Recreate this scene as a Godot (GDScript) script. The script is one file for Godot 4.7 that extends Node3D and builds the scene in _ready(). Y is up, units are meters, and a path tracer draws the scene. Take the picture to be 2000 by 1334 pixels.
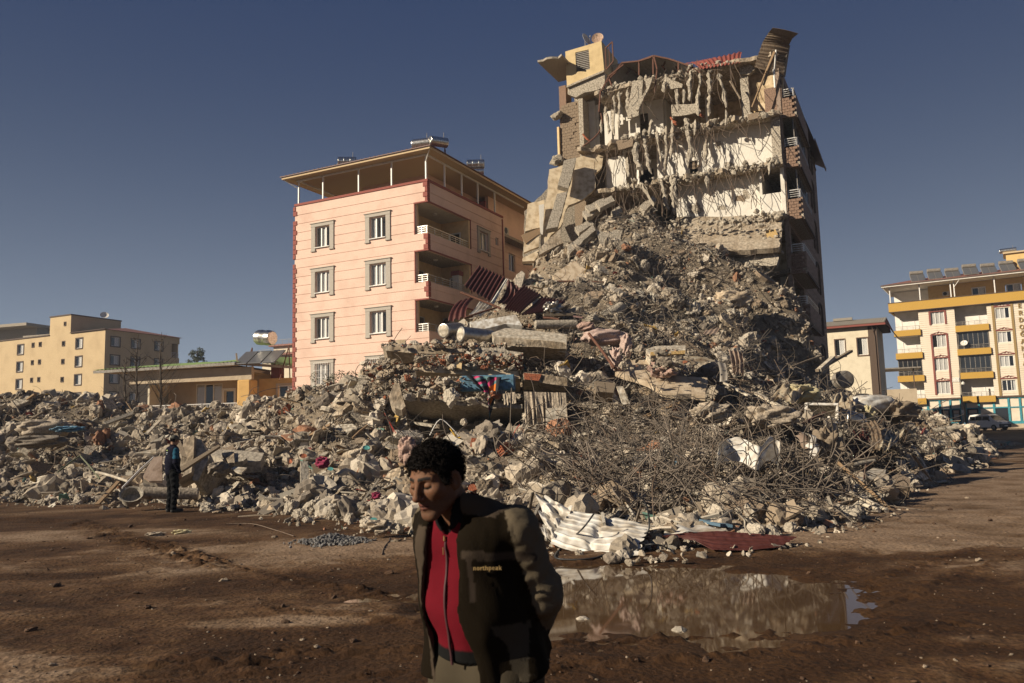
extends Node3D
# A collapsed apartment block behind a rubble heap, neighbouring houses, a muddy street and two people.
# World: camera at x = 0, z = 0, looking towards -z; metres.

const FOCAL := 1556.0 / 1334.0        # focal length in picture heights
const EYE := Vector3(0, 1.6, 0)
const SUN_FROM := Vector3(-0.845, 0.425, 0.335)
const GRID := -0.4645                 # the town's street grid is turned by this angle
var M := {}
var T := {}
var used := {}
var cache := {}
var rng := RandomNumberGenerator.new()
var nz := FastNoiseLite.new()
var nz2 := FastNoiseLite.new()

# ------------------------------------------------------------------ mesh collector
class G:
	var v := PackedVector3Array()
	var n := PackedVector3Array()
	var c := PackedColorArray()
	var i := PackedInt32Array()
	var x := Transform3D.IDENTITY
	var col = null
	func pt(p: Vector3, nn: Vector3) -> int:
		v.append(x * p)
		n.append((x.basis * nn).normalized())
		if col != null: c.append(col)
		return v.size() - 1
	func tri(a: Vector3, b: Vector3, d: Vector3) -> void:      # counter-clockwise seen from outside
		var nn := (b - a).cross(d - a)
		if nn.length_squared() < 1e-16: return
		nn = nn.normalized()
		var k := pt(a, nn); pt(b, nn); pt(d, nn)
		i.append_array([k, k + 2, k + 1])
	func quad(a: Vector3, b: Vector3, d: Vector3, e: Vector3) -> void:
		var nn := (b - a).cross(e - a)
		if nn.length_squared() < 1e-16: nn = (d - b).cross(e - b)
		nn = nn.normalized()
		var k := pt(a, nn); pt(b, nn); pt(d, nn); pt(e, nn)
		i.append_array([k, k + 2, k + 1, k, k + 3, k + 2])
	func box(p: Vector3, s: Vector3, b := Basis.IDENTITY) -> void:
		var q: Array[Vector3] = []
		for k in 8: q.append(p + b * (Vector3(s.x * (0.5 if k & 1 else -0.5), s.y * (0.5 if k & 2 else -0.5), s.z * (0.5 if k & 4 else -0.5))))
		quad(q[0], q[2], q[3], q[1]); quad(q[4], q[5], q[7], q[6]); quad(q[0], q[4], q[6], q[2])
		quad(q[1], q[3], q[7], q[5]); quad(q[0], q[1], q[5], q[4]); quad(q[2], q[6], q[7], q[3])
	func span(x0: float, x1: float, y0: float, y1: float, z0: float, z1: float) -> void:
		box(Vector3((x0 + x1) / 2, (y0 + y1) / 2, (z0 + z1) / 2), Vector3(absf(x1 - x0), absf(y1 - y0), absf(z1 - z0)))
	func cbox(p: Vector3, s: Vector3, ch: float, b := Basis.IDENTITY) -> void:      # box with chamfered edges
		var h := s / 2
		var P := func(sx, sy, sz, ax): return p + b * Vector3(sx * (h.x - (0.0 if ax == 0 else ch)), sy * (h.y - (0.0 if ax == 1 else ch)), sz * (h.z - (0.0 if ax == 2 else ch)))
		for ax in 3:
			for s1 in [-1, 1]:
				var q := []
				for w in [[-1, -1], [1, -1], [1, 1], [-1, 1]]:
					var t := [0, 0, 0]
					t[ax] = s1; t[(ax + 1) % 3] = w[0]; t[(ax + 2) % 3] = w[1]
					q.append(P.call(t[0], t[1], t[2], ax))
				if s1 > 0: quad(q[0], q[1], q[2], q[3])
				else: quad(q[0], q[3], q[2], q[1])
				for s2 in [-1, 1]:
					var a1: int = (ax + 1) % 3
					var e := []
					for w in [-1, 1]:
						var t := [0, 0, 0]
						t[ax] = s1; t[a1] = s2; t[(ax + 2) % 3] = w
						e.append(P.call(t[0], t[1], t[2], ax)); e.append(P.call(t[0], t[1], t[2], a1))
					if s1 * s2 > 0: quad(e[0], e[1], e[3], e[2])
					else: quad(e[0], e[2], e[3], e[1])
		for k in 8:
			var t := [1 if k & 1 else -1, 1 if k & 2 else -1, 1 if k & 4 else -1]
			var a0 = P.call(t[0], t[1], t[2], 0); var a1 = P.call(t[0], t[1], t[2], 1); var a2 = P.call(t[0], t[1], t[2], 2)
			if t[0] * t[1] * t[2] > 0: tri(a0, a1, a2)
			else: tri(a0, a2, a1)
	func bar(a: Vector3, b: Vector3, w: float, d := 0.0) -> void:      # square bar from a to b
		var dir := b - a
		var l := dir.length()
		if l < 1e-4: return
		var up := Vector3.UP if absf(dir.normalized().y) < 0.95 else Vector3.RIGHT
		var xx := up.cross(dir).normalized()
		var yy := dir.cross(xx).normalized()
		box((a + b) / 2, Vector3(w, d if d > 0 else w, l), Basis(xx, yy, dir / l))
	func tube(p: Array, r, k := 6, caps := true) -> void:             # smooth tube along points, r a number or an array
		var m := p.size()
		var prev := Vector3.ZERO
		var first := v.size()
		for a in m:
			var dir: Vector3 = (p[mini(a + 1, m - 1)] - p[maxi(a - 1, 0)]).normalized()
			var s := prev - dir * prev.dot(dir)
			if s.length() < 0.1:
				s = dir.cross(Vector3.UP if absf(dir.y) < 0.9 else Vector3.RIGHT)
			s = s.normalized(); prev = s
			var t := dir.cross(s)
			var rr: float = r[a] if r is Array else r
			for b in k:
				var o := s * cos(TAU * b / k) + t * sin(TAU * b / k)
				pt(p[a] + o * rr, o)
		for a in m - 1:
			for b in k:
				var q0 := first + a * k + b; var q1 := first + a * k + (b + 1) % k
				i.append_array([q0, q0 + k, q1, q1, q0 + k, q1 + k])
		if caps:
			for e in [0, m - 1]:
				var dir: Vector3 = (p[0] - p[1]).normalized() if e == 0 else (p[m - 1] - p[m - 2]).normalized()
				var f0 := v.size()
				for b in k:
					v.append(v[first + e * k + b]); n.append((x.basis * dir).normalized())
					if col != null: c.append(col)
				for b in range(1, k - 1):
					if e == 0: i.append_array([f0, f0 + b, f0 + b + 1])
					else: i.append_array([f0, f0 + b + 1, f0 + b])
	func sheet(w: int, h: int, f: Callable, thick := 0.0, cf = null) -> void:   # smooth grid of f(s, t), s and t 0..1; thick adds a back and edges
		var P := PackedVector3Array(); P.resize((w + 1) * (h + 1))
		for b in h + 1:
			for a in w + 1: P[b * (w + 1) + a] = f.call(float(a) / w, float(b) / h)
		var N := PackedVector3Array(); N.resize(P.size())
		for b in h + 1:
			for a in w + 1:
				var dx := P[b * (w + 1) + mini(a + 1, w)] - P[b * (w + 1) + maxi(a - 1, 0)]
				var dy := P[mini(b + 1, h) * (w + 1) + a] - P[maxi(b - 1, 0) * (w + 1) + a]
				N[b * (w + 1) + a] = dx.cross(dy).normalized()
		for side in (2 if thick > 0 else 1):
			var k0 := v.size()
			for q in P.size():
				var nn := N[q] if side == 0 else -N[q]
				if cf != null: col = cf.call(float(q % (w + 1)) / w, float(q / (w + 1)) / h, P[q])
				pt(P[q] + (Vector3.ZERO if side == 0 else -N[q] * thick), nn)
			for b in h:
				for a in w:
					var q := k0 + b * (w + 1) + a
					if side == 0: i.append_array([q, q + w + 1, q + 1, q + 1, q + w + 1, q + w + 2])
					else: i.append_array([q, q + 1, q + w + 1, q + 1, q + w + 2, q + w + 1])
		if thick > 0:
			for a in w:
				quad(P[a], P[a] - N[a] * thick, P[a + 1] - N[a + 1] * thick, P[a + 1])
				var q := h * (w + 1) + a
				quad(P[q + 1], P[q + 1] - N[q + 1] * thick, P[q] - N[q] * thick, P[q])
			for b in h:
				var q := b * (w + 1); var q2 := q + w + 1
				quad(P[q2], P[q2] - N[q2] * thick, P[q] - N[q] * thick, P[q])
				q += w; q2 += w
				quad(P[q], P[q] - N[q] * thick, P[q2] - N[q2] * thick, P[q2])
	func prism(poly: PackedVector2Array, z0: float, z1: float) -> void:      # polygon (counter-clockwise) in xy, extruded along z
		var ids := Geometry2D.triangulate_polygon(poly)
		for k in range(0, ids.size(), 3):
			var a := poly[ids[k]]; var b := poly[ids[k + 1]]; var d := poly[ids[k + 2]]
			if (b - a).cross(d - a) < 0: var t := b; b = d; d = t
			tri(Vector3(a.x, a.y, z1), Vector3(b.x, b.y, z1), Vector3(d.x, d.y, z1))
			tri(Vector3(a.x, a.y, z0), Vector3(d.x, d.y, z0), Vector3(b.x, b.y, z0))
		for k in poly.size():
			var a := poly[k]; var b := poly[(k + 1) % poly.size()]
			quad(Vector3(a.x, a.y, z0), Vector3(b.x, b.y, z0), Vector3(b.x, b.y, z1), Vector3(a.x, a.y, z1))
	func lathe(prof: Array, k := 20, axis := Vector3.UP, at := Vector3.ZERO) -> void:   # prof: [radius, height]
		var zz := axis.normalized()
		var xx := zz.cross(Vector3.RIGHT if absf(zz.x) < 0.9 else Vector3.UP).normalized()
		var yy := zz.cross(xx)
		for a in prof.size() - 1:
			for b in k:
				var o0 := xx * cos(TAU * b / k) + yy * sin(TAU * b / k)
				var o1 := xx * cos(TAU * (b + 1) / k) + yy * sin(TAU * (b + 1) / k)
				var dr: float = prof[a + 1][0] - prof[a][0]; var dh: float = prof[a + 1][1] - prof[a][1]
				var n0 := (o0 * dh - zz * dr).normalized(); var n1 := (o1 * dh - zz * dr).normalized()
				var q := pt(at + o0 * prof[a][0] + zz * prof[a][1], n0)
				pt(at + o1 * prof[a][0] + zz * prof[a][1], n1)
				pt(at + o1 * prof[a + 1][0] + zz * prof[a + 1][1], n1)
				pt(at + o0 * prof[a + 1][0] + zz * prof[a + 1][1], n0)
				i.append_array([q, q + 2, q + 1, q, q + 3, q + 2])
	func done() -> ArrayMesh:
		var a := []
		a.resize(Mesh.ARRAY_MAX)
		a[Mesh.ARRAY_VERTEX] = v; a[Mesh.ARRAY_NORMAL] = n; a[Mesh.ARRAY_INDEX] = i
		if c.size() == v.size() and c.size() > 0: a[Mesh.ARRAY_COLOR] = c
		var m := ArrayMesh.new()
		if v.size() > 0: m.add_surface_from_arrays(Mesh.PRIMITIVE_TRIANGLES, a)
		return m

# ------------------------------------------------------------------ nodes
func numbered(s: String) -> String:
	if not used.has(s):
		used[s] = 0
		return s
	used[s] += 1
	return "%s_%03d" % [s, used[s]]

func tag(o: Node3D, label: String, category: String, group := "", kind := "") -> Node3D:
	if label: o.set_meta("label", label)
	if category: o.set_meta("category", category)
	if group: o.set_meta("group", group)
	o.set_meta("kind", kind if kind else "thing")
	return o

func thing(called: String, label: String, category: String, at := Vector3.ZERO, turn := 0.0, group := "") -> Node3D:
	var o := Node3D.new()
	o.name = numbered(called)
	add_child(o)
	o.position = at; o.rotation.y = turn
	tag(o, label, category, group)
	return o

func obj(called: String, g, m, parent = null) -> MeshInstance3D:
	var o := MeshInstance3D.new()
	o.mesh = g.done() if g is G else g
	o.material_override = M[m] if m is String else m
	if parent == null:
		o.name = numbered(called)
		add_child(o)
	else:
		o.name = called
		parent.add_child(o, true)
	return o

func structure(called: String, g, m) -> MeshInstance3D:
	var o := obj(called, g, m)
	o.set_meta("kind", "structure")
	return o

func lin(r: float, g: float, b: float, a := 1.0) -> Color:
	var c := Color(r, g, b).linear_to_srgb()
	c.a = a
	return c

func ramp(stops: Array) -> Gradient:
	var g := Gradient.new()
	var o := PackedFloat32Array(); var c := PackedColorArray()
	for s in stops:
		o.append(s[0]); c.append(Color(s[1], s[1], s[1]) if s.size() == 2 else Color(s[1], s[2], s[3]))
	g.offsets = o; g.colors = c
	return g

func noise_tex(seed_: int, freq: float, oct: int, stops, type := FastNoiseLite.TYPE_SIMPLEX_SMOOTH, size := 512, bump := 0.0) -> NoiseTexture2D:
	var f := FastNoiseLite.new()
	f.seed = seed_; f.frequency = freq; f.fractal_octaves = oct; f.noise_type = type
	var t := NoiseTexture2D.new()
	t.width = size; t.height = size; t.seamless = true; t.noise = f
	if bump > 0:
		t.as_normal_map = true; t.bump_strength = bump
	elif stops: t.color_ramp = ramp(stops)
	return t

func mat(called: String, c: Color, rough := 0.9, tex := "", scale := 1.0, bump := "", bump_amount := 1.0, world := false, tex2 := "", scale2 := 0.2) -> StandardMaterial3D:
	var m := StandardMaterial3D.new()
	m.resource_name = called
	m.albedo_color = c; m.roughness = rough
	if tex or bump:
		m.uv1_triplanar = true; m.uv1_world_triplanar = world
		m.uv1_scale = Vector3.ONE * scale
		if tex: m.albedo_texture = T[tex]
		if bump:
			m.normal_enabled = true; m.normal_texture = T[bump]; m.normal_scale = bump_amount
	if tex2:
		m.detail_enabled = true; m.detail_albedo = T[tex2]; m.detail_blend_mode = BaseMaterial3D.BLEND_MODE_MUL
		m.detail_uv_layer = BaseMaterial3D.DETAIL_UV_2
		m.uv2_triplanar = true; m.uv2_world_triplanar = world; m.uv2_scale = Vector3.ONE * scale2
	M[called] = m
	return m

func make_materials() -> void:
	T.grain = noise_tex(1, 0.06, 5, [[0.0, 0.62], [0.5, 0.86], [1.0, 1.0]])
	T.fine = noise_tex(2, 0.03, 5, [[0.0, 0.90], [1.0, 1.0]])
	T.stain = noise_tex(3, 0.012, 5, [[0.0, 0.70, 0.66, 0.60], [0.42, 0.92, 0.90, 0.88], [0.6, 1.0, 1.0, 1.0]])
	T.soft = noise_tex(13, 0.01, 4, [[0.0, 0.92, 0.91, 0.90], [0.5, 0.98, 0.978, 0.975], [1.0, 1.0, 1.0, 1.0]])
	T.rubble = noise_tex(4, 0.035, 6, [[0.0, 0.55, 0.53, 0.50], [0.45, 0.82, 0.80, 0.77], [0.7, 1.0, 0.98, 0.95], [1.0, 0.92, 0.86, 0.79]])
	T.bump = noise_tex(5, 0.05, 5, null, FastNoiseLite.TYPE_SIMPLEX_SMOOTH, 512, 6.0)
	T.cell = noise_tex(6, 0.05, 3, null, FastNoiseLite.TYPE_CELLULAR, 512, 5.0)
	T.rust = noise_tex(7, 0.02, 5, [[0.0, 0.55, 0.40, 0.30], [0.5, 0.9, 0.85, 0.8], [1.0, 1.0, 1.0, 1.0]])
	T.weave = noise_tex(8, 0.25, 2, [[0.0, 0.7], [1.0, 1.0]])
	T.grey = noise_tex(9, 0.03, 4, [[0.0, 0.55], [1.0, 1.0]])
	mat("concrete", lin(0.46, 0.42, 0.36), 0.95, "rubble", 0.45, "bump", 0.55)
	mat("concrete_pale", lin(0.60, 0.55, 0.475), 0.95, "rubble", 0.4, "bump", 0.8)
	mat("slab", lin(0.50, 0.44, 0.36), 0.95, "rubble", 0.3, "bump", 0.55, false, "stain", 0.15)
	mat("plaster", lin(0.66, 0.62, 0.55), 0.9, "soft", 0.25, "bump", 0.2)
	mat("plaster_cream", lin(0.62, 0.50, 0.33), 0.92, "stain", 0.3, "bump", 0.3, false, "stain", 0.07)
	mat("hut_yellow", lin(0.60, 0.46, 0.25), 0.92, "soft", 0.35, "bump", 0.4, false, "soft", 0.12)
	mat("brick_dust", lin(0.30, 0.235, 0.175), 0.95, "rubble", 0.9, "bump", 0.8)
	mat("brick_red", lin(0.40, 0.13, 0.065), 0.92, "rubble", 0.9, "bump", 0.8)
	mat("brick_brown", lin(0.30, 0.20, 0.15), 0.92, "rubble", 0.9, "bump", 0.6)
	mat("tile_brown", lin(0.27, 0.20, 0.155), 0.85, "stain", 0.5, "bump", 0.3)
	mat("steel", lin(0.17, 0.135, 0.105), 0.8, "rust", 2.0)
	mat("rust", lin(0.15, 0.07, 0.045), 0.85, "rust", 1.5)
	mat("maroon_metal", lin(0.11, 0.032, 0.027), 0.6, "rust", 0.8, "bump", 0.15)
	mat("red_roof", lin(0.27, 0.075, 0.055), 0.6, "rust", 0.5, "bump", 0.15)
	mat("white_metal", lin(0.66, 0.645, 0.60), 0.5, "stain", 0.7, "bump", 0.1, false, "stain", 0.4)
	mat("grey_metal", lin(0.24, 0.215, 0.185), 0.55, "stain", 0.6, "bump", 0.2)
	mat("timber", lin(0.34, 0.22, 0.12), 0.85, "grain", 1.5, "bump", 0.4)
	mat("timber_old", lin(0.28, 0.215, 0.15), 0.9, "grain", 1.2, "bump", 0.5)
	mat("board_white", lin(0.68, 0.64, 0.56), 0.75, "stain", 0.8, "bump", 0.2, false, "rubble", 0.3)
	mat("board_grey", lin(0.40, 0.37, 0.32), 0.85, "rubble", 0.8, "bump", 0.4)
	mat("soil", lin(0.205, 0.155, 0.105), 1.0, "rubble", 0.7, "bump", 1.3, true)
	mat("rubble_base", lin(0.33, 0.29, 0.24), 1.0, "rubble", 0.8, "cell", 1.5, true, "rubble", 0.11)
	mat("chrome", lin(0.70, 0.68, 0.64), 0.28, "stain", 1.0, "bump", 0.12).metallic = 1.0
	mat("white_paint", lin(0.74, 0.71, 0.65), 0.5, "stain", 0.8)
	mat("black", lin(0.02, 0.02, 0.022), 0.5)
	mat("rubber", lin(0.025, 0.025, 0.025), 0.85, "grain", 2.0)
	# pink block
	mat("pink", lin(0.80, 0.565, 0.455), 0.9, "fine", 0.6, "bump", 0.18, false, "soft", 0.11)
	mat("pink_side", lin(0.80, 0.565, 0.455), 0.9, "fine", 0.6, "bump", 0.18, false, "soft", 0.11)
	mat("brick_rose", lin(0.36, 0.10, 0.075), 0.85, "grain", 1.5, "bump", 0.4)
	mat("groove", lin(0.30, 0.20, 0.16), 0.95)
	mat("surround", lin(0.40, 0.36, 0.31), 0.85, "soft", 1.0, "bump", 0.2)
	mat("pvc", lin(0.74, 0.72, 0.68), 0.45, "soft", 1.2)
	mat("curtain", lin(0.78, 0.76, 0.72), 0.95, "fine", 2.0)
	mat("curtain_tan", lin(0.45, 0.34, 0.24), 0.95, "fine", 2.0)
	mat("cream_wall", lin(0.72, 0.52, 0.28), 0.9, "soft", 0.4, "bump", 0.15)
	mat("soffit", lin(0.56, 0.42, 0.25), 0.85, "fine", 0.8)
	mat("ceiling_paint", lin(0.62, 0.57, 0.48), 0.9, "soft", 0.3)
	var gl := mat("glass", lin(0.03, 0.035, 0.04, 0.12), 0.04)
	gl.transparency = BaseMaterial3D.TRANSPARENCY_ALPHA
	var dg := mat("glass_dark", lin(0.02, 0.022, 0.026), 0.06)
	dg.metallic_specular = 0.6
	# yellow blocks
	mat("yellow_wall", lin(0.60, 0.45, 0.26), 0.92, "fine", 0.3, "bump", 0.2, false, "soft", 0.06)
	mat("brown_trim", lin(0.13, 0.085, 0.06), 0.85, "grain", 1.0)
	mat("roof_rose", lin(0.30, 0.14, 0.115), 0.7, "rust", 0.3)
	mat("siding", lin(0.66, 0.57, 0.455), 0.8, "soft", 0.15, "bump", 0.1)
	mat("ochre_band", lin(0.62, 0.36, 0.055), 0.75, "grain", 0.8, "bump", 0.15)
	mat("niche_white", lin(0.72, 0.68, 0.62), 0.9, "soft", 0.2)
	mat("red_trim", lin(0.30, 0.085, 0.065), 0.8, "grain", 1.0)
	mat("gold_trim", lin(0.36, 0.235, 0.085), 0.75, "grain", 1.0)
	mat("teal", lin(0.035, 0.26, 0.33), 0.55, "stain", 1.0)
	mat("poster", lin(0.55, 0.42, 0.34), 0.7, "rubble", 1.6)
	mat("green_roof", lin(0.26, 0.37, 0.14), 0.6, "soft", 0.15, "bump", 0.1)
	mat("ochre_wall", lin(0.60, 0.37, 0.13), 0.9, "soft", 0.3, "bump", 0.2)
	mat("tan_wall", lin(0.47, 0.38, 0.27), 0.92, "soft", 0.2, "bump", 0.2)
	mat("roof_tile_grey", lin(0.34, 0.30, 0.25), 0.85, "grain", 0.8)
	mat("house_cream", lin(0.66, 0.58, 0.44), 0.92, "soft", 0.2, "bump", 0.2)
	mat("solar", lin(0.03, 0.035, 0.045), 0.15).metallic_specular = 0.6
	mat("asphalt", lin(0.20, 0.155, 0.115), 0.95, "rubble", 0.4, "bump", 0.6, true)
	mat("bark", lin(0.10, 0.075, 0.055), 0.95, "grain", 3.0, "bump", 1.0)
	var lf := mat("leaf", lin(0.05, 0.06, 0.035), 0.8)
	lf.backlight_enabled = true; lf.backlight = Color(0.15, 0.17, 0.08)
	mat("panel_grey", lin(0.10, 0.10, 0.105), 0.35, "soft", 0.5)
	mat("house_trim", lin(0.16, 0.10, 0.07), 0.8)
	mat("ochre_pale", lin(0.62, 0.42, 0.17), 0.9, "soft", 0.4)
	mat("poster_pale", lin(0.62, 0.60, 0.55), 0.6, "grain", 3.0)
	mat("leaf_dusty", lin(0.11, 0.115, 0.07), 0.95)
	mat("car_white", lin(0.72, 0.70, 0.66), 0.3, "soft", 0.6)
	mat("rust_white", lin(0.50, 0.38, 0.30), 0.7, "rust", 0.9)
	mat("sheet_brown", lin(0.20, 0.165, 0.125), 0.6, "rust", 0.8, "bump", 0.15)
	mat("cream_panel", lin(0.66, 0.55, 0.39), 0.93, "soft", 0.5, "bump", 0.35, false, "stain", 0.3)
	mat("slab_smooth", lin(0.54, 0.44, 0.32), 0.93, "soft", 0.5, "bump", 0.4, false, "stain", 0.35)
	mat("olive_metal", lin(0.48, 0.46, 0.38), 0.6, "stain", 0.5, "bump", 0.2, false, "rust", 0.5)
	mat("grey_cloth", lin(0.24, 0.21, 0.18), 0.95, "rubble", 0.9, "bump", 0.5)
	mat("foam_pale", lin(0.64, 0.55, 0.33), 1.0, "grain", 2.0, "bump", 1.0)
	mat("chrome_dirty", lin(0.42, 0.40, 0.37), 0.36, "stain", 0.9, "bump", 0.2).metallic = 0.85
	mat("cloth_tinted", Color.WHITE, 0.95, "fine", 3.0).vertex_color_use_as_albedo = true
	# people
	var sk := mat("skin", Color.WHITE, 0.66, "grain", 14.0, "bump", 0.35)
	sk.metallic_specular = 0.32; sk.vertex_color_use_as_albedo = true; sk.subsurf_scatter_enabled = true; sk.subsurf_scatter_strength = 0.08
	mat("skin_plain", lin(0.28, 0.15, 0.09), 0.6)
	mat("hair", lin(0.007, 0.0055, 0.005), 0.85)
	mat("wool_tinted", Color.WHITE, 0.92, "weave", 9.0, "bump", 0.5).vertex_color_use_as_albedo = true
	mat("cloth_black", lin(0.012, 0.012, 0.013), 0.9, "weave", 6.0)
	mat("trouser_olive", lin(0.075, 0.060, 0.040), 0.9, "weave", 6.0, "bump", 0.3)
	mat("zip_dark", lin(0.05, 0.012, 0.014), 0.6)
	mat("brass", lin(0.60, 0.40, 0.18), 0.3).metallic = 1.0
	mat("cap_grey", lin(0.10, 0.095, 0.08), 0.9, "weave", 5.0)
	mat("print_green", lin(0.22, 0.28, 0.08), 0.8)
	mat("print_pale", lin(0.20, 0.22, 0.25), 0.8)
	for k in ["wool_tinted", "hair", "cloth_black", "trouser_olive"]: M[k].metallic_specular = 0.18
	# things in the heap
	mat("blue_paint", lin(0.10, 0.22, 0.33), 0.6, "stain", 0.9)
	mat("pink_cloth", lin(0.47, 0.33, 0.29), 0.95, "rubble", 0.8, "weave", 0.0)
	mat("floral_cloth", lin(0.56, 0.47, 0.46), 0.95, "rust", 2.4)
	mat("white_cloth", lin(0.46, 0.40, 0.33), 0.95, "rubble", 0.7, "bump", 0.6)
	mat("yellow_hose", lin(0.62, 0.36, 0.03), 0.6)
	mat("red_cable", lin(0.42, 0.06, 0.04), 0.6)
	mat("magenta_cloth", lin(0.32, 0.03, 0.09), 0.95, "grain", 3.0)
	mat("teal_plastic", lin(0.10, 0.33, 0.30), 0.6)
	mat("maroon_fabric", lin(0.13, 0.025, 0.035), 0.9, "grain", 2.0)
	mat("foam_yellow", lin(0.62, 0.44, 0.20), 1.0, "rubble", 1.2, "bump", 1.2)
	var vc := mat("tinted", Color.WHITE, 0.95, "rubble", 1.3, "bump", 1.0)
	vc.vertex_color_use_as_albedo = true
	var vw := mat("tinted_plain", Color.WHITE, 0.95)
	vw.vertex_color_use_as_albedo = true
	mat("gravel_grey", lin(0.22, 0.22, 0.225), 0.95, "grain", 2.0)
	var w := mat("water", lin(0.085, 0.048, 0.022), 0.035)
	w.metallic_specular = 0.62
	var gm := mat("ground_mud", Color.WHITE, 0.93, "ground_grain", 0.55, "ground_bump", 1.0, true, "ground_stain", 0.09) if T.has("ground_grain") else null
	T.ground_grain = noise_tex(11, 0.035, 6, [[0.0, 0.55, 0.52, 0.5], [0.45, 0.88, 0.88, 0.88], [1.0, 1.0, 1.0, 1.0]], FastNoiseLite.TYPE_SIMPLEX_SMOOTH, 1024)
	T.ground_bump = noise_tex(12, 0.04, 6, null, FastNoiseLite.TYPE_SIMPLEX_SMOOTH, 1024, 9.0)
	gm = mat("ground_mud", Color.WHITE, 0.9, "ground_grain", 0.37, "ground_bump", 0.45, true, "stain", 0.13)
	gm.vertex_color_use_as_albedo = true
	gm.metallic_specular = 0.3

# ------------------------------------------------------------------ camera, sky, sun
func make_view() -> void:
	var cam := Camera3D.new()
	cam.fov = rad_to_deg(2.0 * atan(0.5 / FOCAL))
	cam.near = 0.05; cam.far = 4000.0
	cam.transform = Transform3D(Basis(Vector3.RIGHT, atan(178.0 / 1556.0)) * Basis(Vector3.BACK, -0.025), EYE)
	var lens := CameraAttributesPhysical.new()      # 28 mm lens focused on the ruin
	lens.frustum_focal_length = 28.0; lens.frustum_focus_distance = 26.0; lens.exposure_aperture = 8.0
	lens.frustum_near = 0.05; lens.frustum_far = 4000.0
	cam.attributes = lens
	add_child(cam)
	cam.current = true
	var e := Environment.new()
	e.background_mode = Environment.BG_SKY
	var sm := ProceduralSkyMaterial.new()
	sm.sky_top_color = Color(0.143, 0.20, 0.318)
	sm.sky_horizon_color = Color(0.56, 0.605, 0.65)
	sm.sky_curve = 0.12
	sm.ground_horizon_color = Color(0.45, 0.42, 0.38)
	sm.ground_bottom_color = Color(0.25, 0.19, 0.14)
	sm.sun_angle_max = 0.0
	var sky := Sky.new()
	sky.sky_material = sm
	e.sky = sky
	e.tonemap_mode = Environment.TONE_MAPPER_LINEAR
	e.tonemap_exposure = 1.4
	e.sdfgi_enabled = true; e.ssao_enabled = true; e.ssil_enabled = true
	e.fog_enabled = true
	e.fog_density = 0.0004
	e.fog_light_color = Color(0.62, 0.66, 0.72)
	var we := WorldEnvironment.new()
	we.environment = e
	add_child(we)
	var sun := DirectionalLight3D.new()
	sun.light_energy = 1.6
	sun.light_color = Color(1.0, 0.945, 0.85)
	sun.light_angular_distance = 0.53
	sun.shadow_enabled = true
	add_child(sun)
	sun.look_at_from_position(SUN_FROM * 50.0, Vector3.ZERO)

# ------------------------------------------------------------------ shape of the land
var HP := PackedVector3Array()      # known points of the heap's surface
func heap(x: float, z: float) -> float:
	var s := 0.0; var t := 0.0
	for p in HP:
		var dx := p.x - x; var dz := (p.z - z) * 0.9
		var w := 1.0 / (dx * dx + dz * dz + 0.35)
		w = w * w
		s += w; t += w * p.y
	# nothing lies before the front line of the heap
	var f := 22.0
	for k in FRONT.size() - 1:
		if x >= FRONT[k][0] and x <= FRONT[k + 1][0]: f = lerpf(FRONT[k][1], FRONT[k + 1][1], (x - FRONT[k][0]) / (FRONT[k + 1][0] - FRONT[k][0]))
	return (t / s + 0.12) * smoothstep(f - 0.6, f + 0.5, -z) - 0.12
const FRONT := [[-40.0, 22.0], [-14.8, 22.6], [-10.4, 19.8], [-7.3, 19.0], [-4.7, 16.1], [-1.7, 12.3], [0.4, 10.9], [1.6, 10.0], [2.7, 10.4], [3.9, 11.2], [5.0, 12.3], [6.6, 14.4], [8.6, 18.0], [13.3, 24.8], [18.9, 32.2], [27.0, 46.0], [40.0, 60.0]]

var HG := PackedFloat32Array()      # the same on a grid, for speed
const HX := -34.0
const HZ := -62.0
const HS := 0.5
const HW := 144
const HH := 110
func make_heap_grid() -> void:
	HG.resize(HW * HH)
	for b in HH:
		for a in HW: HG[b * HW + a] = heap(HX + a * HS, HZ + b * HS)

func hh(x: float, z: float) -> float:       # smooth height of the heap
	var fx := clampf((x - HX) / HS, 0, HW - 1.001); var fz := clampf((z - HZ) / HS, 0, HH - 1.001)
	var a := int(fx); var b := int(fz)
	fx -= a; fz -= b
	var k := b * HW + a
	return lerpf(lerpf(HG[k], HG[k + 1], fx), lerpf(HG[k + HW], HG[k + HW + 1], fx), fz)

func hr(x: float, z: float) -> float:       # with lumps
	var h := hh(x, z)
	var k := smoothstep(-0.05, 0.9, h)
	return h - 0.05 + k * (-0.28 + nz.get_noise_2d(x * 9.0, z * 9.0) * 0.42 + nz.get_noise_2d(x * 30.0 + 70.0, z * 30.0) * 0.22)

func hn(x: float, z: float) -> Vector3:
	return Vector3(hh(x - 0.4, z) - hh(x + 0.4, z), 0.8, hh(x, z - 0.4) - hh(x, z + 0.4)).normalized()

var cam_basis := Basis(Vector3.RIGHT, atan(178.0 / 1556.0)) * Basis(Vector3.BACK, -0.025)
func at(px: float, py: float, depth: float) -> Vector3:      # the point of the place that lies that many metres ahead along a line of sight of the survey photograph
	var r := cam_basis * Vector3((px - 1000.0) / 1556.0, (667.0 - py) / 1556.0, -1.0)
	return EYE + r * (depth / -r.z)

func on_heap(px: float, py: float, lo := 7.0, hi := 60.0) -> Vector3:       # first point of the heap or the ground on that line
	var d := lo
	while d < hi:
		var p := at(px, py, d)
		if p.y < maxf(hr(p.x, p.z), rise(p.x, p.z)): return p
		d += 0.06 + d * 0.002
	return at(px, py, hi)

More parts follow.
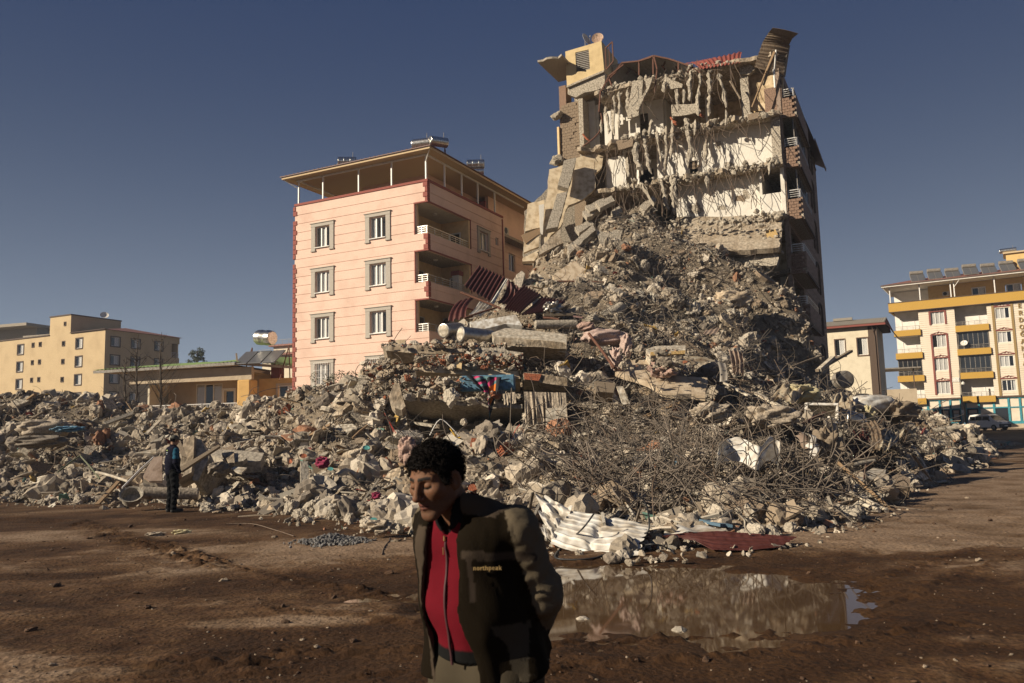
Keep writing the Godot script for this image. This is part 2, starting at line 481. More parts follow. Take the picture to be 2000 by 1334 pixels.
func rise(_x: float, z: float) -> float:     # the street climbs a little far off
	return 0.5 * smoothstep(-50.0, -95.0, z)
func make_heap_points() -> void:
	for p in [[18.89, 0, -32.55], [17.56, 0, -31.35], [13.3, 0, -25.18], [12.37, 0, -23.98], [8.62, 0, -18.37], [8.02, 0, -17.17], [6.63, 0, -14.77], [6.16, 0, -13.57], [5.06, 0, -12.74], [4.7, 0, -11.54], [3.94, 0, -11.73], [3.67, 0, -10.53], [2.65, 0, -10.83], [2.46, 0, -9.63], [1.57, 0, -10.43], [1.46, 0, -9.23], [0.93, 0, -10.67], [0.87, 0, -9.47], [0.36, 0, -11.32], [0.33, 0, -10.12], [-0.6, 0, -11.91], [-0.56, 0, -10.71], [-1.69, 0, -12.8], [-1.57, 0, -11.6], [-2.73, 0, -14.01], [-2.54, 0, -12.81], [-3.64, 0, -15.23], [-3.38, 0, -14.03], [-4.69, 0, -16.57], [-4.36, 0, -15.37], [-5.87, 0, -17.93], [-5.46, 0, -16.73], [-7.37, 0, -19.83], [-6.86, 0, -18.63], [-9.09, 0, -20.3], [-8.45, 0, -19.1], [-10.58, 0, -20.7], [-9.84, 0, -19.5], [-12.45, 0, -21.67], [-11.58, 0, -20.47], [-15.04, 0, -23.56], [-13.98, 0, -22.36], [-21.92, 3.77, -34], [-19.73, 3.67, -34], [-17.53, 3.53, -34], [-15.11, 3.04, -33.5], [-19.28, 2.36, -30], [-16.98, 2.31, -30], [-17.31, 1.43, -27], [-13.61, 1.35, -26.5], [-13.82, 2.85, -33], [-11.92, 1.8, -28.5], [-10.23, 1, -24.5], [-11.78, 0.51, -23], [-14.62, 0.66, -24.3], [-11.71, 2.84, -33], [-8.38, 1.72, -26], [-7.24, 1, -22.5], [-6.85, 0.41, -20.5], [-9.38, 3.37, -33], [-7.86, 3.49, -32], [-6.46, 1.68, -25], [-4.67, 2.1, -24], [-3.89, 1, -20], [-3.37, 0.43, -17.3], [-4.54, 0.49, -18.5], [-6.45, 3.67, -28.5], [-4.95, 3.11, -25.5], [-4.48, 4.1, -26.6], [-3.17, 4.38, -27.2], [-1.75, 4.24, -27], [0.85, 3.98, -26.8], [2.48, 3.37, -26], [-3.48, 1.9, -22.3], [-2.15, 1.83, -21.8], [-0.74, 1.79, -21.3], [0.74, 1.62, -20.8], [-3.16, 1.68, -24.2], [-2.11, 1.6, -24.6], [-1.01, 1.58, -24.6], [0.08, 1.52, -24.4], [0.99, 1.5, -23.6], [-0.65, 0.98, -18.3], [-2.04, 0.62, -17.2], [0.42, 0.58, -15.3], [-0.07, 0.3, -13.4], [-1.47, 0.21, -14.7], [-2.44, 5.07, -29], [-3.75, 4.86, -29], [0.01, 5.46, -30], [2.02, 5.64, -31], [-1.05, 6.2, -33], [0.05, 7.53, -36], [2.32, 7.31, -35], [3.57, 6.89, -34], [0.91, 9.75, -42], [2.63, 9.25, -39], [4.95, 8.4, -37.5], [5.71, 11.85, -42.5], [7.96, 15.27, -47], [6.31, 14.38, -46.5], [3.73, 12.63, -45.5], [1.97, 12.61, -46.5], [9.13, 13.11, -45.5], [11, 11.98, -43.6], [13.21, 10.83, -42.6], [14.23, 8.96, -41.8], [10.06, 7.69, -38.5], [7.59, 8.52, -38.5], [6.62, 5.92, -34], [12.3, 6.06, -38], [13.3, 4.23, -37], [13.23, 2.79, -34], [13.67, 2.41, -33], [14.18, 3.13, -37], [15.59, 2.36, -36], [17, 2.87, -41], [9.37, 5.47, -34.5], [7.44, 3.64, -29], [10.21, 3.2, -29], [12.29, 3.07, -31], [13.37, 2.13, -30], [15.96, 1.06, -31.5], [14.28, 1.53, -30], [17.73, 0.59, -33], [19.23, 0.62, -38], [15.78, 1.85, -34], [22.57, 0.27, -42], [17.56, 1.05, -36], [6.57, 2.09, -23], [9.14, 1.75, -24], [10.62, 1.08, -24], [13.63, 0.49, -27], [3.96, 2.54, -25], [3.12, 1.21, -20], [1.65, 0.93, -18], [4.39, 1.1, -17.5], [5.98, 0.85, -17.3], [6.93, 0.57, -17], [1.83, 0.56, -15], [2.81, 0.39, -13], [4.13, 0.33, -13.3], [5.43, 0.33, -14.5], [1.76, 0.14, -11.6], [2.93, 0.11, -11.9], [1.06, 0.18, -12], [0.58, 0.25, -12.9], [-34, 3.2, -40], [-25, 2.8, -40], [-16, 2.4, -40], [-9, 3, -38], [-34, 1, -50], [-22, 0.6, -50], [-12, 1.5, -46], [-10, 0, -55], [-3, 3.2, -44], [-5, 3.6, -40], [-22, 0, -60], [-34, 0, -60], [0, 5, -46], [2, 6, -50], [10, 9, -52], [15, 6, -50], [4, 3, -58], [12, 5, -58], [22, 1.6, -44], [20, 2.6, -40], [24, 0.5, -50], [26, 0.2, -44], [24, 0, -58], [30, 0, -52], [34, -0.1, -40], [30, -0.1, -36], [26, 0.1, -34], [22, 1.2, -36], [27, 0.3, -47], [-30, -0.1, -25], [-34, -0.1, -29], [-24, -0.1, -24], [-19, -0.1, -23], [36, -0.1, -29], [20, -0.1, -25], [12, -0.1, -17]]:
		HP.append(Vector3(p[0], p[1], p[2]))
# ------------------------------------------------------------------ ground
func gp(px: float, py: float) -> Vector3:
	var r := cam_basis * Vector3((px - 1000.0) / 1556.0, (667.0 - py) / 1556.0, -1.0)
	return EYE + r * (-EYE.y / r.y)

var blobs := []
var ruts := []
func seg_dist(p: Vector2, a: Vector2, b: Vector2) -> float:
	var d := b - a
	var t := clampf((p - a).dot(d) / d.length_squared(), 0, 1)
	return p.distance_to(a + d * t)

func puddle_depth(x: float, z: float) -> float:
	var e := Vector2((x - 1.25) / 2.25, (z + 8.15) / 1.95).length()
	e += nz.get_noise_2d(x * 40.0, z * 55.0) * 0.30 + nz.get_noise_2d(x * 150.0, z * 190.0) * 0.12
	var e2 := Vector2((x + 0.9) / 1.0, (z + 8.3) / 0.34).length() + nz.get_noise_2d(x * 60.0 + 9.0, z * 90.0) * 0.4
	return maxf(0.085 * smoothstep(1.25, 0.55, e), 0.045 * smoothstep(1.3, 0.6, e2))

func ground_at(x: float, z: float) -> Array:      # [height, colour]
	var y := rise(x, z)
	var n1 := nz.get_noise_2d(x * 14.0, z * 22.0)
	var n2 := nz.get_noise_2d(x * 60.0 + 50.0, z * 75.0)
	var n3 := nz2.get_noise_2d(x * 200.0, z * 240.0)
	y += n1 * 0.035 + n2 * 0.014 + n3 * 0.010
	var dry := 0.30 + n1 * 0.75 + n2 * 0.30
	for b in blobs:
		var q := Vector2((x - b[0]) / b[2], (z - b[1]) / b[3]).length() + n2 * 0.45 + n1 * 0.3
		dry += b[4] * smoothstep(1.25, 0.65, q)
	var p := Vector2(x, z)
	for r in ruts:
		var d := 1e9
		for k in r.p.size() - 1: d = minf(d, seg_dist(p, r.p[k], r.p[k + 1]))
		if d < r.w * 2.0:
			var lumps := nz2.get_noise_2d(x * 260.0, z * 260.0)
			y += 1.1 * r.h * smoothstep(r.w * 2.0, 0.0, d) * (0.3 + lumps * 1.3) + r.h * 0.9 * cos(d / r.w * 8.0) * smoothstep(r.w, 0.0, d) * (0.6 + 0.8 * nz2.get_noise_2d(x * 420.0, z * 420.0))
			dry += r.dry * smoothstep(r.w * 1.6, 0.0, d) * (0.7 + 0.6 * lumps)
	var wet := puddle_depth(x, z)
	y -= wet
	dry -= smoothstep(0.0, 0.03, wet) * 0.8
	dry = clampf(dry + n3 * 0.25, 0, 1)
	var c := Color(0.070, 0.033, 0.013).lerp(Color(0.145, 0.080, 0.039), smoothstep(0.0, 0.55, dry)).lerp(Color(0.31, 0.215, 0.14), smoothstep(0.5, 1.0, dry))
	return [y, c]

func steps(parts: Array) -> PackedFloat32Array:      # [[start, end, step], ...] then growing outwards
	var o := PackedFloat32Array()
	for p in parts:
		var x: float = p[0]
		while x < p[1] - p[2] * 0.3:
			o.append(x); x += p[2]
	o.append(parts[-1][1])
	return o

func make_ground() -> void:
	# dry, trodden patches and wet ones, from the survey photograph's ground points
	for q in [[610, 1072, 2.4, 1.2, 0.75], [180, 1045, 3.2, 0.8, 0.55], [330, 1110, 2.2, 0.7, 0.35], [1830, 985, 4.2, 5.5, 0.85], [1700, 1050, 2.3, 1.3, 0.75], [1950, 930, 6.0, 9.0, 0.8],
			[560, 1215, 0.9, 0.22, 0.55], [450, 1170, 1.3, 0.3, 0.4], [740, 1165, 0.5, 0.2, 0.45], [1880, 1100, 1.0, 0.35, 0.5], [1930, 1250, 0.7, 0.3, 0.35], [120, 1300, 1.0, 0.4, 0.2],
			[1300, 1260, 3.5, 0.9, -0.5], [1650, 1180, 2.0, 1.4, -0.55], [200, 1010, 3.0, 0.5, -0.6], [90, 1125, 1.4, 0.25, -0.5], [800, 1260, 2.0, 0.5, -0.25], [350, 1260, 1.5, 0.5, -0.2]]:
		var p := gp(q[0], q[1])
		blobs.append([p.x, p.z, q[2], q[3], q[4]])
	blobs.append([25.0, -60.0, 40.0, 32.0, 0.45])
	for q in [[[[0, 1012], [150, 1020], [290, 1060], [420, 1098]], 0.22, 0.05, -0.5], [[[160, 1040], [300, 1075], [420, 1112]], 0.10, 0.03, -0.3], [[[420, 1100], [620, 1140], [800, 1165]], 0.12, 0.02, -0.3],
			[[[560, 1130], [800, 1160]], 0.14, 0.02, -0.35], [[[500, 1190], [820, 1215]], 0.10, 0.018, -0.3], [[[560, 1270], [1000, 1262], [1500, 1225]], 0.12, 0.03, -0.35], [[[1050, 1300], [1500, 1270], [1900, 1215]], 0.12, 0.025, -0.3],
			[[[700, 1310], [1200, 1310]], 0.10, 0.025, -0.25], [[[1600, 1180], [1780, 1110], [1960, 1060]], 0.14, 0.02, -0.4], [[[1690, 1190], [1850, 1130], [2000, 1085]], 0.14, 0.02, -0.4], [[[350, 1300], [520, 1290]], 0.3, 0.03, -0.3],
			[[[0, 1125], [110, 1124], [260, 1118]], 0.10, 0.015, -0.55], [[[0, 1133], [150, 1130]], 0.12, 0.01, -0.5], [[[0, 1095], [120, 1098]], 0.14, 0.01, -0.4]]:
		var pts := []
		for s in q[0]:
			var p := gp(s[0], s[1])
			pts.append(Vector2(p.x, p.z))
		ruts.append({"p": pts, "w": q[1], "h": q[2], "dry": q[3]})
	var xs := steps([[-700.0, -100.0, 150.0], [-100.0, -30.0, 10.0], [-30.0, -9.0, 0.6], [-9.0, -5.0, 0.09], [-5.0, 5.0, 0.05], [5.0, 9.0, 0.09], [9.0, 30.0, 0.4], [30.0, 120.0, 8.0], [120.0, 700.0, 145.0]])
	var zs := steps([[-900.0, -120.0, 130.0], [-120.0, -40.0, 6.0], [-40.0, -20.0, 0.5], [-20.0, -13.0, 0.16], [-13.0, -4.0, 0.05], [-4.0, -2.6, 0.1], [-2.6, 0.0, 0.3], [0.0, 60.0, 10.0]])
	var g := G.new()
	var w := xs.size()
	for z in zs:
		for x in xs:
			var r := ground_at(x, z)
			g.v.append(Vector3(x, r[0], z)); g.c.append(r[1])
	g.n.resize(g.v.size())
	for b in zs.size():
		for a in w:
			var k := b * w + a
			var dx := g.v[b * w + mini(a + 1, w - 1)] - g.v[b * w + maxi(a - 1, 0)]
			var dz := g.v[mini(b + 1, zs.size() - 1) * w + a] - g.v[maxi(b - 1, 0) * w + a]
			g.n[k] = dz.cross(dx).normalized()
			if a < w - 1 and b < zs.size() - 1: g.i.append_array([k, k + 1, k + w, k + 1, k + w + 1, k + w])
	structure("ground", g, "ground_mud")
	g = G.new()
	g.sheet(2, 2, func(s, t): return Vector3(lerpf(-2.2, 4.6, s), -0.042, lerpf(-5.6, -10.9, t)))
	structure("puddle_water", g, "water")

# ------------------------------------------------------------------ building helpers
func face(parent: Vector3, turn: float) -> Transform3D:
	return Transform3D(Basis(Vector3.UP, turn), parent)

func wall(g: G, X: Transform3D, x0: float, x1: float, y0: float, y1: float, th: float, holes := [], grooves := [], gw := 0.022) -> void:
	g.x = X
	var ys := [y0, y1]
	for h in holes: ys.append(clampf(h[2], y0, y1)); ys.append(clampf(h[3], y0, y1))
	for q in grooves: ys.append(q - gw); ys.append(q + gw)
	ys.sort()
	for k in ys.size() - 1:
		if ys[k + 1] - ys[k] < 1e-4: continue
		var m: float = (ys[k] + ys[k + 1]) / 2
		var front := 0.0
		for q in grooves:
			if absf(m - q) < gw: front = -0.03
		var cuts := []
		for h in holes:
			if h[2] < m and h[3] > m and h[1] > x0 and h[0] < x1: cuts.append([h[0], h[1]])
		cuts.sort_custom(func(a, b): return a[0] < b[0])
		var x := x0
		for c in cuts + [[x1, x1]]:
			if c[0] - x > 1e-3: g.span(x, c[0], ys[k], ys[k + 1], -th, front)
			x = maxf(x, c[1])
	g.x = Transform3D.IDENTITY

func mesh_of(key: String, f: Callable) -> ArrayMesh:
	if not cache.has(key): cache[key] = f.call().done()
	return cache[key]

func placed(o: Node3D, X: Transform3D) -> Node3D:
	o.transform = X
	return o

# a window set into an opening: frame with sashes, pane, room behind, curtain; origin at the lower middle of the opening
func window(parent: Node3D, X: Transform3D, w: float, h: float, sashes := 3, frame_mat := "pvc", curtain := "", deep := 0.11) -> Node3D:
	var fr := mesh_of("wf%.2f_%.2f_%d" % [w, h, sashes], func():
		var g := G.new()
		var t := 0.06
		g.span(-w / 2, w / 2, 0, t, -0.06, 0); g.span(-w / 2, w / 2, h - t, h, -0.06, 0)
		for k in sashes + 1:
			var x := -w / 2 + t / 2 + (w - t) * k / sashes
			g.span(x - t / 2 * (1.0 if k in [0, sashes] else 1.4), x + t / 2 * (1.0 if k in [0, sashes] else 1.4), t, h - t, -0.055, 0.002 if k in [0, sashes] else 0.006)
		return g)
	var o := obj("window", fr, frame_mat, parent)
	placed(o, X * Transform3D(Basis.IDENTITY, Vector3(0, 0, -deep)))
	obj("pane", mesh_of("wp%.2f_%.2f" % [w, h], func():
		var g := G.new()
		g.span(-w / 2 + 0.03, w / 2 - 0.03, 0.03, h - 0.03, -0.036, -0.030)
		return g), "glass", o)
	obj("room", mesh_of("wr%.2f_%.2f" % [w, h], func():      # the dark room behind the pane: an open box
		var g := G.new()
		var d := -2.4
		g.quad(Vector3(-w / 2, 0, d), Vector3(w / 2, 0, d), Vector3(w / 2, h, d), Vector3(-w / 2, h, d))
		g.quad(Vector3(-w / 2, 0, -0.07), Vector3(-w / 2, 0, d), Vector3(-w / 2, h, d), Vector3(-w / 2, h, -0.07))
		g.quad(Vector3(w / 2, 0, d), Vector3(w / 2, 0, -0.07), Vector3(w / 2, h, -0.07), Vector3(w / 2, h, d))
		g.quad(Vector3(-w / 2, h, d), Vector3(w / 2, h, d), Vector3(w / 2, h, -0.07), Vector3(-w / 2, h, -0.07))
		g.quad(Vector3(-w / 2, 0, -0.07), Vector3(w / 2, 0, -0.07), Vector3(w / 2, 0, d), Vector3(-w / 2, 0, d))
		return g), "room_wall", o)
	if curtain:
		# curtain: letters L, R, M say which third hangs closed
		for k in curtain.length():
			var span_x := {"L": [-0.5, -0.14], "M": [-0.2, 0.2], "R": [0.14, 0.5], "A": [-0.5, 0.5], "l": [-0.5, -0.3], "r": [0.3, 0.5]}
			var sx: Array = span_x[curtain[k]]
			obj("curtain", mesh_of("wc%.2f_%.2f_%s" % [w, h, curtain[k]], func():
				var g := G.new()
				g.sheet(int(28 * (sx[1] - sx[0])) + 6, 4, func(s, t):
					var x: float = lerpf(sx[0], sx[1], s) * (w - 0.1)
					return Vector3(x + sin(t * 3.0 + x * 3.0) * 0.012, 0.02 + t * (h - 0.06), -0.085 + 0.006 * sin(x * 42.0 + sin(x * 11.0) * 1.5)))
				return g), "curtain", o)
	return o

func surround(parent: Node3D, X: Transform3D, w: float, h: float, b: float) -> void:      # moulded stone frame with a hood and a sill
	obj("window_surround", mesh_of("ws%.2f_%.2f_%.2f" % [w, h, b], func():
		var g := G.new()
		for s in [-1, 1]: 
			g.cbox(Vector3(s * (w / 2 + b / 2), h / 2 - 0.08, 0.03), Vector3(b, h + 0.26, 0.07), 0.015)
			g.cbox(Vector3(s * (w / 2 + b / 2), -0.22, 0.045), Vector3(b + 0.05, 0.12, 0.1), 0.02)
		g.cbox(Vector3(0, h + 0.12, 0.035), Vector3(w + b * 2 + 0.04, 0.22, 0.09), 0.02)
		g.cbox(Vector3(0, h + 0.26, 0.06), Vector3(w + b * 2 + 0.16, 0.06, 0.14), 0.02)
		return g), "surround", parent).transform = X
	obj("window_sill", mesh_of("wsill%.2f" % w, func():
		var g := G.new()
		g.cbox(Vector3(0, -0.035, 0.0), Vector3(w + 0.04, 0.05, 0.24), 0.012)
		return g), "pvc", parent).transform = X

func railing(parent: Node3D, a: Vector3, b: Vector3, h: float, rails: int, post_gap: float, m := "chrome_dull", upright := false) -> void:
	var g := G.new()
	var l := a.distance_to(b)
	var n := maxi(1, int(round(l / post_gap)))
	for k in n + 1:
		var p := a.lerp(b, float(k) / n)
		g.bar(p, p + Vector3(0, h, 0), 0.035)
	g.bar(a + Vector3(0, h, 0), b + Vector3(0, h, 0), 0.05)
	if upright:
		g.bar(a + Vector3(0, 0.06, 0), b + Vector3(0, 0.06, 0), 0.03)
		var k := int(l / 0.13)
		for q in range(1, k):
			var p := a.lerp(b, float(q) / k)
			g.bar(p + Vector3(0, 0.06, 0), p + Vector3(0, h, 0), 0.018)
	else:
		for q in rails: g.bar(a + Vector3(0, h * (q + 0.6) / (rails + 0.6), 0), b + Vector3(0, h * (q + 0.6) / (rails + 0.6), 0), 0.028)
	obj("railing", g, m, parent)

func air_conditioner(parent: Node3D, X: Transform3D) -> void:
	var o := obj("air_conditioner", mesh_of("ac", func():
		var g := G.new()
		g.cbox(Vector3(0, 0.28, 0.16), Vector3(0.8, 0.55, 0.3), 0.02)
		g.box(Vector3(-0.25, -0.02, 0.14), Vector3(0.04, 0.04, 0.34)); g.box(Vector3(0.25, -0.02, 0.14), Vector3(0.04, 0.04, 0.34))
		return g), "pvc_grey", parent)
	o.transform = X
	obj("fan_grille", mesh_of("acfan", func():
		var g := G.new()
		g.lathe([[0.0, 0.0], [0.06, 0.015], [0.2, 0.005], [0.23, 0.02], [0.24, 0.0]], 20, Vector3.BACK, Vector3(-0.1, 0.28, 0.313))
		return g), "black", o)

func water_tank(called: String, label: String, p: Vector3, turn: float, r := 0.28, l := 1.15, group := "water tanks on the roofs", legs := 0.9, second := true, panel := false) -> Node3D:
	var t := thing(called, label, "water tank", p, turn, group)
	var g := G.new()
	for a in ([-0.35, 0.35] if legs > 0.2 else []):
		g.bar(Vector3(a * l, 0, -0.3), Vector3(a * l, legs, 0), 0.04); g.bar(Vector3(a * l, 0, 0.35), Vector3(a * l, legs, 0), 0.04)
		g.bar(Vector3(a * l, legs * 0.4, -0.2), Vector3(a * l, legs * 0.4, 0.22), 0.03)
	if legs > 0.2: g.bar(Vector3(-0.35 * l, legs * 0.5, 0.18), Vector3(0.35 * l, legs * 0.5, 0.18), 0.03)
	if legs > 0.2: obj("stand", g, "rust", t)
	g = G.new()
	var prof := [[0.0, -l / 2], [r * 0.8, -l / 2 + 0.005], [r * 0.93, -l / 2 + 0.02], [r * 0.95, -l / 2 + 0.05], [r, -l / 2 + 0.06], [r, -l / 6], [r * 1.015, -l / 6 + 0.01], [r, -l / 6 + 0.02], [r, l / 6], [r * 1.015, l / 6 + 0.01], [r, l / 6 + 0.02], [r, l / 2 - 0.06], [r * 0.95, l / 2 - 0.05], [r * 0.93, l / 2 - 0.02], [r * 0.8, l / 2 - 0.005], [0.0, l / 2]]
	g.lathe(prof, 24, Vector3.RIGHT, Vector3(0, legs + r, 0))
	obj("tank", g, "chrome", t)
	if second:
		g = G.new()
		g.lathe([[0.0, -l * 0.42], [r * 0.62, -l * 0.42], [r * 0.65, -l * 0.4], [r * 0.65, l * 0.4], [r * 0.62, l * 0.42], [0.0, l * 0.42]], 20, Vector3.RIGHT, Vector3(0.05, legs * 0.55 + r * 0.1, 0.28))
		obj("cold_tank", g, "chrome", t)
	g = G.new()
	g.tube([Vector3(l * 0.3, legs + r * 2, 0), Vector3(l * 0.3, legs + r * 2 + 0.35, 0)], 0.018, 6)
	g.tube([Vector3(-l * 0.45, legs + r, 0.1), Vector3(-l * 0.6, legs * 0.7, 0.1), Vector3(-l * 0.6, 0.1, 0.2)], 0.02, 6)
	obj("pipe", g, "grey_metal", t)
	if panel:
		g = G.new()
		var b := Basis(Vector3.RIGHT, -0.6)
		g.box(Vector3(0, 0.5, 1.0), Vector3(1.9, 0.08, 1.5), b)
		obj("panel_frame", g, "grey_metal", t)
		for s in [-1, 1]:
			g = G.new()
			g.box(Vector3(s * 0.47, 0.5, 1.0) + b * Vector3(0, 0.045, 0), Vector3(0.88, 0.012, 1.42), b)
			obj("solar_panel", g, "solar", t)
	return t

func dish(parent, label: String, p: Vector3, turn: float, r := 0.45, tilt := 0.6, m := "white_paint") -> Node3D:
	var t := thing("satellite_dish", label, "satellite dish", p, turn)
	var g := G.new()
	g.tube([Vector3(0, 0, 0), Vector3(0, 0.55, 0)], 0.025, 6)
	obj("mast", g, "grey_metal", t)
	g = G.new()
	var ax := Vector3(0, sin(tilt), cos(tilt))
	var c := Vector3(0, 0.6, 0.03)
	g.lathe([[0.0, 0.0], [r * 0.3, r * 0.02], [r * 0.6, r * 0.09], [r * 0.85, r * 0.19], [r, r * 0.27], [r, r * 0.29], [r * 0.85, r * 0.21], [r * 0.5, r * 0.08], [0.0, 0.02]], 22, ax, c)
	obj("reflector", g, m, t)
	g = G.new()
	var down := Vector3(0, -cos(tilt), sin(tilt))
	g.tube([c + down * r * 0.95 + ax * r * 0.25, c + ax * r * 1.0 + down * 0.05], 0.012, 5)
	g.cbox(c + ax * r * 1.0, Vector3(0.07, 0.07, 0.1), 0.01)
	obj("feed_arm", g, "grey_metal", t)
	return t

# ------------------------------------------------------------------ the pink block
func make_pink() -> void:
	mat("room_wall", lin(0.45, 0.40, 0.33), 0.95)
	mat("chrome_dull", lin(0.60, 0.58, 0.55), 0.4, "stain", 1.0).metallic = 0.7
	mat("pvc_grey", lin(0.52, 0.49, 0.43), 0.6, "soft", 0.9)
	var t := thing("pink_apartment_block", "pink four-storey apartment block with open roof terrace and corner balconies", "building", Vector3(-5.005, 0, -47.878), GRID)
	var W := 10.6
	var ST := 3.05
	var F := Transform3D.IDENTITY
	var S := Transform3D(Basis(Vector3.UP, PI / 2), Vector3.ZERO)      # right-hand face: its x runs backwards (0..L)
	var grooves := []
	for k in 22: grooves.append(16.55 - k * 0.608)
	var holes := []
	for k in 5:
		holes.append([-4.37, -3.12, 14.12 - k * ST, 15.50 - k * ST])
		holes.append([-8.80, -7.62, 14.12 - k * ST, 15.50 - k * ST])
	for k in 5: holes.append([-0.93, 0.01, 13.95 - k * ST, 15.94 - k * ST])
	var g := G.new()
	wall(g, F, -W, 0.0, 0.0, 17.2, 0.28, holes, grooves)
	obj("front_wall", g, "pink", t)
	g = G.new()
	holes = []
	for k in 5:
		holes.append([-0.01, 5.3, 13.95 - k * ST, 15.94 - k * ST])
		holes.append([6.55, 7.75, 14.2 - k * ST, 15.5 - k * ST])
		holes.append([8.95, 9.4, 15.0 - k * ST, 15.55 - k * ST])
	wall(g, S, 0.28, 10.1, 0.0, 17.2, 0.28, holes, grooves)
	obj("side_wall", g, "pink_side", t)
	g = G.new()
	wall(g, S * Transform3D(Basis.IDENTITY, Vector3(0, 0, -1.15)), 10.1, 18.0, 0.0, 19.2, 0.28, [[10.5, 11.4, 14.0, 15.6], [10.5, 11.4, 10.95, 12.5], [13.3, 14.4, 14.0, 15.4], [13.3, 14.4, 10.9, 12.4]], grooves)
	obj("recessed_wall", g, "pink_side", t)
	for q in [[10.95, 14.0, 0.9, 1.6], [10.95, 10.95, 0.9, 1.55], [13.85, 14.0, 1.1, 1.4], [13.85, 10.9, 1.1, 1.5]]:
		window(t, S * Transform3D(Basis.IDENTITY, Vector3(q[0], q[1], -1.15)), q[2], q[3], 2, "pvc", "")
	g = G.new()
	g.span(-1.15, 0.0, 0, 17.2, -10.38, -10.1)
	g.span(-W, -W + 0.28, 0, 17.2, -18.0, -0.28)
	g.span(-W, -1.2, 0, 17.2, -18.3, -18.02)
	obj("rear_wall", g, "pink_side", t)
	# drain pipe and red strips
	g = G.new()
	g.span(0.002, 0.06, 0, 17.1, -10.1, -9.98)
	obj("corner_strip", g, "brick_rose", t)
	# terrace floor, parapet cap
	g = G.new()
	g.span(-W + 0.28, -0.28, 16.1, 16.3, -18.0, -0.28)
	obj("terrace_floor", g, "concrete", t)
	g = G.new()
	g.span(-W - 0.04, 0.06, 17.2, 17.35, -0.34, 0.06)
	g.span(-0.34, 0.06, 17.2, 17.35, -10.14, -0.344)
	g.span(-W - 0.04, -W + 0.34, 17.2, 17.35, -18.0, -0.344)
	obj("parapet_cap", g, "brick_rose", t)
	# penthouse behind the terrace
	g = G.new()
	wall(g, Transform3D(Basis.IDENTITY, Vector3(0, 0, -3.6)), -7.6, -2.2, 16.3, 19.3, 0.2, [[-4.9, -2.9, 16.4, 18.55], [-7.2, -5.9, 16.4, 18.1]])
	wall(g, S * Transform3D(Basis.IDENTITY, Vector3(0, 0, -2.2)), 3.8, 17.0, 16.3, 19.3, 0.2, [[7.2, 7.7, 17.6, 18.3]])
	g.span(-7.6, -7.4, 16.3, 19.3, -17.0, -3.8)
	obj("penthouse_wall", g, "pink_side", t)
	for q in [[-4.9, -2.9, 16.4, 18.55, -3.74, -3.7], [-7.2, -5.9, 16.4, 18.1, -3.74, -3.7], [-2.34, -2.30, 17.6, 18.3, -7.7, -7.2], [-2.16, -1.2, 16.3, 18.6, -9.9, -9.7]]:
		g = G.new(); g.span(q[0], q[1], q[2], q[3], q[4], q[5]); obj("terrace_door", g, "brick_rose", t)
	# posts of the terrace roof
	for x in [-10.4, -8.3, -5.35, -2.75, -0.16]:
		g = G.new(); g.cbox(Vector3(x, 18.15, -0.14), Vector3(0.1, 1.6, 0.1), 0.012)
		obj("post", g, "pvc", t)
	for z in [-2.3, -4.5, -6.7, -9.2]:
		g = G.new(); g.cbox(Vector3(-0.14, 18.15, z), Vector3(0.1, 1.6, 0.1), 0.012)
		obj("post", g, "pvc", t)
	g = G.new(); g.cbox(Vector3(-10.44, 18.15, -9.0), Vector3(0.1, 1.6, 0.1), 0.012); obj("post", g, "pvc", t)
	g = G.new()
	g.bar(Vector3(-W, 18.98, -0.14), Vector3(0, 18.98, -0.14), 0.1); g.bar(Vector3(-0.14, 18.985, -0.2), Vector3(-0.14, 18.985, -14.0), 0.1)
	g.bar(Vector3(-10.44, 18.985, -0.2), Vector3(-10.44, 18.985, -14.0), 0.1)
	obj("roof_beam", g, "pvc", t)
	# brackets at the corners
	for q in [[Vector3(-0.1, 18.5, -0.05), Vector3(0.5, 18.98, 0.5)], [Vector3(-10.5, 18.5, -0.05), Vector3(-11.1, 18.98, 0.5)]]:
		g = G.new(); g.bar(q[0], q[1], 0.05); obj("roof_bracket", g, "pvc", t)
	# soffit, fascia, roof sheets
	g = G.new()
	g.span(-W - 0.6, 0.6, 19.04, 19.10, -18.4, 0.6)
	obj("soffit", g, "soffit", t)
	g = G.new()
	g.span(-W - 0.62, 0.62, 19.0, 19.2, 0.6, 0.64); g.span(0.6, 0.64, 19.0, 19.2, -18.4, 0.598); g.span(-W - 0.64, -W - 0.6, 19.0, 19.2, -18.4, 0.598)
	obj("fascia", g, "soffit", t)
	var ridge := Vector3(-5.3, 20.4, -5.5); var ridge2 := Vector3(-5.3, 20.4, -13.0)
	var e0 := Vector3(-W - 0.72, 19.2, 0.72); var e1 := Vector3(0.72, 19.2, 0.72); var e2 := Vector3(0.72, 19.2, -18.5); var e3 := Vector3(-W - 0.72, 19.2, -18.5)
	g = G.new()
	for q in [[e0, e1, ridge, ridge], [e1, e2, ridge2, ridge], [e2, e3, ridge2, ridge2], [e3, e0, ridge, ridge2]]:
		if q[2] == q[3]: g.tri(q[0], q[1], q[2])
		else: g.quad(q[0], q[1], q[2], q[3])
	g.span(-W - 0.72, 0.72, 19.14, 19.2, 0.645, 0.72); g.span(0.645, 0.72, 19.14, 19.2, -18.5, 0.64)
	obj("roof", g, "maroon_metal", t)
	for k in 34:
		g = G.new()
		var x := -W - 0.6 + k * 0.35
		var zt := 0.70 - minf(x + W + 0.72, 0.72 - x) * (6.2 / 6.02)
		g.bar(Vector3(x, 19.225, 0.70), Vector3(x, 19.225 + (0.70 - zt) * 0.193, zt), 0.05)
		obj("roof_seam", g, "maroon_metal", t)
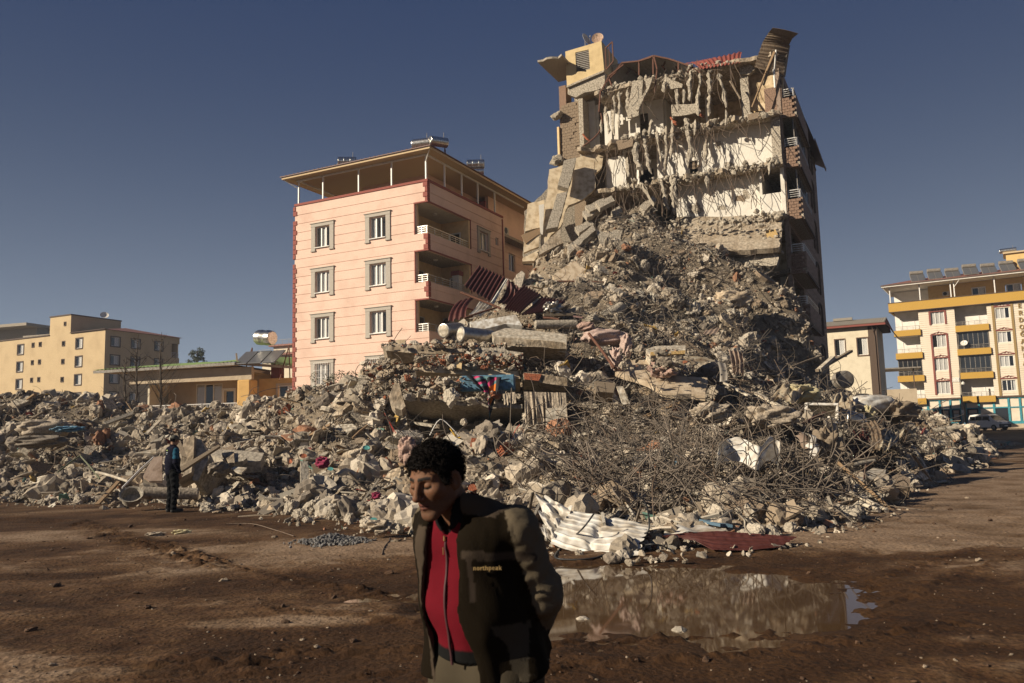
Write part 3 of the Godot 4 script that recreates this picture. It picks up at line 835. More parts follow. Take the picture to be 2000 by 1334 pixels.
	# windows with surrounds and curtains
	var cur := [["L", "M"], ["LMR", "A"], ["LM", "MR"], ["A", "LM"], ["", ""]]
	for k in 4:
		for q in [[-3.745, 1.25, 0], [-8.21, 1.18, 1]]:
			var X := Transform3D(Basis.IDENTITY, Vector3(q[0], 14.12 - k * ST, 0))
			var w := window(t, X, q[1], 1.38, 3, "pvc", cur[k][q[2]])
			surround(t, X, q[1], 1.38, 0.36)
			if k == 3:
				g = G.new()
				for b in 9: g.bar(Vector3(-q[1] / 2 + q[1] * b / 8.0, -0.05, 0.3), Vector3(-q[1] / 2 + q[1] * b / 8.0, 1.45, 0.3), 0.016)
				for b in 4: g.bar(Vector3(-q[1] / 2, b * 0.48, 0.3), Vector3(q[1] / 2, b * 0.48, 0.3), 0.016)
				obj("security_grille", g, "pvc", w)
		var X2 := S * Transform3D(Basis.IDENTITY, Vector3(7.15, 14.2 - k * ST, 0))
		window(t, X2, 1.2, 1.3, 2, "pvc", "R")
		surround(t, X2, 1.2, 1.3, 0.3)
		window(t, S * Transform3D(Basis.IDENTITY, Vector3(9.175, 15.0 - k * ST, 0)), 0.45, 0.55, 1, "pvc", "")
	# corner balconies
	for k in 4:
		var y := 12.95 - k * ST
		g = G.new()
		g.span(-0.93, -0.28, y - 0.08, y + 0.1, -5.3, -0.28)
		g.span(-3.4, -0.932, y - 0.08, y + 0.1, -5.3, -0.28)
		obj("balcony_floor", g, "concrete", t)
		g = G.new()
		g.span(-3.4, -0.28, y + 3.0 - 0.02, y + 3.0 + 0.06, -5.3, -0.28)
		obj("balcony_ceiling", g, "ceiling_paint", t)
		g = G.new()
		# inner walls: left end wall, back wall with a door, right end wall
		wall(g, Transform3D(Basis.IDENTITY, Vector3(0, 0, -5.1)), -2.2, -0.02, y + 0.1, y + 2.98, 0.18, [[-1.55, -0.65, y + 0.1, y + 2.2]])
		wall(g, S * Transform3D(Basis.IDENTITY, Vector3(0, 0, -2.2)), 0.28, 5.28, y + 0.1, y + 2.98, 0.18, [[1.1, 3.0, y + 0.9, y + 2.4]])
		g.span(-2.2, -0.935, y + 0.1, y + 2.98, -0.40, -0.29)
		obj("balcony_wall", g, "cream_wall", t)
		window(t, S * Transform3D(Basis.IDENTITY, Vector3(2.05, y + 0.9, -2.2)), 1.9, 1.5, 3, "pvc", "" if k == 0 else "L", 0.05)
		g = G.new()
		g.span(-1.5, -0.7, y + 0.12, y + 2.15, -5.22, -5.19)
		obj("balcony_door", g, "glass_dark", t)
		g = G.new()
		g.span(-1.55, -1.47, y + 0.1, y + 2.2, -5.18, -5.07); g.span(-0.73, -0.65, y + 0.1, y + 2.2, -5.18, -5.07); g.span(-1.47, -0.73, y + 2.12, y + 2.2, -5.18, -5.07)
		obj("door_frame", g, "pvc", t)
		# lips of the opening
		g = G.new()
		g.span(-0.99, 0.05, y + 2.94, y + 3.02, -0.03, 0.05); g.span(0.002, 0.05, y + 2.94, y + 3.02, -5.36, -0.034)
		g.span(-0.99, -0.93, y + 1.0, y + 2.94, -0.03, 0.03); g.span(-0.03, 0.03, y + 1.0, y + 2.94, -5.36, -5.3)
		obj("opening_trim", g, "brick_rose", t)
		railing(t, Vector3(-0.9, y + 1.0, -0.12), Vector3(-0.14, y + 1.0, -0.12), 0.48, 3, 0.4)
		railing(t, Vector3(-0.12, y + 1.0, -0.14), Vector3(-0.12, y + 1.0, -5.25), 0.48, 3, 0.9)
		g = G.new()
		g.lathe([[0.0, -0.1], [0.13, -0.08], [0.16, 0.0]], 14, Vector3.UP, Vector3(-1.1, y + 2.97, -2.6))
		obj("ceiling_lamp", g, "pvc", t)
	g = G.new()
	g.span(-1.0, -0.5, 10.05, 12.1, -4.95, -4.5)
	obj("flue_box", g, "pvc", t)
	g = G.new(); g.span(-1.06, -0.44, 12.1, 12.4, -5.0, -4.44)
	obj("flue_cap", g, "brick_rose", t)
	air_conditioner(t, Transform3D(Basis.IDENTITY, Vector3(-0.72 - 0.85, 12.95 - 2 * ST + 1.95, -5.08)))
	air_conditioner(t, Transform3D(Basis(Vector3.UP, PI / 2), Vector3(-1.15, 16.6, -12.4)))
	# toothed corner stones
	for k in 27:
		var y := 17.05 - k * 0.33
		var inside := false
		for b in 5:
			if y < 15.98 - b * ST and y > 13.9 - b * ST: inside = true
		var wide := 0.34 if k % 2 == 0 else 0.2
		if not inside:
			g = G.new(); g.cbox(Vector3(0.03 - wide / 2, y, 0.03 - 0.3 / 2 + 0.01), Vector3(wide, 0.31, 0.3), 0.015)
			obj("corner_stone", g, "brick_rose", t)
	for k in 44:
		var y := 17.0 - k * 0.33
		if k == 2 or (k > 10 and k < 12): continue
		var wide := 0.22 if k % 2 == 0 else 0.34
		g = G.new(); g.cbox(Vector3(-W - 0.03 + wide / 2 - 0.12, y, -0.11), Vector3(wide, 0.31, 0.3), 0.015)
		obj("corner_stone", g, "brick_rose", t)
	# tanks on the roof
	var X := t.transform
	var tk := [[Vector3(-7.2, 19.55, -1.3), 0.55, "silver roof tank tilted beside a vent on the pink block's front eave", 0.25, true], [Vector3(-1.6, 19.45, -1.9), 0.2, "silver roof tank on the ridge end above the pink block's corner", 0.75, false],
		[Vector3(-0.5, 19.3, -2.2), 0.9, "long silver tank on rusty legs above the pink block's corner", 0.9, false], [Vector3(-0.2, 19.2, -6.6), 0.45, "silver double tank on rusty legs over the pink block's side eave", 0.75, true]]
	for q in tk: water_tank("water_tank", q[2], X * q[0], GRID + q[1], 0.33, 1.25, "", q[3], q[4])
# ------------------------------------------------------------------ the yellow block far left and its neighbours
const SIDE := Basis(Vector3.UP, PI / 2)
func small_window(parent: Node3D, X: Transform3D, w: float, h: float, trim := "brown_trim", sashes := 2, b := 0.16) -> void:
	var o := obj("window", mesh_of("sw%.2f_%.2f" % [w, h], func():
		var g := G.new()
		for s in [-1, 1]: g.span(s * (w / 2), s * (w / 2 + b), -b, h + b, -0.02, 0.06)
		g.span(-w / 2, w / 2, h, h + b, -0.02, 0.055); g.span(-w / 2 - 0.06, w / 2 + 0.06, -b - 0.04, 0, -0.02, 0.09)
		return g), trim, parent)
	o.transform = X
	obj("pane", mesh_of("swp%.2f_%.2f" % [w, h], func():
		var g := G.new(); g.span(-w / 2, w / 2, 0, h, -0.17, -0.14); return g), "glass_dark", o)
	if sashes > 0: obj("sash", mesh_of("sws%.2f_%.2f_%d" % [w, h, sashes], func():
		var g := G.new()
		for k in sashes + 1:
			var x := -w / 2 + 0.035 + (w - 0.07) * k / sashes
			g.span(x - 0.04, x + 0.04, 0.07, h - 0.07, -0.14, -0.09)
		g.span(-w / 2, w / 2, 0, 0.07, -0.14, -0.09); g.span(-w / 2, w / 2, h - 0.07, h, -0.14, -0.09)
		return g), "pvc", o)
	if sashes > 1: obj("curtain", mesh_of("swc%.2f_%.2f" % [w, h], func():
		var g := G.new()
		g.sheet(16, 2, func(s, t): return Vector3(-w * 0.05 + s * w * 0.45, 0.05 + t * (h - 0.1), -0.135 + 0.018 * sin(s * 40.0)))
		return g), "curtain", o)

func make_yellow() -> void:
	var t := thing("yellow_apartment_block", "long yellow apartment block with brown-framed windows and a square stair tower", "building", Vector3(-65.6, 0, -127.47), -0.449)
	var holes := []; var sm := []; var big := []
	for k in 6:
		var y := 18.85 - k * 3.0
		for x in [-6.26, -21.5, -29.5]: big.append([x, y - 1.65, 1.6, 1.6])
		for x in [-18.15, -16.25, -33.0]: sm.append([x, y - 0.62, 0.55, 0.62])
		sm.append([-10.2, y - 0.95, 0.62, 0.66])
	for q in big + sm: holes.append([q[0] - q[2] / 2, q[0] + q[2] / 2, q[1], q[1] + q[3]])
	sm.append([-10.0, 21.3, 0.4, 0.5])
	holes.append([-10.2, -9.8, 21.3, 21.8])
	var g := G.new()
	wall(g, Transform3D.IDENTITY, -38.0, 0.0, 0, 19.8, 0.3, holes)
	wall(g, Transform3D.IDENTITY, -13.9, -8.55, 19.8, 22.9, 0.3, holes)
	g.span(-8.85, -8.55, 19.8, 22.9, -9.5, -0.3); g.span(-13.9, -13.6, 19.8, 22.9, -9.5, -0.3); g.span(-13.6, -8.85, 19.8, 22.9, -9.5, -9.2)
	obj("front_wall", g, "yellow_wall", t)
	var S := Transform3D(SIDE, Vector3.ZERO)
	holes = []; var sd := []
	for k in 6:
		for z in [1.9, 5.75, 10.4]: sd.append([z, 18.85 - 1.6 - k * 3.0, 1.6, 1.45])
	for q in sd: holes.append([q[0] - q[2] / 2, q[0] + q[2] / 2, q[1], q[1] + q[3]])
	g = G.new()
	wall(g, S, 0.3, 13.1, 0, 19.8, 0.3, holes)
	wall(g, S, 13.1, 14.8, 0, 16.2, 0.3); wall(g, S, 13.1, 14.8, 18.7, 19.8, 0.3)
	g.span(-38, -0.3, 0, 19.8, -14.8, -14.5)
	obj("side_wall", g, "yellow_wall", t)
	for q in big: small_window(t, Transform3D(Basis.IDENTITY, Vector3(q[0], q[1], 0)), q[2], q[3])
	for q in sm: small_window(t, Transform3D(Basis.IDENTITY, Vector3(q[0], q[1], 0)), q[2], q[3], "brown_trim", 0, 0.1)
	for q in sd: small_window(t, S * Transform3D(Basis.IDENTITY, Vector3(q[0], q[1], 0)), q[2], q[3])
	g = G.new()
	g.span(-38, -13.9, 19.8, 20.0, -14.8, 0.15); g.span(-14.0, -8.45, 22.9, 23.08, -9.6, 0.12)
	g.span(-8.5, 0.15, 19.8, 19.95, -0.3, 0.15)
	obj("parapet_coping", g, "brown_trim", t)
	g = G.new()
	var r := Vector3(-4.2, 21.1, -7.0)
	var a := Vector3(-8.5, 19.82, 0.3); var b := Vector3(0.4, 19.82, 0.3); var c := Vector3(0.4, 19.82, -15.2); var d := Vector3(-8.5, 19.82, -15.2)
	g.tri(a, b, r); g.tri(b, c, r); g.tri(c, d, r); g.tri(d, a, r)
	obj("roof", g, "roof_rose", t)
	railing(t, S * Vector3(13.2, 16.2, -0.1), S * Vector3(14.7, 16.2, -0.1), 0.9, 2, 0.5, "pvc")
	dish(self, "white satellite dish on the stair tower of the long yellow block", t.transform * Vector3(-9.0, 23.0, -6.5), 0.5, 0.7)
	# dark unfinished block behind it
	var k := thing("unfinished_block", "dark unfinished block with jutting flat roofs beyond the yellow stair tower", "building", at(20, 690, 165), -0.3)
	k.position.y = 0
	g = G.new()
	g.span(-12, 4.2, 0, 22.6, -14, 0); obj("lower_storeys", g, "concrete", k)
	g = G.new(); g.span(-14, 5.6, 26.0, 26.6, -15, 1.4); obj("roof_slab", g, "concrete", k)
	g = G.new(); g.span(-11, 4.6, 22.6, 26.0, -13, -2.0); obj("top_storey", g, "concrete", k)
	g = G.new(); g.span(4.4, 12.0, 23.4, 23.9, -12, 1.0); obj("roof_slab", g, "concrete", k)
	g = G.new(); g.span(5.0, 11.0, 0, 23.4, -11, -1.0); obj("wing", g, "concrete", k)
	g = G.new(); g.span(-2.0, 0.5, 21.0, 22.2, 0.001, 0.05); obj("window", g, "brick_rose", k)

func make_green_house() -> void:
	# local origin: front right-hand corner of the eave; storey floor at 4.1
	var t := thing("green_roofed_house", "low tan house under a sagging green sheet roof with a glazed porch", "house", Vector3(-20.37, 0, -58.0), -0.2)
	var F := 4.0; var E := 7.1
	var g := G.new()
	wall(g, Transform3D(Basis.IDENTITY, Vector3(0, 0, -3.2)), -8.6, 1.2, 0, 6.5, 0.25, [[-5.1, -2.85, F, 5.95], [-2.65, -1.85, F - 0.2, 5.4], [-0.75, 0.15, F + 0.2, 5.5]])
	obj("porch_wall", g, "tan_wall", t)
	g = G.new(); g.span(-8.9, 1.2, 5.95, 6.9, -0.75, -0.4); g.span(-8.9, 1.2, 6.5, 6.7, -3.2, -0.75)
	obj("porch_beam", g, "tan_wall", t)
	g = G.new()
	g.tri(Vector3(-7.45, F - 0.5, -3.1), Vector3(-5.9, F - 0.5, -0.9), Vector3(-7.45, 5.55, -3.1)); g.span(-7.6, -7.45, F - 0.5, 5.9, -3.2, -0.8)
	obj("porch_side_panel", g, "house_cream", t)
	g = G.new(); g.span(-9.0, 1.3, 0, F - 0.35, -3.2, -0.4); obj("plinth", g, "ochre_wall", t)
	window(t, Transform3D(Basis.IDENTITY, Vector3(-3.97, F, -3.2)), 2.25, 1.95, 3, "pvc", "LR", 0.0)
	small_window(t, Transform3D(Basis.IDENTITY, Vector3(-2.25, F - 0.2, -3.2)), 0.8, 1.6, "pvc", 1)
	small_window(t, Transform3D(Basis.IDENTITY, Vector3(-0.3, F + 0.2, -3.2)), 0.9, 1.3, "pvc_grey", 1)
	railing(t, Vector3(-8.9, F - 0.35, -0.5), Vector3(0.0, F - 0.35, -0.5), 0.62, 2, 1.4, "pvc", true)
	g = G.new()
	g.cbox(Vector3(0.6, 3.0, -0.9), Vector3(1.1, 6.0, 1.1), 0.12)
	obj("porch_column", g, "ochre_wall", t)
	g = G.new()
	wall(g, Transform3D(Basis.IDENTITY, Vector3(0, 0, -1.6)), 1.15, 6.5, 0, 6.05, 0.3, [[2.7, 4.2, 4.3, 5.5]])
	obj("garden_wall", g, "ochre_wall", t)
	small_window(t, Transform3D(Basis.IDENTITY, Vector3(3.45, 4.3, -1.6)), 1.5, 1.2, "tan_wall", 2)
	# sheet roof: front slope, ridge, right-hand slope
	g = G.new()
	var rib := func(a: Vector3, b: Vector3, c: Vector3, d: Vector3, n: int):
		g.sheet(n * 4, 6, func(s, q):
			var p := a.lerp(b, s).lerp(d.lerp(c, s), q)
			return p + Vector3(0, 0.035 * clampf(sin(s * n * TAU) * 2.0, -1, 1) + 0.05 * sin(s * 7.0 + q * 3.0), 0))
	rib.call(Vector3(-11.4, E - 0.05, 0.4), Vector3(0.3, E + 0.1, 0.4), Vector3(0.3, E + 0.95, -5.5), Vector3(-5.6, E + 0.8, -5.5), 36)
	rib.call(Vector3(0.3, E + 0.1, 0.4), Vector3(6.5, E - 0.35, -3.6), Vector3(6.5, E + 0.9, -6.0), Vector3(0.3, E + 0.95, -5.5), 22)
	obj("roof_sheet", g, "green_roof", t)
	g = G.new()
	g.bar(Vector3(-11.4, E - 0.19, 0.38), Vector3(0.3, E - 0.02, 0.38), 0.06, 0.2); g.bar(Vector3(0.35, E - 0.02, 0.36), Vector3(6.5, E - 0.46, -3.6), 0.06, 0.2)
	obj("eave_board", g, "grey_metal", t)
	g = G.new(); g.quad(Vector3(-11.3, E - 0.24, 0.3), Vector3(-8.8, E - 0.24, -5.0), Vector3(1.0, E - 0.24, -5.0), Vector3(0.3, E - 0.1, 0.3)); obj("soffit", g, "tan_wall", t)
	g = G.new(); g.span(2.6, 6.4, 0, 6.9, -6.5, -4.2); obj("rear_wing", g, "brick_rose", t)
	g = G.new(); g.cbox(Vector3(2.1, 6.5, -2.6), Vector3(0.75, 1.5, 0.7), 0.03); obj("chimney", g, "brick_rose", t)
	g = G.new(); g.bar(Vector3(-0.7, E + 0.9, -1.5), Vector3(0.4, E + 0.05, 0.2), 0.12); obj("loose_beam", g, "timber_old", t)
	# solar water heater standing over the roof
	var h := thing("solar_heater", "sloping solar water heater with a dented silver tank above the green roof", "solar heater", at(507, 712, 58), -0.2)
	g = G.new()
	for x in [-1.4, 1.6]:
		g.bar(Vector3(x, -1.2, 0.0), Vector3(x, 1.45, -1.4), 0.06); g.bar(Vector3(x, -1.2, -1.6), Vector3(x, 1.4, -1.4), 0.06)
	g.bar(Vector3(-1.4, 0.1, 0.3), Vector3(1.6, 0.1, 0.3), 0.05)
	obj("stand", g, "rust", h)
	for k in 3:
		g = G.new()
		var bb := Basis(Vector3.UP, 0.0) * Basis(Vector3.RIGHT, 0.55)
		g.cbox(Vector3(-1.15 + k * 1.1, 0.55, -0.15), Vector3(1.02, 0.1, 2.0), 0.02, bb)
		obj("solar_panel", g, "panel_grey", h)
	g = G.new()
	g.lathe([[0.0, -0.75], [0.5, -0.74], [0.56, -0.68], [0.6, -0.2], [0.55, 0.05], [0.6, 0.3], [0.56, 0.7], [0.5, 0.76], [0.0, 0.77]], 9, Vector3(1, -0.12, 0.25), Vector3(-0.35, 2.15, -1.4))
	obj("tank", g, "chrome", h)

func make_small_house() -> void:
	var t := thing("cream_house", "small cream house with brown corner strip and pale tiled roof behind the heap", "house", Vector3(35.7, 0, -77.5), -0.50)
	t.scale = Vector3.ONE * 0.912
	var g := G.new()
	wall(g, Transform3D.IDENTITY, -9.0, -0.85, 0, 12.2, 0.3, [[-4.25, -3.25, 9.2, 11.0], [-2.0, -0.95, 9.15, 11.0]])
	wall(g, Transform3D(SIDE, Vector3.ZERO), 0.3, 9.0, 0, 12.2, 0.3, [])
	obj("wall", g, "house_cream", t)
	g = G.new(); g.span(-0.85, 0.02, 0, 12.2, -0.3, 0.03); obj("corner_strip", g, "brown_trim", t)
	for q in [[-3.75, 9.2, 1.0, 1.8], [-1.475, 9.15, 1.05, 1.85]]: small_window(t, Transform3D(Basis.IDENTITY, Vector3(q[0], q[1], 0)), q[2], q[3], "house_trim", 2, 0.08)
	g = G.new(); g.tube([Vector3(-0.42, 12.2, 0.5), Vector3(-0.3, 11.6, 0.1), Vector3(-0.2, 11.0, 0.1), Vector3(-0.2, 0.5, 0.1)], 0.05, 6); obj("drain_pipe", g, "brown_trim", t)
	g = G.new(); g.span(-9.2, 0.95, 12.2, 12.45, 0.6, 0.66); g.span(0.9, 0.96, 12.2, 12.45, -4.6, 0.59)
	obj("fascia", g, "red_trim", t)
	g = G.new(); g.quad(Vector3(-9.2, 12.22, 0.6), Vector3(-9.2, 12.22, -9.0), Vector3(0.9, 12.22, -9.0), Vector3(0.9, 12.22, 0.6)); obj("soffit", g, "brown_trim", t)
	# tile courses, row by row, each a child of the roof
	var roof := Node3D.new(); roof.name = "roof"; t.add_child(roof)
	var row := mesh_of("tilerow", func():
		var q := G.new()
		for k in 40:
			var x := -9.2 + k * 0.2525
			q.sheet(4, 1, func(s, u): return Vector3(x + s * 0.2525, 0.05 * sin(s * PI), -u * 0.34))
			q.quad(Vector3(x, -0.02, 0), Vector3(x + 0.25, -0.02, 0), Vector3(x + 0.25, 0.03, 0), Vector3(x, 0.03, 0))
		return q)
	for k in 14:
		var o := obj("tile_row", row, "roof_tile_grey", roof)
		o.transform = Transform3D(Basis(Vector3.RIGHT, 0.22), Vector3(0, 12.47 + k * 0.069, 0.7 - k * 0.31))
	g = G.new(); g.quad(Vector3(-9.2, 12.42, 0.68), Vector3(0.92, 12.42, 0.68), Vector3(0.92, 13.35, -3.7), Vector3(-9.2, 13.35, -3.7)); g.quad(Vector3(0.92, 12.3, -9.0), Vector3(-9.2, 12.3, -9.0), Vector3(-9.2, 13.35, -3.7), Vector3(0.92, 13.35, -3.7))
	g.quad(Vector3(0.92, 12.42, 0.68), Vector3(1.9, 11.2, -6.0), Vector3(1.5, 11.6, -7.5), Vector3(0.92, 13.3, -3.7))
	obj("roof_deck", g, "red_trim", t)
	g = G.new(); g.box(Vector3(-3.6, 13.55, -3.2), Vector3(2.0, 0.3, 0.5)); obj("ridge_cap", g, "roof_tile_grey", t)
	var k := thing("tin_shed", "low shed with a thin flat roof between the cream house and the apartments", "shed", at(1748, 735, 95), -0.4)
	k.position.y = 0
	g = G.new(); g.span(-2.2, 2.2, 0, 5.6, -5, 0); obj("wall", g, "tan_wall", k)
	for x in [-2.0, 2.0]:
		g = G.new(); g.span(x - 0.06, x + 0.06, 5.6, 8.0, -0.2, -0.08); obj("post", g, "brown_trim", k)
	g = G.new(); g.span(-2.6, 2.8, 8.0, 8.15, -5, 0.5); obj("roof", g, "grey_metal", k)

func ornament(parent: Node3D, X: Transform3D, w: float) -> void:
	obj("window_crest", mesh_of("crest%.1f" % w, func():
		var g := G.new()
		g.cbox(Vector3(0, 0.06, 0.04), Vector3(w, 0.12, 0.12), 0.02)
		for s in [-1, 1]:
			g.tube([Vector3(s * w * 0.46, 0.14, 0.05), Vector3(s * w * 0.3, 0.2, 0.05), Vector3(s * w * 0.18, 0.3, 0.05), Vector3(s * w * 0.08, 0.3, 0.05), Vector3(s * w * 0.1, 0.2, 0.05)], 0.045, 5)
		g.tube([Vector3(-w * 0.1, 0.26, 0.06), Vector3(0, 0.42, 0.06), Vector3(w * 0.1, 0.26, 0.06)], 0.06, 5)
		return g), "red_trim", parent).transform = X

func make_corner_apartments() -> void:
	var t := thing("corner_apartment_block", "cream sided apartment block with ochre balconies and teal shop fronts across the street", "building", Vector3(51.32, 0.3, -106.167), -0.567)
	var ST := 3.03
	var W := 22.0
	var B := 13.5        # top of the balcony ledges, first row (relative to the raised base)
	var g := G.new()
	# niches (white recesses) columns: x 0..3.0 and 7.2..10.8 and 15.2..18.5 ; siding bays between, as single boards
	var holes := []
	for k in 4:
		var y := 14.0 - k * ST
		holes.append([4.43, 6.0, y, y + 1.6]); holes.append([11.72, 13.2, y + 0.05, y + 1.5]); holes.append([20.0, 21.5, y, y + 1.5])
	for k in 43:
		var yy := 4.35 + k * 0.276
		if yy > 15.9: break
		for bay in [[3.0, 7.2], [10.8, 15.2], [18.5, W]]:
			var xs := [bay[0]]
			for h in holes:
				if h[0] > bay[0] and h[1] < bay[1] and yy + 0.14 > h[2] and yy + 0.14 < h[3]: xs.append(h[0]); xs.append(h[1])
			xs.append(bay[1])
			for q in range(0, xs.size(), 2):
				var l: float = xs[q + 1] - xs[q]
				var o := obj("siding_board", mesh_of("sid%.2f" % l, func():
					var e := G.new()
					e.x = Transform3D(Basis(Vector3.RIGHT, -0.17), Vector3(0, 0, 0.02))
					e.span(0, l, 0, 0.285, -0.03, 0.0)
					return e), "siding", t)
				o.position = Vector3(xs[q], yy, 0.03)
	g = G.new()
	wall(g, Transform3D.IDENTITY, 3.0, 7.2, 4.3, 16.2, 0.3, holes); wall(g, Transform3D.IDENTITY, 10.8, 15.2, 4.3, 16.2, 0.3, holes); wall(g, Transform3D.IDENTITY, 18.5, W, 4.3, 16.2, 0.3, holes)
	obj("bay_wall", g, "siding", t)
	g = G.new()
	wall(g, Transform3D(Basis.IDENTITY, Vector3(0, 0, -1.5)), 0.02, 2.98, 4.3, 16.2, 0.2); wall(g, Transform3D(Basis.IDENTITY, Vector3(0, 0, -1.5)), 7.22, 10.78, 4.3, 16.2, 0.2); wall(g, Transform3D(Basis.IDENTITY, Vector3(0, 0, -1.5)), 15.22, 18.48, 4.3, 16.2, 0.2)
	obj("niche_wall", g, "niche_white", t)
	g = G.new()
	g.span(0.0, 0.2, 4.3, 16.2, -10, -1.55); g.span(0, W, 16.2, 16.4, -10, -0.3); g.span(0, W, 0, 16.2, -10.3, -10.0)
	obj("end_wall", g, "niche_white", t)
	for k in 4:
		for q in [[-0.05, 3.15], [7.15, 10.9], [15.15, 18.6]]:
			var y := B - k * ST
			g = G.new(); g.cbox(Vector3((q[0] + q[1]) / 2, y - 0.36, 0.15), Vector3(q[1] - q[0], 0.8, 0.3), 0.015)
			var bp := obj("balcony_parapet", g, "ochre_band", t)
			g = G.new(); g.span(q[0] + 0.05, q[1] - 0.05, y - 0.76, y - 0.6, -1.5, 0.0); obj("balcony_floor", g, "niche_white", t)
			g = G.new(); g.span(q[0] - 0.03, q[1] + 0.03, y - 0.80, y - 0.765, -0.02, 0.33); obj("balcony_edge", g, "brown_trim", bp)
			var glazed: bool = (q[0] < 1.0 and k == 2) or (q[0] > 5.0 and q[0] < 10 and k in [1, 2]) or (q[0] > 12 and k in [0, 3])
			railing(t, Vector3(q[0] + 0.15, y + 0.04, 0.05), Vector3(q[1] - 0.15, y + 0.04, 0.05), 0.5, 2, 0.7, "grey_metal")
			if glazed:
				var n := 6 if q[0] > 5.0 else 5
				g = G.new()
				for c in n + 1: 
					var x: float = lerpf(q[0] + 0.2, q[1] - 0.2, float(c) / n)
					g.span(x - 0.025, x + 0.025, y + 0.05, y + 2.1, -0.12, -0.06)
				g.span(q[0] + 0.1, q[1] - 0.1, y + 2.1, y + 2.25, -0.12, -0.05)
				var fr := obj("balcony_glazing", g, "grey_metal", t)
				for c in n:
					g = G.new(); g.span(lerpf(q[0] + 0.2, q[1] - 0.2, float(c) / n) + 0.03, lerpf(q[0] + 0.2, q[1] - 0.2, float(c + 1) / n) - 0.03, y + 0.05, y + 2.1, -0.10, -0.08)
					obj("pane", g, "glass_dark", fr)
			else:
				small_window(t, Transform3D(Basis.IDENTITY, Vector3((q[0] + q[1]) / 2, y - 0.1, -1.5)), 1.5, 1.7, "pvc", 2, 0.06)
	# windows with crests, red and gold strips
	for k in 4:
		var y := 14.0 - k * ST
		window(t, Transform3D(Basis.IDENTITY, Vector3(5.215, y, 0.04)), 1.57, 1.6, 3, "pvc", "LMR" if k != 1 else "MR", 0.08)
		window(t, Transform3D(Basis.IDENTITY, Vector3(12.46, y + 0.05, 0.04)), 1.48, 1.45, 3, "pvc", "LM" if k < 3 else "r", 0.08)
		window(t, Transform3D(Basis.IDENTITY, Vector3(20.75, y, 0.04)), 1.5, 1.5, 3, "pvc", "LR", 0.08)
		ornament(t, Transform3D(Basis.IDENTITY, Vector3(5.215, y + 1.62, 0.04)), 2.0)
		ornament(t, Transform3D(Basis.IDENTITY, Vector3(12.46, y + 1.52, 0.04)), 1.9)
	for x in [4.32, 6.12]:
		g = G.new(); g.span(x - 0.11, x + 0.11, 4.8, 12.7, 0.04, 0.12); obj("red_strip", g, "red_trim", t)
		g = G.new(); g.span(x - 0.11, x + 0.11, 13.95, 15.75, 0.04, 0.12); obj("red_strip", g, "red_trim", t)
	for x in [11.45, 13.5]:
		g = G.new(); g.span(x - 0.14, x + 0.14, 4.35, 16.15, 0.04, 0.12); obj("gold_strip", g, "gold_trim", t)
	# ochre band, terrace, roof
	g = G.new(); g.span(-0.45, W, 16.1, 17.25, 0.0, 0.5); g.span(-0.45, -0.25, 16.1, 17.25, -10, 0.0); obj("terrace_band", g, "ochre_band", t)
	g = G.new(); g.span(-0.5, W, 17.25, 17.33, -0.05, 0.56); g.span(-0.48, W, 16.02, 16.1, -0.05, 0.53); obj("band_edge", g, "brown_trim", t)
	g = G.new()
	wall(g, Transform3D(Basis.IDENTITY, Vector3(0, 0, -2.2)), 4.2, W, 16.4, 19.4, 0.2, [[9.3, 10.8, 17.0, 18.7], [13.0, 14.8, 17.0, 18.6]])
	obj("terrace_wall", g, "ochre_pale", t)
	g = G.new(); g.span(-0.2, 4.2, 16.4, 19.3, -4.2, -4.0); obj("terrace_end_wall", g, "niche_white", t)
	for x in [10.05, 13.9]: small_window(t, Transform3D(Basis.IDENTITY, Vector3(x, 17.0, -2.2)), 1.5, 1.6, "pvc", 2, 0.05)
	for x in [-0.2, 3.4, 7.0, 7.4, 11.9, 16.0]:
		g = G.new(); g.span(x - 0.06, x + 0.06, 17.33, 19.45, 0.1, 0.22); obj("post", g, "pvc", t)
	g = G.new(); g.bar(Vector3(7.4, 18.6, 0.2), Vector3(8.1, 19.4, 0.8), 0.06); obj("roof_bracket", g, "pvc", t)
	g = G.new(); g.bar(Vector3(-0.3, 18.5, 0.2), Vector3(-0.95, 19.4, 0.8), 0.06); obj("roof_bracket", g, "pvc", t)
	air_conditioner(t, Transform3D(Basis.IDENTITY, Vector3(6.3, 17.9, -2.2)))
	g = G.new(); g.span(-1.1, W, 19.45, 19.6, -9.0, 0.95); obj("soffit", g, "niche_white", t)
	g = G.new(); g.span(-1.1, W, 19.58, 19.72, 0.96, 1.02); g.span(-1.16, -1.102, 19.58, 19.72, -9, 0.95); obj("fascia", g, "brown_trim", t)
	g = G.new(); g.quad(Vector3(-1.1, 19.73, 1.0), Vector3(W, 19.73, 1.0), Vector3(W, 20.9, -4.0), Vector3(3.0, 20.9, -4.0)); g.tri(Vector3(-1.1, 19.73, -9.0), Vector3(-1.1, 19.73, 1.0), Vector3(3.0, 20.9, -4.0))
	obj("roof", g, "roof_rose", t)
	g = G.new(); g.span(13.4, W, 20.0, 22.6, -6.0, -2.4); obj("roof_hut", g, "ochre_pale", t)
	g = G.new(); g.span(13.1, W, 22.6, 22.78, -6.2, -2.1); obj("hut_roof", g, "soffit", t)
	# shop front: teal frames, glass, posters, pale panels
	g = G.new(); g.span(-0.1, W, 4.15, 4.36, -0.3, 0.1); obj("shop_cornice", g, "brown_trim", t)
	g = G.new(); g.span(0, W, 0, 4.15, -4.0, -3.8); g.span(0, 0.2, 0, 4.15, -3.8, -0.3); obj("shop_room", g, "room_wall", t)
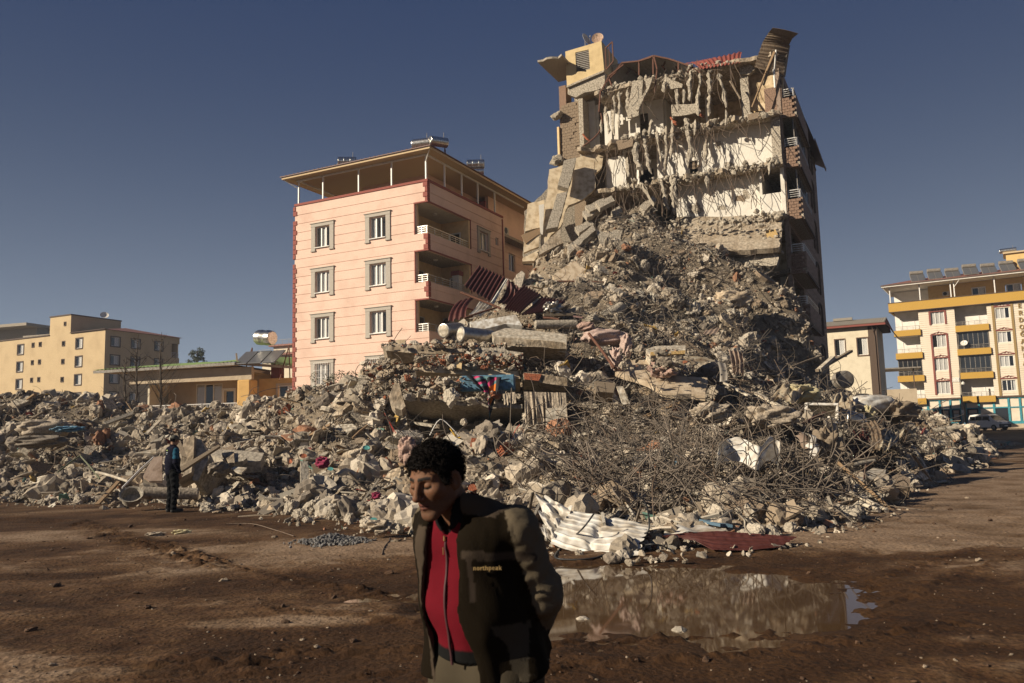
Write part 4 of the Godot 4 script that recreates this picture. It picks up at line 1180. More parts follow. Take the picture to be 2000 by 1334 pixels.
	var bays := [[0.0, 1.7, "g"], [1.7, 3.2, "p"], [3.2, 4.6, "d"], [4.6, 5.8, "q"], [5.8, 7.0, "q"], [7.5, 9.0, "q"], [9.0, 10.6, "w"], [10.6, 12.2, "d"], [12.2, 13.4, "w"], [13.4, 16.0, "w"], [16.0, 19.0, "g"], [19.0, W, "w"]]
	for b in bays:
		g = G.new()
		for x in [b[0] + 0.06, b[1] - 0.06]: g.span(x - 0.055, x + 0.055, 0.85, 4.12, -0.25, -0.05)
		g.span(b[0] + 0.12, b[1] - 0.12, 2.85, 2.98, -0.25, -0.06); g.span(b[0] + 0.12, b[1] - 0.12, 0.85, 1.2, -0.25, -0.06); g.span(b[0] + 0.12, b[1] - 0.12, 4.02, 4.12, -0.25, -0.06)
		var fr := obj("shop_frame", g, "teal", t)
		g = G.new(); g.span(b[0] + 0.12, b[1] - 0.12, 3.0, 4.0, -0.2, -0.17); obj("fanlight", g, "siding", fr)
		g = G.new(); g.span(b[0] + 0.12, b[1] - 0.12, 1.2, 2.85, -0.2, -0.17)
		obj("pane", g, {"w": "siding", "d": "glass_dark"}.get(b[2], "glass_dark"), fr)
		if b[2] in ["p", "q"]:
			for k in 3:
				g = G.new(); g.span(b[0] + 0.3, b[1] - 0.3, 1.35 + k * 0.48, 1.75 + k * 0.48, -0.168, -0.16); obj("poster", g, "poster" if k % 2 == 0 else "poster_pale", fr)
	g = G.new(); g.span(-0.2, W, 0.2, 0.85, -0.3, 0.0); obj("shop_base", g, "tan_wall", t)
	# the name of the block in upright letters, one below the other
	var word := "ERDOĞANLAR"
	for k in word.length():
		var tm := TextMesh.new()
		tm.text = word[k]; tm.font_size = 64; tm.pixel_size = 0.0125; tm.depth = 0.06
		var f := SystemFont.new(); f.font_names = PackedStringArray(["Droid Sans"]); f.font_weight = 700
		tm.font = f
		var o := obj("sign_letter", tm, "gold_trim", t)
		o.position = Vector3(14.35, 15.45 - k * 0.895, 0.12)
	# on the roof: a row of solar heaters, a tank, dishes
	var X := t.transform
	for k in 7:
		var h := thing("roof_solar_heater", "dark solar heater panel in the row along the cream apartment roof", "solar heater", X * Vector3(3.2 + k * 2.05, 19.9 + (k % 2) * 0.12, -0.6 - (k % 3) * 0.4), -0.567 + 0.25, "solar heaters on the corner apartment roof")
		g = G.new(); g.cbox(Vector3(0, 0.55, 0.2), Vector3(1.75, 0.08, 1.6), 0.02, Basis(Vector3.RIGHT, 0.75)); obj("panel_frame", g, "grey_metal", h)
		for s in [-1, 1]:
			g = G.new(); g.box(Vector3(s * 0.43, 0.59, 0.24), Vector3(0.8, 0.02, 1.5), Basis(Vector3.RIGHT, 0.75)); obj("solar_panel", g, "panel_grey", h)
		g = G.new(); g.lathe([[0.0, -0.8], [0.25, -0.8], [0.27, -0.77], [0.27, 0.77], [0.25, 0.8], [0.0, 0.8]], 14, Vector3.RIGHT, Vector3(0, 1.35, -0.5)); obj("tank", g, "grey_metal", h)
		g = G.new(); g.bar(Vector3(-0.7, 0, -0.5), Vector3(-0.7, 1.2, -0.5), 0.05); g.bar(Vector3(0.7, 0, -0.5), Vector3(0.7, 1.2, -0.5), 0.05); g.bar(Vector3(-0.7, 0.3, -0.5), Vector3(0.7, 0.3, -0.5), 0.04); obj("stand", g, "rust", h)
	water_tank("roof_tank", "dark horizontal tank on the small roof hut of the cream apartments", X * Vector3(13.7, 22.78, -3.0), -0.567, 0.32, 1.9, "", 0.02, false)
	dish(self, "white satellite dish on the roof hut of the cream apartments", X * Vector3(16.2, 22.78, -2.6), -0.2, 0.55)
	dish(self, "second white satellite dish further along the cream apartments' roof hut", X * Vector3(18.3, 22.78, -2.6), -0.2, 0.55)
	dish(self, "round white satellite dish on a glazed ochre balcony", X * Vector3(8.0, 10.6, 0.32), -0.7, 0.42)

func make_far_things() -> void:
	# pavement before the shops
	var X := Transform3D(Basis(Vector3.UP, -0.567), Vector3(51.32, 0, -106.167))
	var g := G.new(); g.x = X; g.span(-4, 30, 0.3, 0.62, -0.3, 4.5)
	structure("pavement", g, "asphalt")
	# far terraced block behind the pink one, conifer, hills
	var k := thing("terraced_block", "far tan block with stepped balconies seen past the pink wall", "building", at(548, 760, 120), -0.4)
	k.position.y = 0
	for q in [[0.0, 14.6], [0.8, 16.2]]:
		g = G.new(); g.span(-3.5 + q[0], 9.0, q[1] - 1.5, q[1] - 0.5, -8, q[0] * -2.0); obj("storey", g, "house_cream", k)
		g = G.new(); g.span(-4.0 + q[0], 9.0, q[1] - 0.5, q[1] - 0.25, -8, 0.6 - q[0] * 2.0); obj("balcony_slab", g, "roof_rose", k)
		railing(k, Vector3(-3.9 + q[0], q[1] - 0.25, 0.5 - q[0] * 2.0), Vector3(8, q[1] - 0.25, 0.5 - q[0] * 2.0), 0.7, 2, 1.2, "grey_metal")
	g = G.new(); g.span(-3.5, 9.0, 0, 13.1, -8, 0); obj("storey", g, "house_cream", k)
	# street lamp post by the shops
	var p := X * Vector3(7.3, 0.6, 2.6)
	var l := thing("street_pole", "thin grey street pole with a lamp box in front of the shops", "pole", p, -0.5)
	g = G.new(); g.tube([Vector3.ZERO, Vector3(0, 3.0, 0), Vector3(0, 7.4, 0)], [0.16, 0.12, 0.09], 10); obj("shaft", g, "board_grey", l)
	g = G.new(); g.cbox(Vector3(-0.45, 6.2, 0.1), Vector3(0.8, 0.55, 0.2), 0.04); obj("sign_box", g, "white_paint", l)
	g = G.new(); g.lathe([[0.0, 0.0], [0.2, 0.1], [0.22, 0.3], [0.0, 0.5]], 10, Vector3.UP, Vector3(0.3, 5.5, 0.1)); g.bar(Vector3(0, 5.75, 0), Vector3(0.3, 5.75, 0.1), 0.05); obj("lamp", g, "white_paint", l)
	g = G.new(); g.cbox(Vector3(0, 2.2, 0.14), Vector3(0.3, 0.45, 0.05), 0.01); obj("notice", g, "white_paint", l)
	make_van()
	# bare saplings before the green-roofed house, a conifer far off, a shrub by the pink wall
	for q in [[262, 800, 42.0, 3.6, "leafless dark sapling in front of the tan porch, left of its twin"], [312, 800, 43.0, 4.0, "taller leafless sapling in front of the tan porch windows"], [240, 800, 40.0, 2.0, "low leafless bush at the edge of the rubble before the porch"]]:
		var b := at(q[0], q[1], q[2])
		b.y = hh(b.x, b.z) - 0.1
		bare_tree(b, q[3] + 1.2, q[4])
	conifer(Vector3(-47.7, 0, -120), 15.4)
	shrub(at(655, 745, 40.0), 1.0)

func bare_tree(p: Vector3, h: float, label: String) -> void:
	var t := thing("bare_tree", label, "tree", p)
	var r := RandomNumberGenerator.new(); r.seed = hash(label)
	var g := G.new()
	var top := Vector3(r.randf_range(-0.3, 0.3), h, r.randf_range(-0.2, 0.2))
	g.tube([Vector3.ZERO, top * 0.35 + Vector3(0.08, 0, 0), top * 0.7 - Vector3(0.06, 0, 0), top], [0.07, 0.055, 0.035, 0.01], 6)
	obj("trunk", g, "bark", t)
	g = G.new()
	for k in 26:
		var s := r.randf_range(0.25, 0.95)
		var a := r.randf() * TAU
		var l := (1.1 - s) * h * r.randf_range(0.25, 0.5)
		var b := top * s
		var d := Vector3(cos(a), r.randf_range(0.5, 1.3), sin(a)).normalized()
		var e := b + d * l
		g.tube([b, b + d * l * 0.5 + Vector3(0, -0.05, 0), e], [0.025, 0.015, 0.006], 4, false)
		for q in 4:
			var m := b.lerp(e, r.randf_range(0.3, 1.0))
			var d2 := (d + Vector3(r.randf_range(-1, 1), r.randf_range(-0.3, 0.8), r.randf_range(-1, 1))).normalized()
			g.tube([m, m + d2 * l * 0.4], [0.009, 0.004], 3, false)
	obj("crown", g, "bark", t)

func leaf_cloud(g: G, c: Vector3, r: Vector3, n: int, s: float, q: RandomNumberGenerator) -> void:
	for k in n:
		var d := Vector3(q.randfn(), q.randfn(), q.randfn()).normalized() * pow(q.randf(), 0.4)
		var p := c + d * r
		var u := Vector3(q.randfn(), q.randfn(), q.randfn()).normalized()
		var w := u.cross(Vector3(q.randfn(), q.randfn(), q.randfn())).normalized()
		g.quad(p - u * s, p + w * s * 0.4, p + u * s, p - w * s * 0.4)

func conifer(p: Vector3, h: float) -> void:
	var t := thing("pine_tree", "dark round-headed pine standing alone above the green roof", "tree", p)
	var q := RandomNumberGenerator.new(); q.seed = 4
	var g := G.new(); g.tube([Vector3.ZERO, Vector3(0.2, h * 0.5, 0), Vector3(0, h * 0.98, 0)], [0.3, 0.2, 0.08], 7); obj("trunk", g, "bark", t)
	g = G.new()
	for k in 18: leaf_cloud(g, Vector3(q.randf_range(-1.0, 1.0), h - 0.9 + q.randf_range(-1.2, 0.9), q.randf_range(-1, 1)), Vector3(0.5, 0.35, 0.5), 60, 0.16, q)
	obj("crown", g, "leaf", t)

func shrub(p: Vector3, r: float) -> void:
	var t := thing("dusty_shrub", "dusty grey-green shrub below the barred window of the pink block", "shrub", p)
	t.position.y = hh(p.x, p.z)
	var q := RandomNumberGenerator.new(); q.seed = 9
	var g := G.new()
	for k in 12: g.tube([Vector3.ZERO, Vector3(q.randf_range(-0.5, 0.5), 0.6, q.randf_range(-0.4, 0.4)), Vector3(q.randf_range(-1, 1), q.randf_range(1.0, 1.9), q.randf_range(-0.8, 0.8))], [0.03, 0.02, 0.008], 4, false)
	obj("stem", g, "bark", t)
	g = G.new()
	for k in 30: leaf_cloud(g, Vector3(q.randf_range(-0.9, 0.9), q.randf_range(0.4, 1.7), q.randf_range(-0.7, 0.7)), Vector3(0.28, 0.25, 0.28), 45, 0.06, q)
	obj("crown", g, "leaf_dusty", t)

func make_van() -> void:
	# a small white van, nose towards the camera's right
	var p := at(1934, 851, 93.0)
	p.y = rise(p.x, p.z)
	var t := thing("white_van", "small white passenger van parked on the street before the shops", "van", p, -1.25)
	var g := G.new()
	# side profile in xy (x forward), lofted across z with a narrower roof
	var prof := [Vector2(-2.05, 0.35), Vector2(-2.12, 0.9), Vector2(-2.02, 1.5), Vector2(-1.9, 1.78), Vector2(-1.2, 1.86), Vector2(0.3, 1.84), Vector2(0.75, 1.7), Vector2(1.35, 1.12), Vector2(1.95, 0.95), Vector2(2.1, 0.75), Vector2(2.1, 0.35)]
	var inset := func(y: float): return 0.86 - 0.16 * smoothstep(1.0, 1.85, y)
	for k in prof.size() - 1:
		var a: Vector2 = prof[k]; var b: Vector2 = prof[k + 1]
		var wa: float = inset.call(a.y); var wb: float = inset.call(b.y)
		g.quad(Vector3(a.x, a.y, wa), Vector3(b.x, b.y, wb), Vector3(b.x, b.y, -wb), Vector3(a.x, a.y, -wa))
	for s in [-1, 1]:
		for k in range(1, prof.size() - 1):
			var c := Vector3(0, 0.7, s * 0.86)
			var a := Vector3(prof[k].x, prof[k].y, s * inset.call(prof[k].y)); var b := Vector3(prof[k + 1].x, prof[k + 1].y, s * inset.call(prof[k + 1].y))
			if s > 0: g.tri(c, b, a)
			else: g.tri(c, a, b)
		var a0 := Vector3(prof[0].x, prof[0].y, s * 0.86); var a1 := Vector3(prof[1].x, prof[1].y, s * 0.86); var an := Vector3(prof[-1].x, prof[-1].y, s * 0.86); var c0 := Vector3(0, 0.7, s * 0.86)
		if s > 0: g.tri(c0, a1, a0); g.tri(c0, a0, an)
		else: g.tri(c0, a0, a1); g.tri(c0, an, a0)
	g.quad(Vector3(-2.05, 0.35, -0.86), Vector3(2.1, 0.35, -0.86), Vector3(2.1, 0.35, 0.86), Vector3(-2.05, 0.35, 0.86))
	obj("body", g, "car_white", t)
	g = G.new(); g.quad(Vector3(1.36, 1.14, 0.74), Vector3(1.36, 1.14, -0.74), Vector3(0.80, 1.69, -0.68), Vector3(0.80, 1.69, 0.68)); obj("windscreen", g, "glass_dark", t)
	for s in [-1, 1]:
		for q in [[-1.85, -1.15], [-1.05, -0.25], [-0.15, 0.72]]:
			g = G.new(); g.box(Vector3((q[0] + q[1]) / 2, 1.40, s * 0.80), Vector3(q[1] - q[0], 0.46, 0.03), Basis(Vector3.RIGHT, -s * 0.19)); obj("side_window", g, "glass_dark", t)
		for x in [-1.35, 1.3]:
			g = G.new(); g.lathe([[0.0, -0.1], [0.2, -0.1], [0.31, -0.09], [0.33, -0.05], [0.33, 0.08], [0.0, 0.09]], 18, Vector3(0, 0, -s), Vector3(x, 0.33, s * 0.82))
			var wh := obj("wheel", g, "rubber", t)
			g = G.new(); g.lathe([[0.0, -0.115], [0.1, -0.12], [0.19, -0.105]], 14, Vector3(0, 0, -s), Vector3(x, 0.33, s * 0.82)); obj("rim", g, "grey_metal", wh)
		g = G.new(); g.cbox(Vector3(2.0, 0.86, s * 0.62), Vector3(0.22, 0.2, 0.32), 0.05); obj("headlight", g, "pvc_grey", t)
		g = G.new(); g.cbox(Vector3(0.85, 1.15, s * 0.98), Vector3(0.1, 0.2, 0.18), 0.03); obj("mirror", g, "black", t)
	g = G.new(); g.cbox(Vector3(2.06, 0.52, 0), Vector3(0.2, 0.42, 1.74), 0.06); obj("bumper", g, "black", t)
	g = G.new(); g.box(Vector3(2.17, 0.5, 0), Vector3(0.02, 0.11, 0.5)); obj("number_plate", g, "white_paint", t)
	g = G.new(); g.cbox(Vector3(-0.3, 1.9, 0.55), Vector3(1.8, 0.05, 0.05), 0.01); obj("roof_rail", g, "black", t)
	g = G.new(); g.cbox(Vector3(-0.3, 1.9, -0.55), Vector3(1.8, 0.05, 0.05), 0.01); obj("roof_rail", g, "black", t)
# ------------------------------------------------------------------ broken pieces
func rock(seed_: int, flat := 0.75, cuts := 11, sub := 1, rough := 0.06) -> G:
	# a stone: a sphere cut by random planes, with a little noise
	var r := RandomNumberGenerator.new(); r.seed = seed_
	var pl := []
	for k in cuts:
		var d := Vector3(r.randfn(), r.randfn() * 0.9, r.randfn()).normalized()
		pl.append([d, r.randf_range(0.55, 0.85)])
	var s := SphereMesh.new(); s.radius = 1.0; s.height = 2.0
	var vs := PackedVector3Array(); var ix := []
	# octahedron-free start: icosahedron, subdivided
	var f := (1.0 + sqrt(5.0)) / 2.0
	for p in [Vector3(-1, f, 0), Vector3(1, f, 0), Vector3(-1, -f, 0), Vector3(1, -f, 0), Vector3(0, -1, f), Vector3(0, 1, f), Vector3(0, -1, -f), Vector3(0, 1, -f), Vector3(f, 0, -1), Vector3(f, 0, 1), Vector3(-f, 0, -1), Vector3(-f, 0, 1)]: vs.append(p.normalized())
	ix = [[0, 11, 5], [0, 5, 1], [0, 1, 7], [0, 7, 10], [0, 10, 11], [1, 5, 9], [5, 11, 4], [11, 10, 2], [10, 7, 6], [7, 1, 8], [3, 9, 4], [3, 4, 2], [3, 2, 6], [3, 6, 8], [3, 8, 9], [4, 9, 5], [2, 4, 11], [6, 2, 10], [8, 6, 7], [9, 8, 1]]
	for k in sub:
		var nx := []; var mid := {}
		for t in ix:
			var m := []
			for e in 3:
				var a: int = mini(t[e], t[(e + 1) % 3]); var b: int = maxi(t[e], t[(e + 1) % 3])
				var key := a * 100000 + b
				if not mid.has(key):
					mid[key] = vs.size(); vs.append((vs[a] + vs[b]).normalized())
				m.append(mid[key])
			nx.append([t[0], m[0], m[2]]); nx.append([t[1], m[1], m[0]]); nx.append([t[2], m[2], m[1]]); nx.append(m)
		ix = nx
	var st := Vector3(r.randf_range(0.8, 1.25), flat * r.randf_range(0.75, 1.2), r.randf_range(0.75, 1.1))
	var o := PackedVector3Array()
	for d in vs:
		var q := 1.0
		for p in pl:
			var k: float = d.dot(p[0])
			if k > 0.01: q = minf(q, p[1] / k)
		q *= 1.0 + nz.get_noise_3d(d.x * 90 + seed_ * 37, d.y * 90, d.z * 90) * rough * 4.0 + nz2.get_noise_3d(d.x * 260 + seed_ * 11, d.y * 260, d.z * 260) * rough * 1.8
		o.append(d * q * st)
	var g := G.new()
	for t in ix: g.tri(o[t[0]], o[t[2]], o[t[1]]) if (o[t[1]] - o[t[0]]).cross(o[t[2]] - o[t[0]]).dot(o[t[0]]) < 0 else g.tri(o[t[0]], o[t[1]], o[t[2]])
	return g

func rocks(k: int) -> ArrayMesh:
	return mesh_of("rock%d" % k, func(): return rock(100 + k, 0.75, 10 + k % 4, 3, 0.06))

func broken_polygon(w: float, h: float, r: RandomNumberGenerator, n := 12, jag := 0.12) -> PackedVector2Array:
	var p := PackedVector2Array()
	for k in n:
		var a := TAU * (k + r.randf_range(-0.3, 0.3)) / n
		var d := Vector2(cos(a), sin(a))
		var q := 1.0 / maxf(absf(d.x), absf(d.y))
		q = minf(q, 1.25)
		p.append(Vector2(d.x * w / 2, d.y * h / 2) * q * (1.0 - jag * r.randf() * 2.0))
	return p

# an irregular plate of concrete or board through surveyed corner points, with real thickness and rough edges
func plate(g: G, pts: Array, thick: float, seed_ := 1, jag := 0.06) -> void:
	var c := Vector3.ZERO
	for p in pts: c += p
	c /= pts.size()
	var n := Vector3.ZERO
	for k in pts.size(): n += (pts[k] - c).cross(pts[(k + 1) % pts.size()] - c)
	n = n.normalized()
	if n.dot(EYE - c) < 0 and g.x == Transform3D.IDENTITY: n = -n
	var xx: Vector3 = (pts[1] - pts[0]); xx = (xx - n * xx.dot(n)).normalized()
	var yy := n.cross(xx)
	var r := RandomNumberGenerator.new(); r.seed = seed_
	var poly := PackedVector2Array()
	for k in pts.size():
		var a: Vector3 = pts[k] - c; var b: Vector3 = pts[(k + 1) % pts.size()] - c
		var l := a.distance_to(b)
		var m := clampi(int(l / 0.35), 1, 10)
		for q in m:
			var p := a.lerp(b, float(q) / m)
			var j := 0.0 if q == 0 else jag
			poly.append(Vector2(p.dot(xx) + r.randf_range(-j, j), p.dot(yy) + r.randf_range(-j, j)))
	if Geometry2D.is_polygon_clockwise(poly): poly.reverse()
	var old := g.x
	g.x = old * Transform3D(Basis(xx, yy, n), c)
	g.prism(poly, -thick, 0)
	g.x = old

func rib(g: G, a: Vector3, b: Vector3, w: float, seed_: int) -> void:      # a rough length of broken concrete rib
	var r := RandomNumberGenerator.new(); r.seed = seed_
	var n := maxi(4, int(a.distance_to(b) / 0.2))
	var rings := []
	var off := Vector3.ZERO
	for k in n + 1:
		var s := float(k) / n
		off += Vector3(r.randfn(), 0, r.randfn()) * w * 0.12
		var big := w * 0.5 * r.randf_range(0.45, 1.35) * (1.0 if k > 0 and k < n else 0.3)
		var ring := []
		for e in 6: ring.append(a.lerp(b, s) + off + Vector3(cos(TAU * e / 6.0) * big, r.randf_range(-0.06, 0.06), -sin(TAU * e / 6.0) * big) * r.randf_range(0.65, 1.25) * Vector3(1, 1, 0.8))
		for e in ring.size(): ring[e].y = a.lerp(b, s).y + r.randf_range(-0.05, 0.05)
		rings.append(ring)
	for k in n:
		for e in 6:
			var f := (e + 1) % 6
			g.tri(rings[k][e], rings[k + 1][e], rings[k + 1][f]); g.tri(rings[k][e], rings[k + 1][f], rings[k][f])

func wire(g: G, a: Vector3, b: Vector3, sag: Vector3, rad: float, r: RandomNumberGenerator, n := 8, wob := 0.08, k := 4) -> void:
	var p := []
	for q in n + 1:
		var s := float(q) / n
		p.append(a.lerp(b, s) + sag * 4.0 * s * (1.0 - s) + Vector3(r.randfn(), r.randfn() * 0.5, r.randfn()) * wob * (1.0 if q > 0 and q < n else 0.0))
	# round the corners
	var c := [p[0]]
	for q in range(1, p.size() - 1): c.append((p[q - 1] + p[q] * 2.0 + p[q + 1]) / 4.0)
	c.append(p[-1])
	g.tube(c, rad, k, false)

const TOWER := Vector3(15.77, 0, -44.0)
var tower_x := Transform3D(Basis(Vector3.UP, GRID), TOWER)
func tw(px: float, py: float, z: float) -> Vector3:      # surveyed point on the tower's plane at local depth z, in the tower's own axes
	var inv := tower_x.affine_inverse()
	var o := inv * EYE
	var d := (inv.basis * (at(px, py, 40.0) - EYE))
	return o + d * ((z - o.z) / d.z)
func t2(x: float, y: float, z: float) -> Vector3: return tw(x / 3.125 + 1000.0, y / 3.125 + 40.0, z)

func broken_slab(g: G, x0: float, x1: float, y: float, th: float, z_front: float, z_back: float, seed_: int, jag := 0.35) -> void:
	var r := RandomNumberGenerator.new(); r.seed = seed_
	var poly := PackedVector2Array([Vector2(x1, -z_back), Vector2(x0, -z_back)])
	var n := int((x1 - x0) / 0.3)
	for k in n + 1:
		var f := nz.get_noise_2d(seed_ * 50 + k * 12.0, 3.0) * jag * 1.6 + r.randf_range(-jag, jag) * 0.45
		poly.append(Vector2(lerpf(x0, x1, float(k) / n), -(z_front + f)))
	if Geometry2D.is_polygon_clockwise(poly): poly.reverse()
	var old := g.x
	g.x = old * Transform3D(Basis(Vector3(1, 0, 0), Vector3(0, 0, -1), Vector3(0, 1, 0)), Vector3(0, y, 0))
	g.prism(poly, -th, 0)
	g.x = old

func crumbs(g: G, f: Callable, n: int, s0: float, s1: float, seed_: int) -> void:      # many small stones at points f(rng)
	var r := RandomNumberGenerator.new(); r.seed = seed_
	for k in n:
		var m: G = rock(300 + (k % 9), 0.8, 8, 0, 0.08) if not cache.has("crumb%d" % (k % 9)) else cache["crumb%d" % (k % 9)]
		cache["crumb%d" % (k % 9)] = m
		var X := Transform3D(Basis.from_euler(Vector3(r.randf() * TAU, r.randf() * TAU, r.randf() * TAU)).scaled(Vector3.ONE * lerpf(s0, s1, pow(r.randf(), 2.0))), f.call(r))
		var k0 := g.v.size()
		for q in m.v.size():
			g.v.append(g.x * (X * m.v[q])); g.n.append((g.x.basis * (X.basis * m.n[q])).normalized())
		for q in m.i: g.i.append(q + k0)

func corrugated(g: G, a: Vector3, b: Vector3, c: Vector3, d: Vector3, waves: int, amp: float, bulge: Vector3, along_s := true, dents := 0.0, seed_ := 0, thick := 0.0) -> void:
	# sheet with corners a (s0,t0), b (s1,t0), c (s1,t1), d (s0,t1); trapezoid ribs; bulge at the middle
	var n := (b - a).cross(d - a).normalized()
	g.sheet(waves * 6 if along_s else 14, 14 if along_s else waves * 6, func(s, t):
		var p := a.lerp(b, s).lerp(d.lerp(c, s), t)
		var w: float = (s if along_s else t) * waves
		p += n * amp * clampf(sin(w * TAU) * 2.2, -1, 1)
		p += bulge * 4.0 * (s * (1.0 - s) if not along_s else t * (1.0 - t))
		if dents > 0: p += n * dents * (nz.get_noise_2d(s * 90.0 + seed_ * 31.0, t * 90.0) + 0.6 * absf(nz2.get_noise_2d(s * 160.0 + seed_ * 17.0, t * 160.0)))
		return p, thick)

func make_tower() -> void:
	var t := thing("ruined_apartment_tower", "half-collapsed apartment tower with its front torn off and floors hanging open", "building", TOWER, GRID)
	var r := RandomNumberGenerator.new(); r.seed = 77
	var RF := 23.1
	var LV := [19.55, 16.6, 13.55, 10.4, 7.4, 4.4]
	var g: G
	# closed body behind the torn front
	g = G.new()
	g.span(-14.0, -0.3, 0, RF - 0.25, -19.2, -19.0); g.span(-14.2, -14.0, 0, RF - 0.25, -19.2, -3.2)
	obj("rear_wall", g, "plaster_cream", t)
	# floors with torn front edges, each with its crumbling lip
	var fronts := [0.25, 0.3, 0.1, -0.4, -0.6, -0.5]
	g = G.new(); broken_slab(g, -11.2, -0.3, RF, 0.24, 0.2, -19.0, 5, 0.3); obj("roof_slab", g, "slab", t)
	for k in 6:
		g = G.new(); broken_slab(g, -12.9 if k > 1 else -12.4, -0.05, LV[k], 0.26, fronts[k], -19.0, 10 + k, 0.45); obj("floor_slab", g, "slab", t)
	for q in [[RF, -10.9, -2.2, 0.15], [LV[0], -10.0, -0.2, 0.3], [LV[1], -9.8, -0.2, 0.35], [LV[2], -6.5, -0.2, 0.2]]:
		g = G.new()
		crumbs(g, func(e): return Vector3(e.randf_range(q[1], q[2]), q[0] - 0.12 + e.randfn() * 0.13, q[3] + e.randfn() * 0.16), 260, 0.05, 0.26, int(q[0]))
		obj("crumbled_edge", g, "concrete", t).set_meta("kind", "stuff")
	# inner walls
	g = G.new(); wall(g, Transform3D(Basis.IDENTITY, Vector3(0, 0, -0.75)), -7.6, -0.45, LV[1], LV[0] - 0.26, 0.15, [[-5.6, -5.1, LV[1], LV[1] + 1.2]]); obj("plaster_wall", g, "plaster", t)
	g = G.new(); wall(g, Transform3D(Basis.IDENTITY, Vector3(0, 0, -0.7)), -6.4, -1.5, LV[2], LV[1] - 0.26, 0.15); obj("plaster_wall", g, "plaster", t)
	g = G.new(); wall(g, Transform3D(Basis.IDENTITY, Vector3(0, 0, -3.4)), -12.0, -7.6, LV[1], LV[0] - 0.26, 0.15, [[-9.6, -8.6, LV[1], LV[1] + 2.1]]); obj("plaster_wall", g, "plaster", t)
	g = G.new(); wall(g, Transform3D(Basis.IDENTITY, Vector3(0, 0, -2.4)), -10.9, -7.5, LV[0], RF - 0.24, 0.15, [[-9.1, -8.5, LV[0] + 0.4, LV[0] + 2.6]]); obj("plaster_wall", g, "plaster", t)
	g = G.new(); wall(g, Transform3D(Basis.IDENTITY, Vector3(0, 0, -5.2)), -7.5, -0.3, LV[0], RF - 0.24, 0.15, [[-4.6, -3.7, LV[0], LV[0] + 2.1]]); obj("room_wall", g, "plaster_cream", t)
	g = G.new(); wall(g, Transform3D(Basis.IDENTITY, Vector3(0, 0, -6.5)), -13.9, -0.3, 0.0, LV[2] - 0.26, 0.2); obj("room_wall", g, "plaster_cream", t)
	for q in [[-7.68, LV[1], LV[0], -6.0, -1.5], [-7.45, LV[0], RF, -6.0, -2.6], [-1.5, LV[0], RF, -5.0, -2.9], [-1.42, LV[2], LV[1], -6.0, -0.3], [-6.5, LV[2], LV[1], -5.0, -0.95], [-4.9, LV[0], RF, -5.2, -3.2]]:
		g = G.new(); g.span(q[0] - 0.07, q[0] + 0.07, q[1], q[2] - 0.26, q[3], q[4]); obj("partition_wall", g, "plaster", t)
	# small plastered room end at the right, on the third level
	g = G.new(); g.span(-1.36, -0.25, LV[2], LV[2] + 1.35, -0.5, -0.25); obj("broken_pier", g, "plaster", t)
	g = G.new(); g.span(-0.3, -0.08, LV[2] + 0.002, LV[1] - 0.27, -0.6, -0.2); obj("corner_column", g, "plaster", t)
	g = G.new(); g.span(-2.25, -1.78, LV[0], RF - 0.25, -0.9, -0.45); obj("corner_column", g, "concrete", t)
	g = G.new(); g.span(-0.62, -0.12, LV[1] + 0.01, LV[0] - 0.27, -0.5, -0.05); obj("corner_column", g, "concrete", t)
	g = G.new(); g.span(-0.75, -0.45, LV[4] + 0.01, LV[3] - 0.27, -1.3, -1.0); obj("corner_column", g, "plaster", t)
	# patches where the plaster has come away
	for k in 9:
		g = G.new()
		g.x = Transform3D(Basis.IDENTITY, Vector3(r.randf_range(-6.5, -1.0), (LV[1] if k % 2 == 0 else LV[2]) + r.randf_range(0.3, 2.3), -0.745 if k % 2 == 0 else -0.695))
		if k % 2 == 1: g.x.origin.x = r.randf_range(-5.5, -1.9)
		g.prism(broken_polygon(r.randf_range(0.4, 1.1), r.randf_range(0.3, 0.8), r, 14, 0.25), -0.01, 0.008)
		obj("bare_patch", g, "concrete" if k % 3 else "brick_dust", t)
	# door frame and wardrobe boards on the left of the second level
	g = G.new(); g.span(-9.75, -9.6, LV[1], LV[1] + 2.5, -0.75, -0.6); g.span(-8.9, -8.75, LV[1], LV[1] + 2.5, -0.75, -0.6); g.span(-9.75, -8.75, LV[1] + 2.5, LV[1] + 2.65, -0.75, -0.6); obj("door_frame", g, "white_paint", t)
	g = G.new(); g.span(-10.9, -9.76, LV[1], LV[1] + 2.3, -0.72, -0.6); obj("plaster_wall", g, "plaster", t)
	for q in [[-7.2, -6.75], [-6.6, -6.3]]:
		g = G.new(); g.span(q[0], q[1], LV[1], LV[1] + 2.0, -0.9, -0.8); obj("wardrobe_board", g, "board_white", t)
	for q in [[t2(455, 500, -2.0), 3.6, 0.55], [t2(500, 520, -2.2), 3.3, 0.3], [t2(560, 560, -1.6), 2.6, 0.5], [t2(600, 470, -1.6), 2.3, 0.18], [t2(690, 470, -1.8), 1.6, 0.3], [t2(640, 470, -1.7), 1.9, 0.35]]:
		g = G.new(); g.span(q[0].x, q[0].x + q[2], q[0].y - q[1], q[0].y, q[0].z - 0.05, q[0].z); obj("wall_strip", g, "plaster" if q[2] > 0.25 else "board_white", t)
	# shaft on the left: brick wall with torn knobs, dark recess, cream return
	var bricks := G.new()
	for row in 30:
		for c in 6:
			var y := 17.6 + row * 0.2
			var x := -14.25 + c * 0.27 + (0.13 if row % 2 else 0.0)
			if x > -12.85: continue
			if r.randf() < 0.05: continue
			bricks.box(Vector3(x, y, -1.60 + r.randf_range(0, 0.02)), Vector3(0.255, 0.185, 0.06))
	obj("shaft_bricks", bricks, "brick_dust", t).set_meta("kind", "stuff")
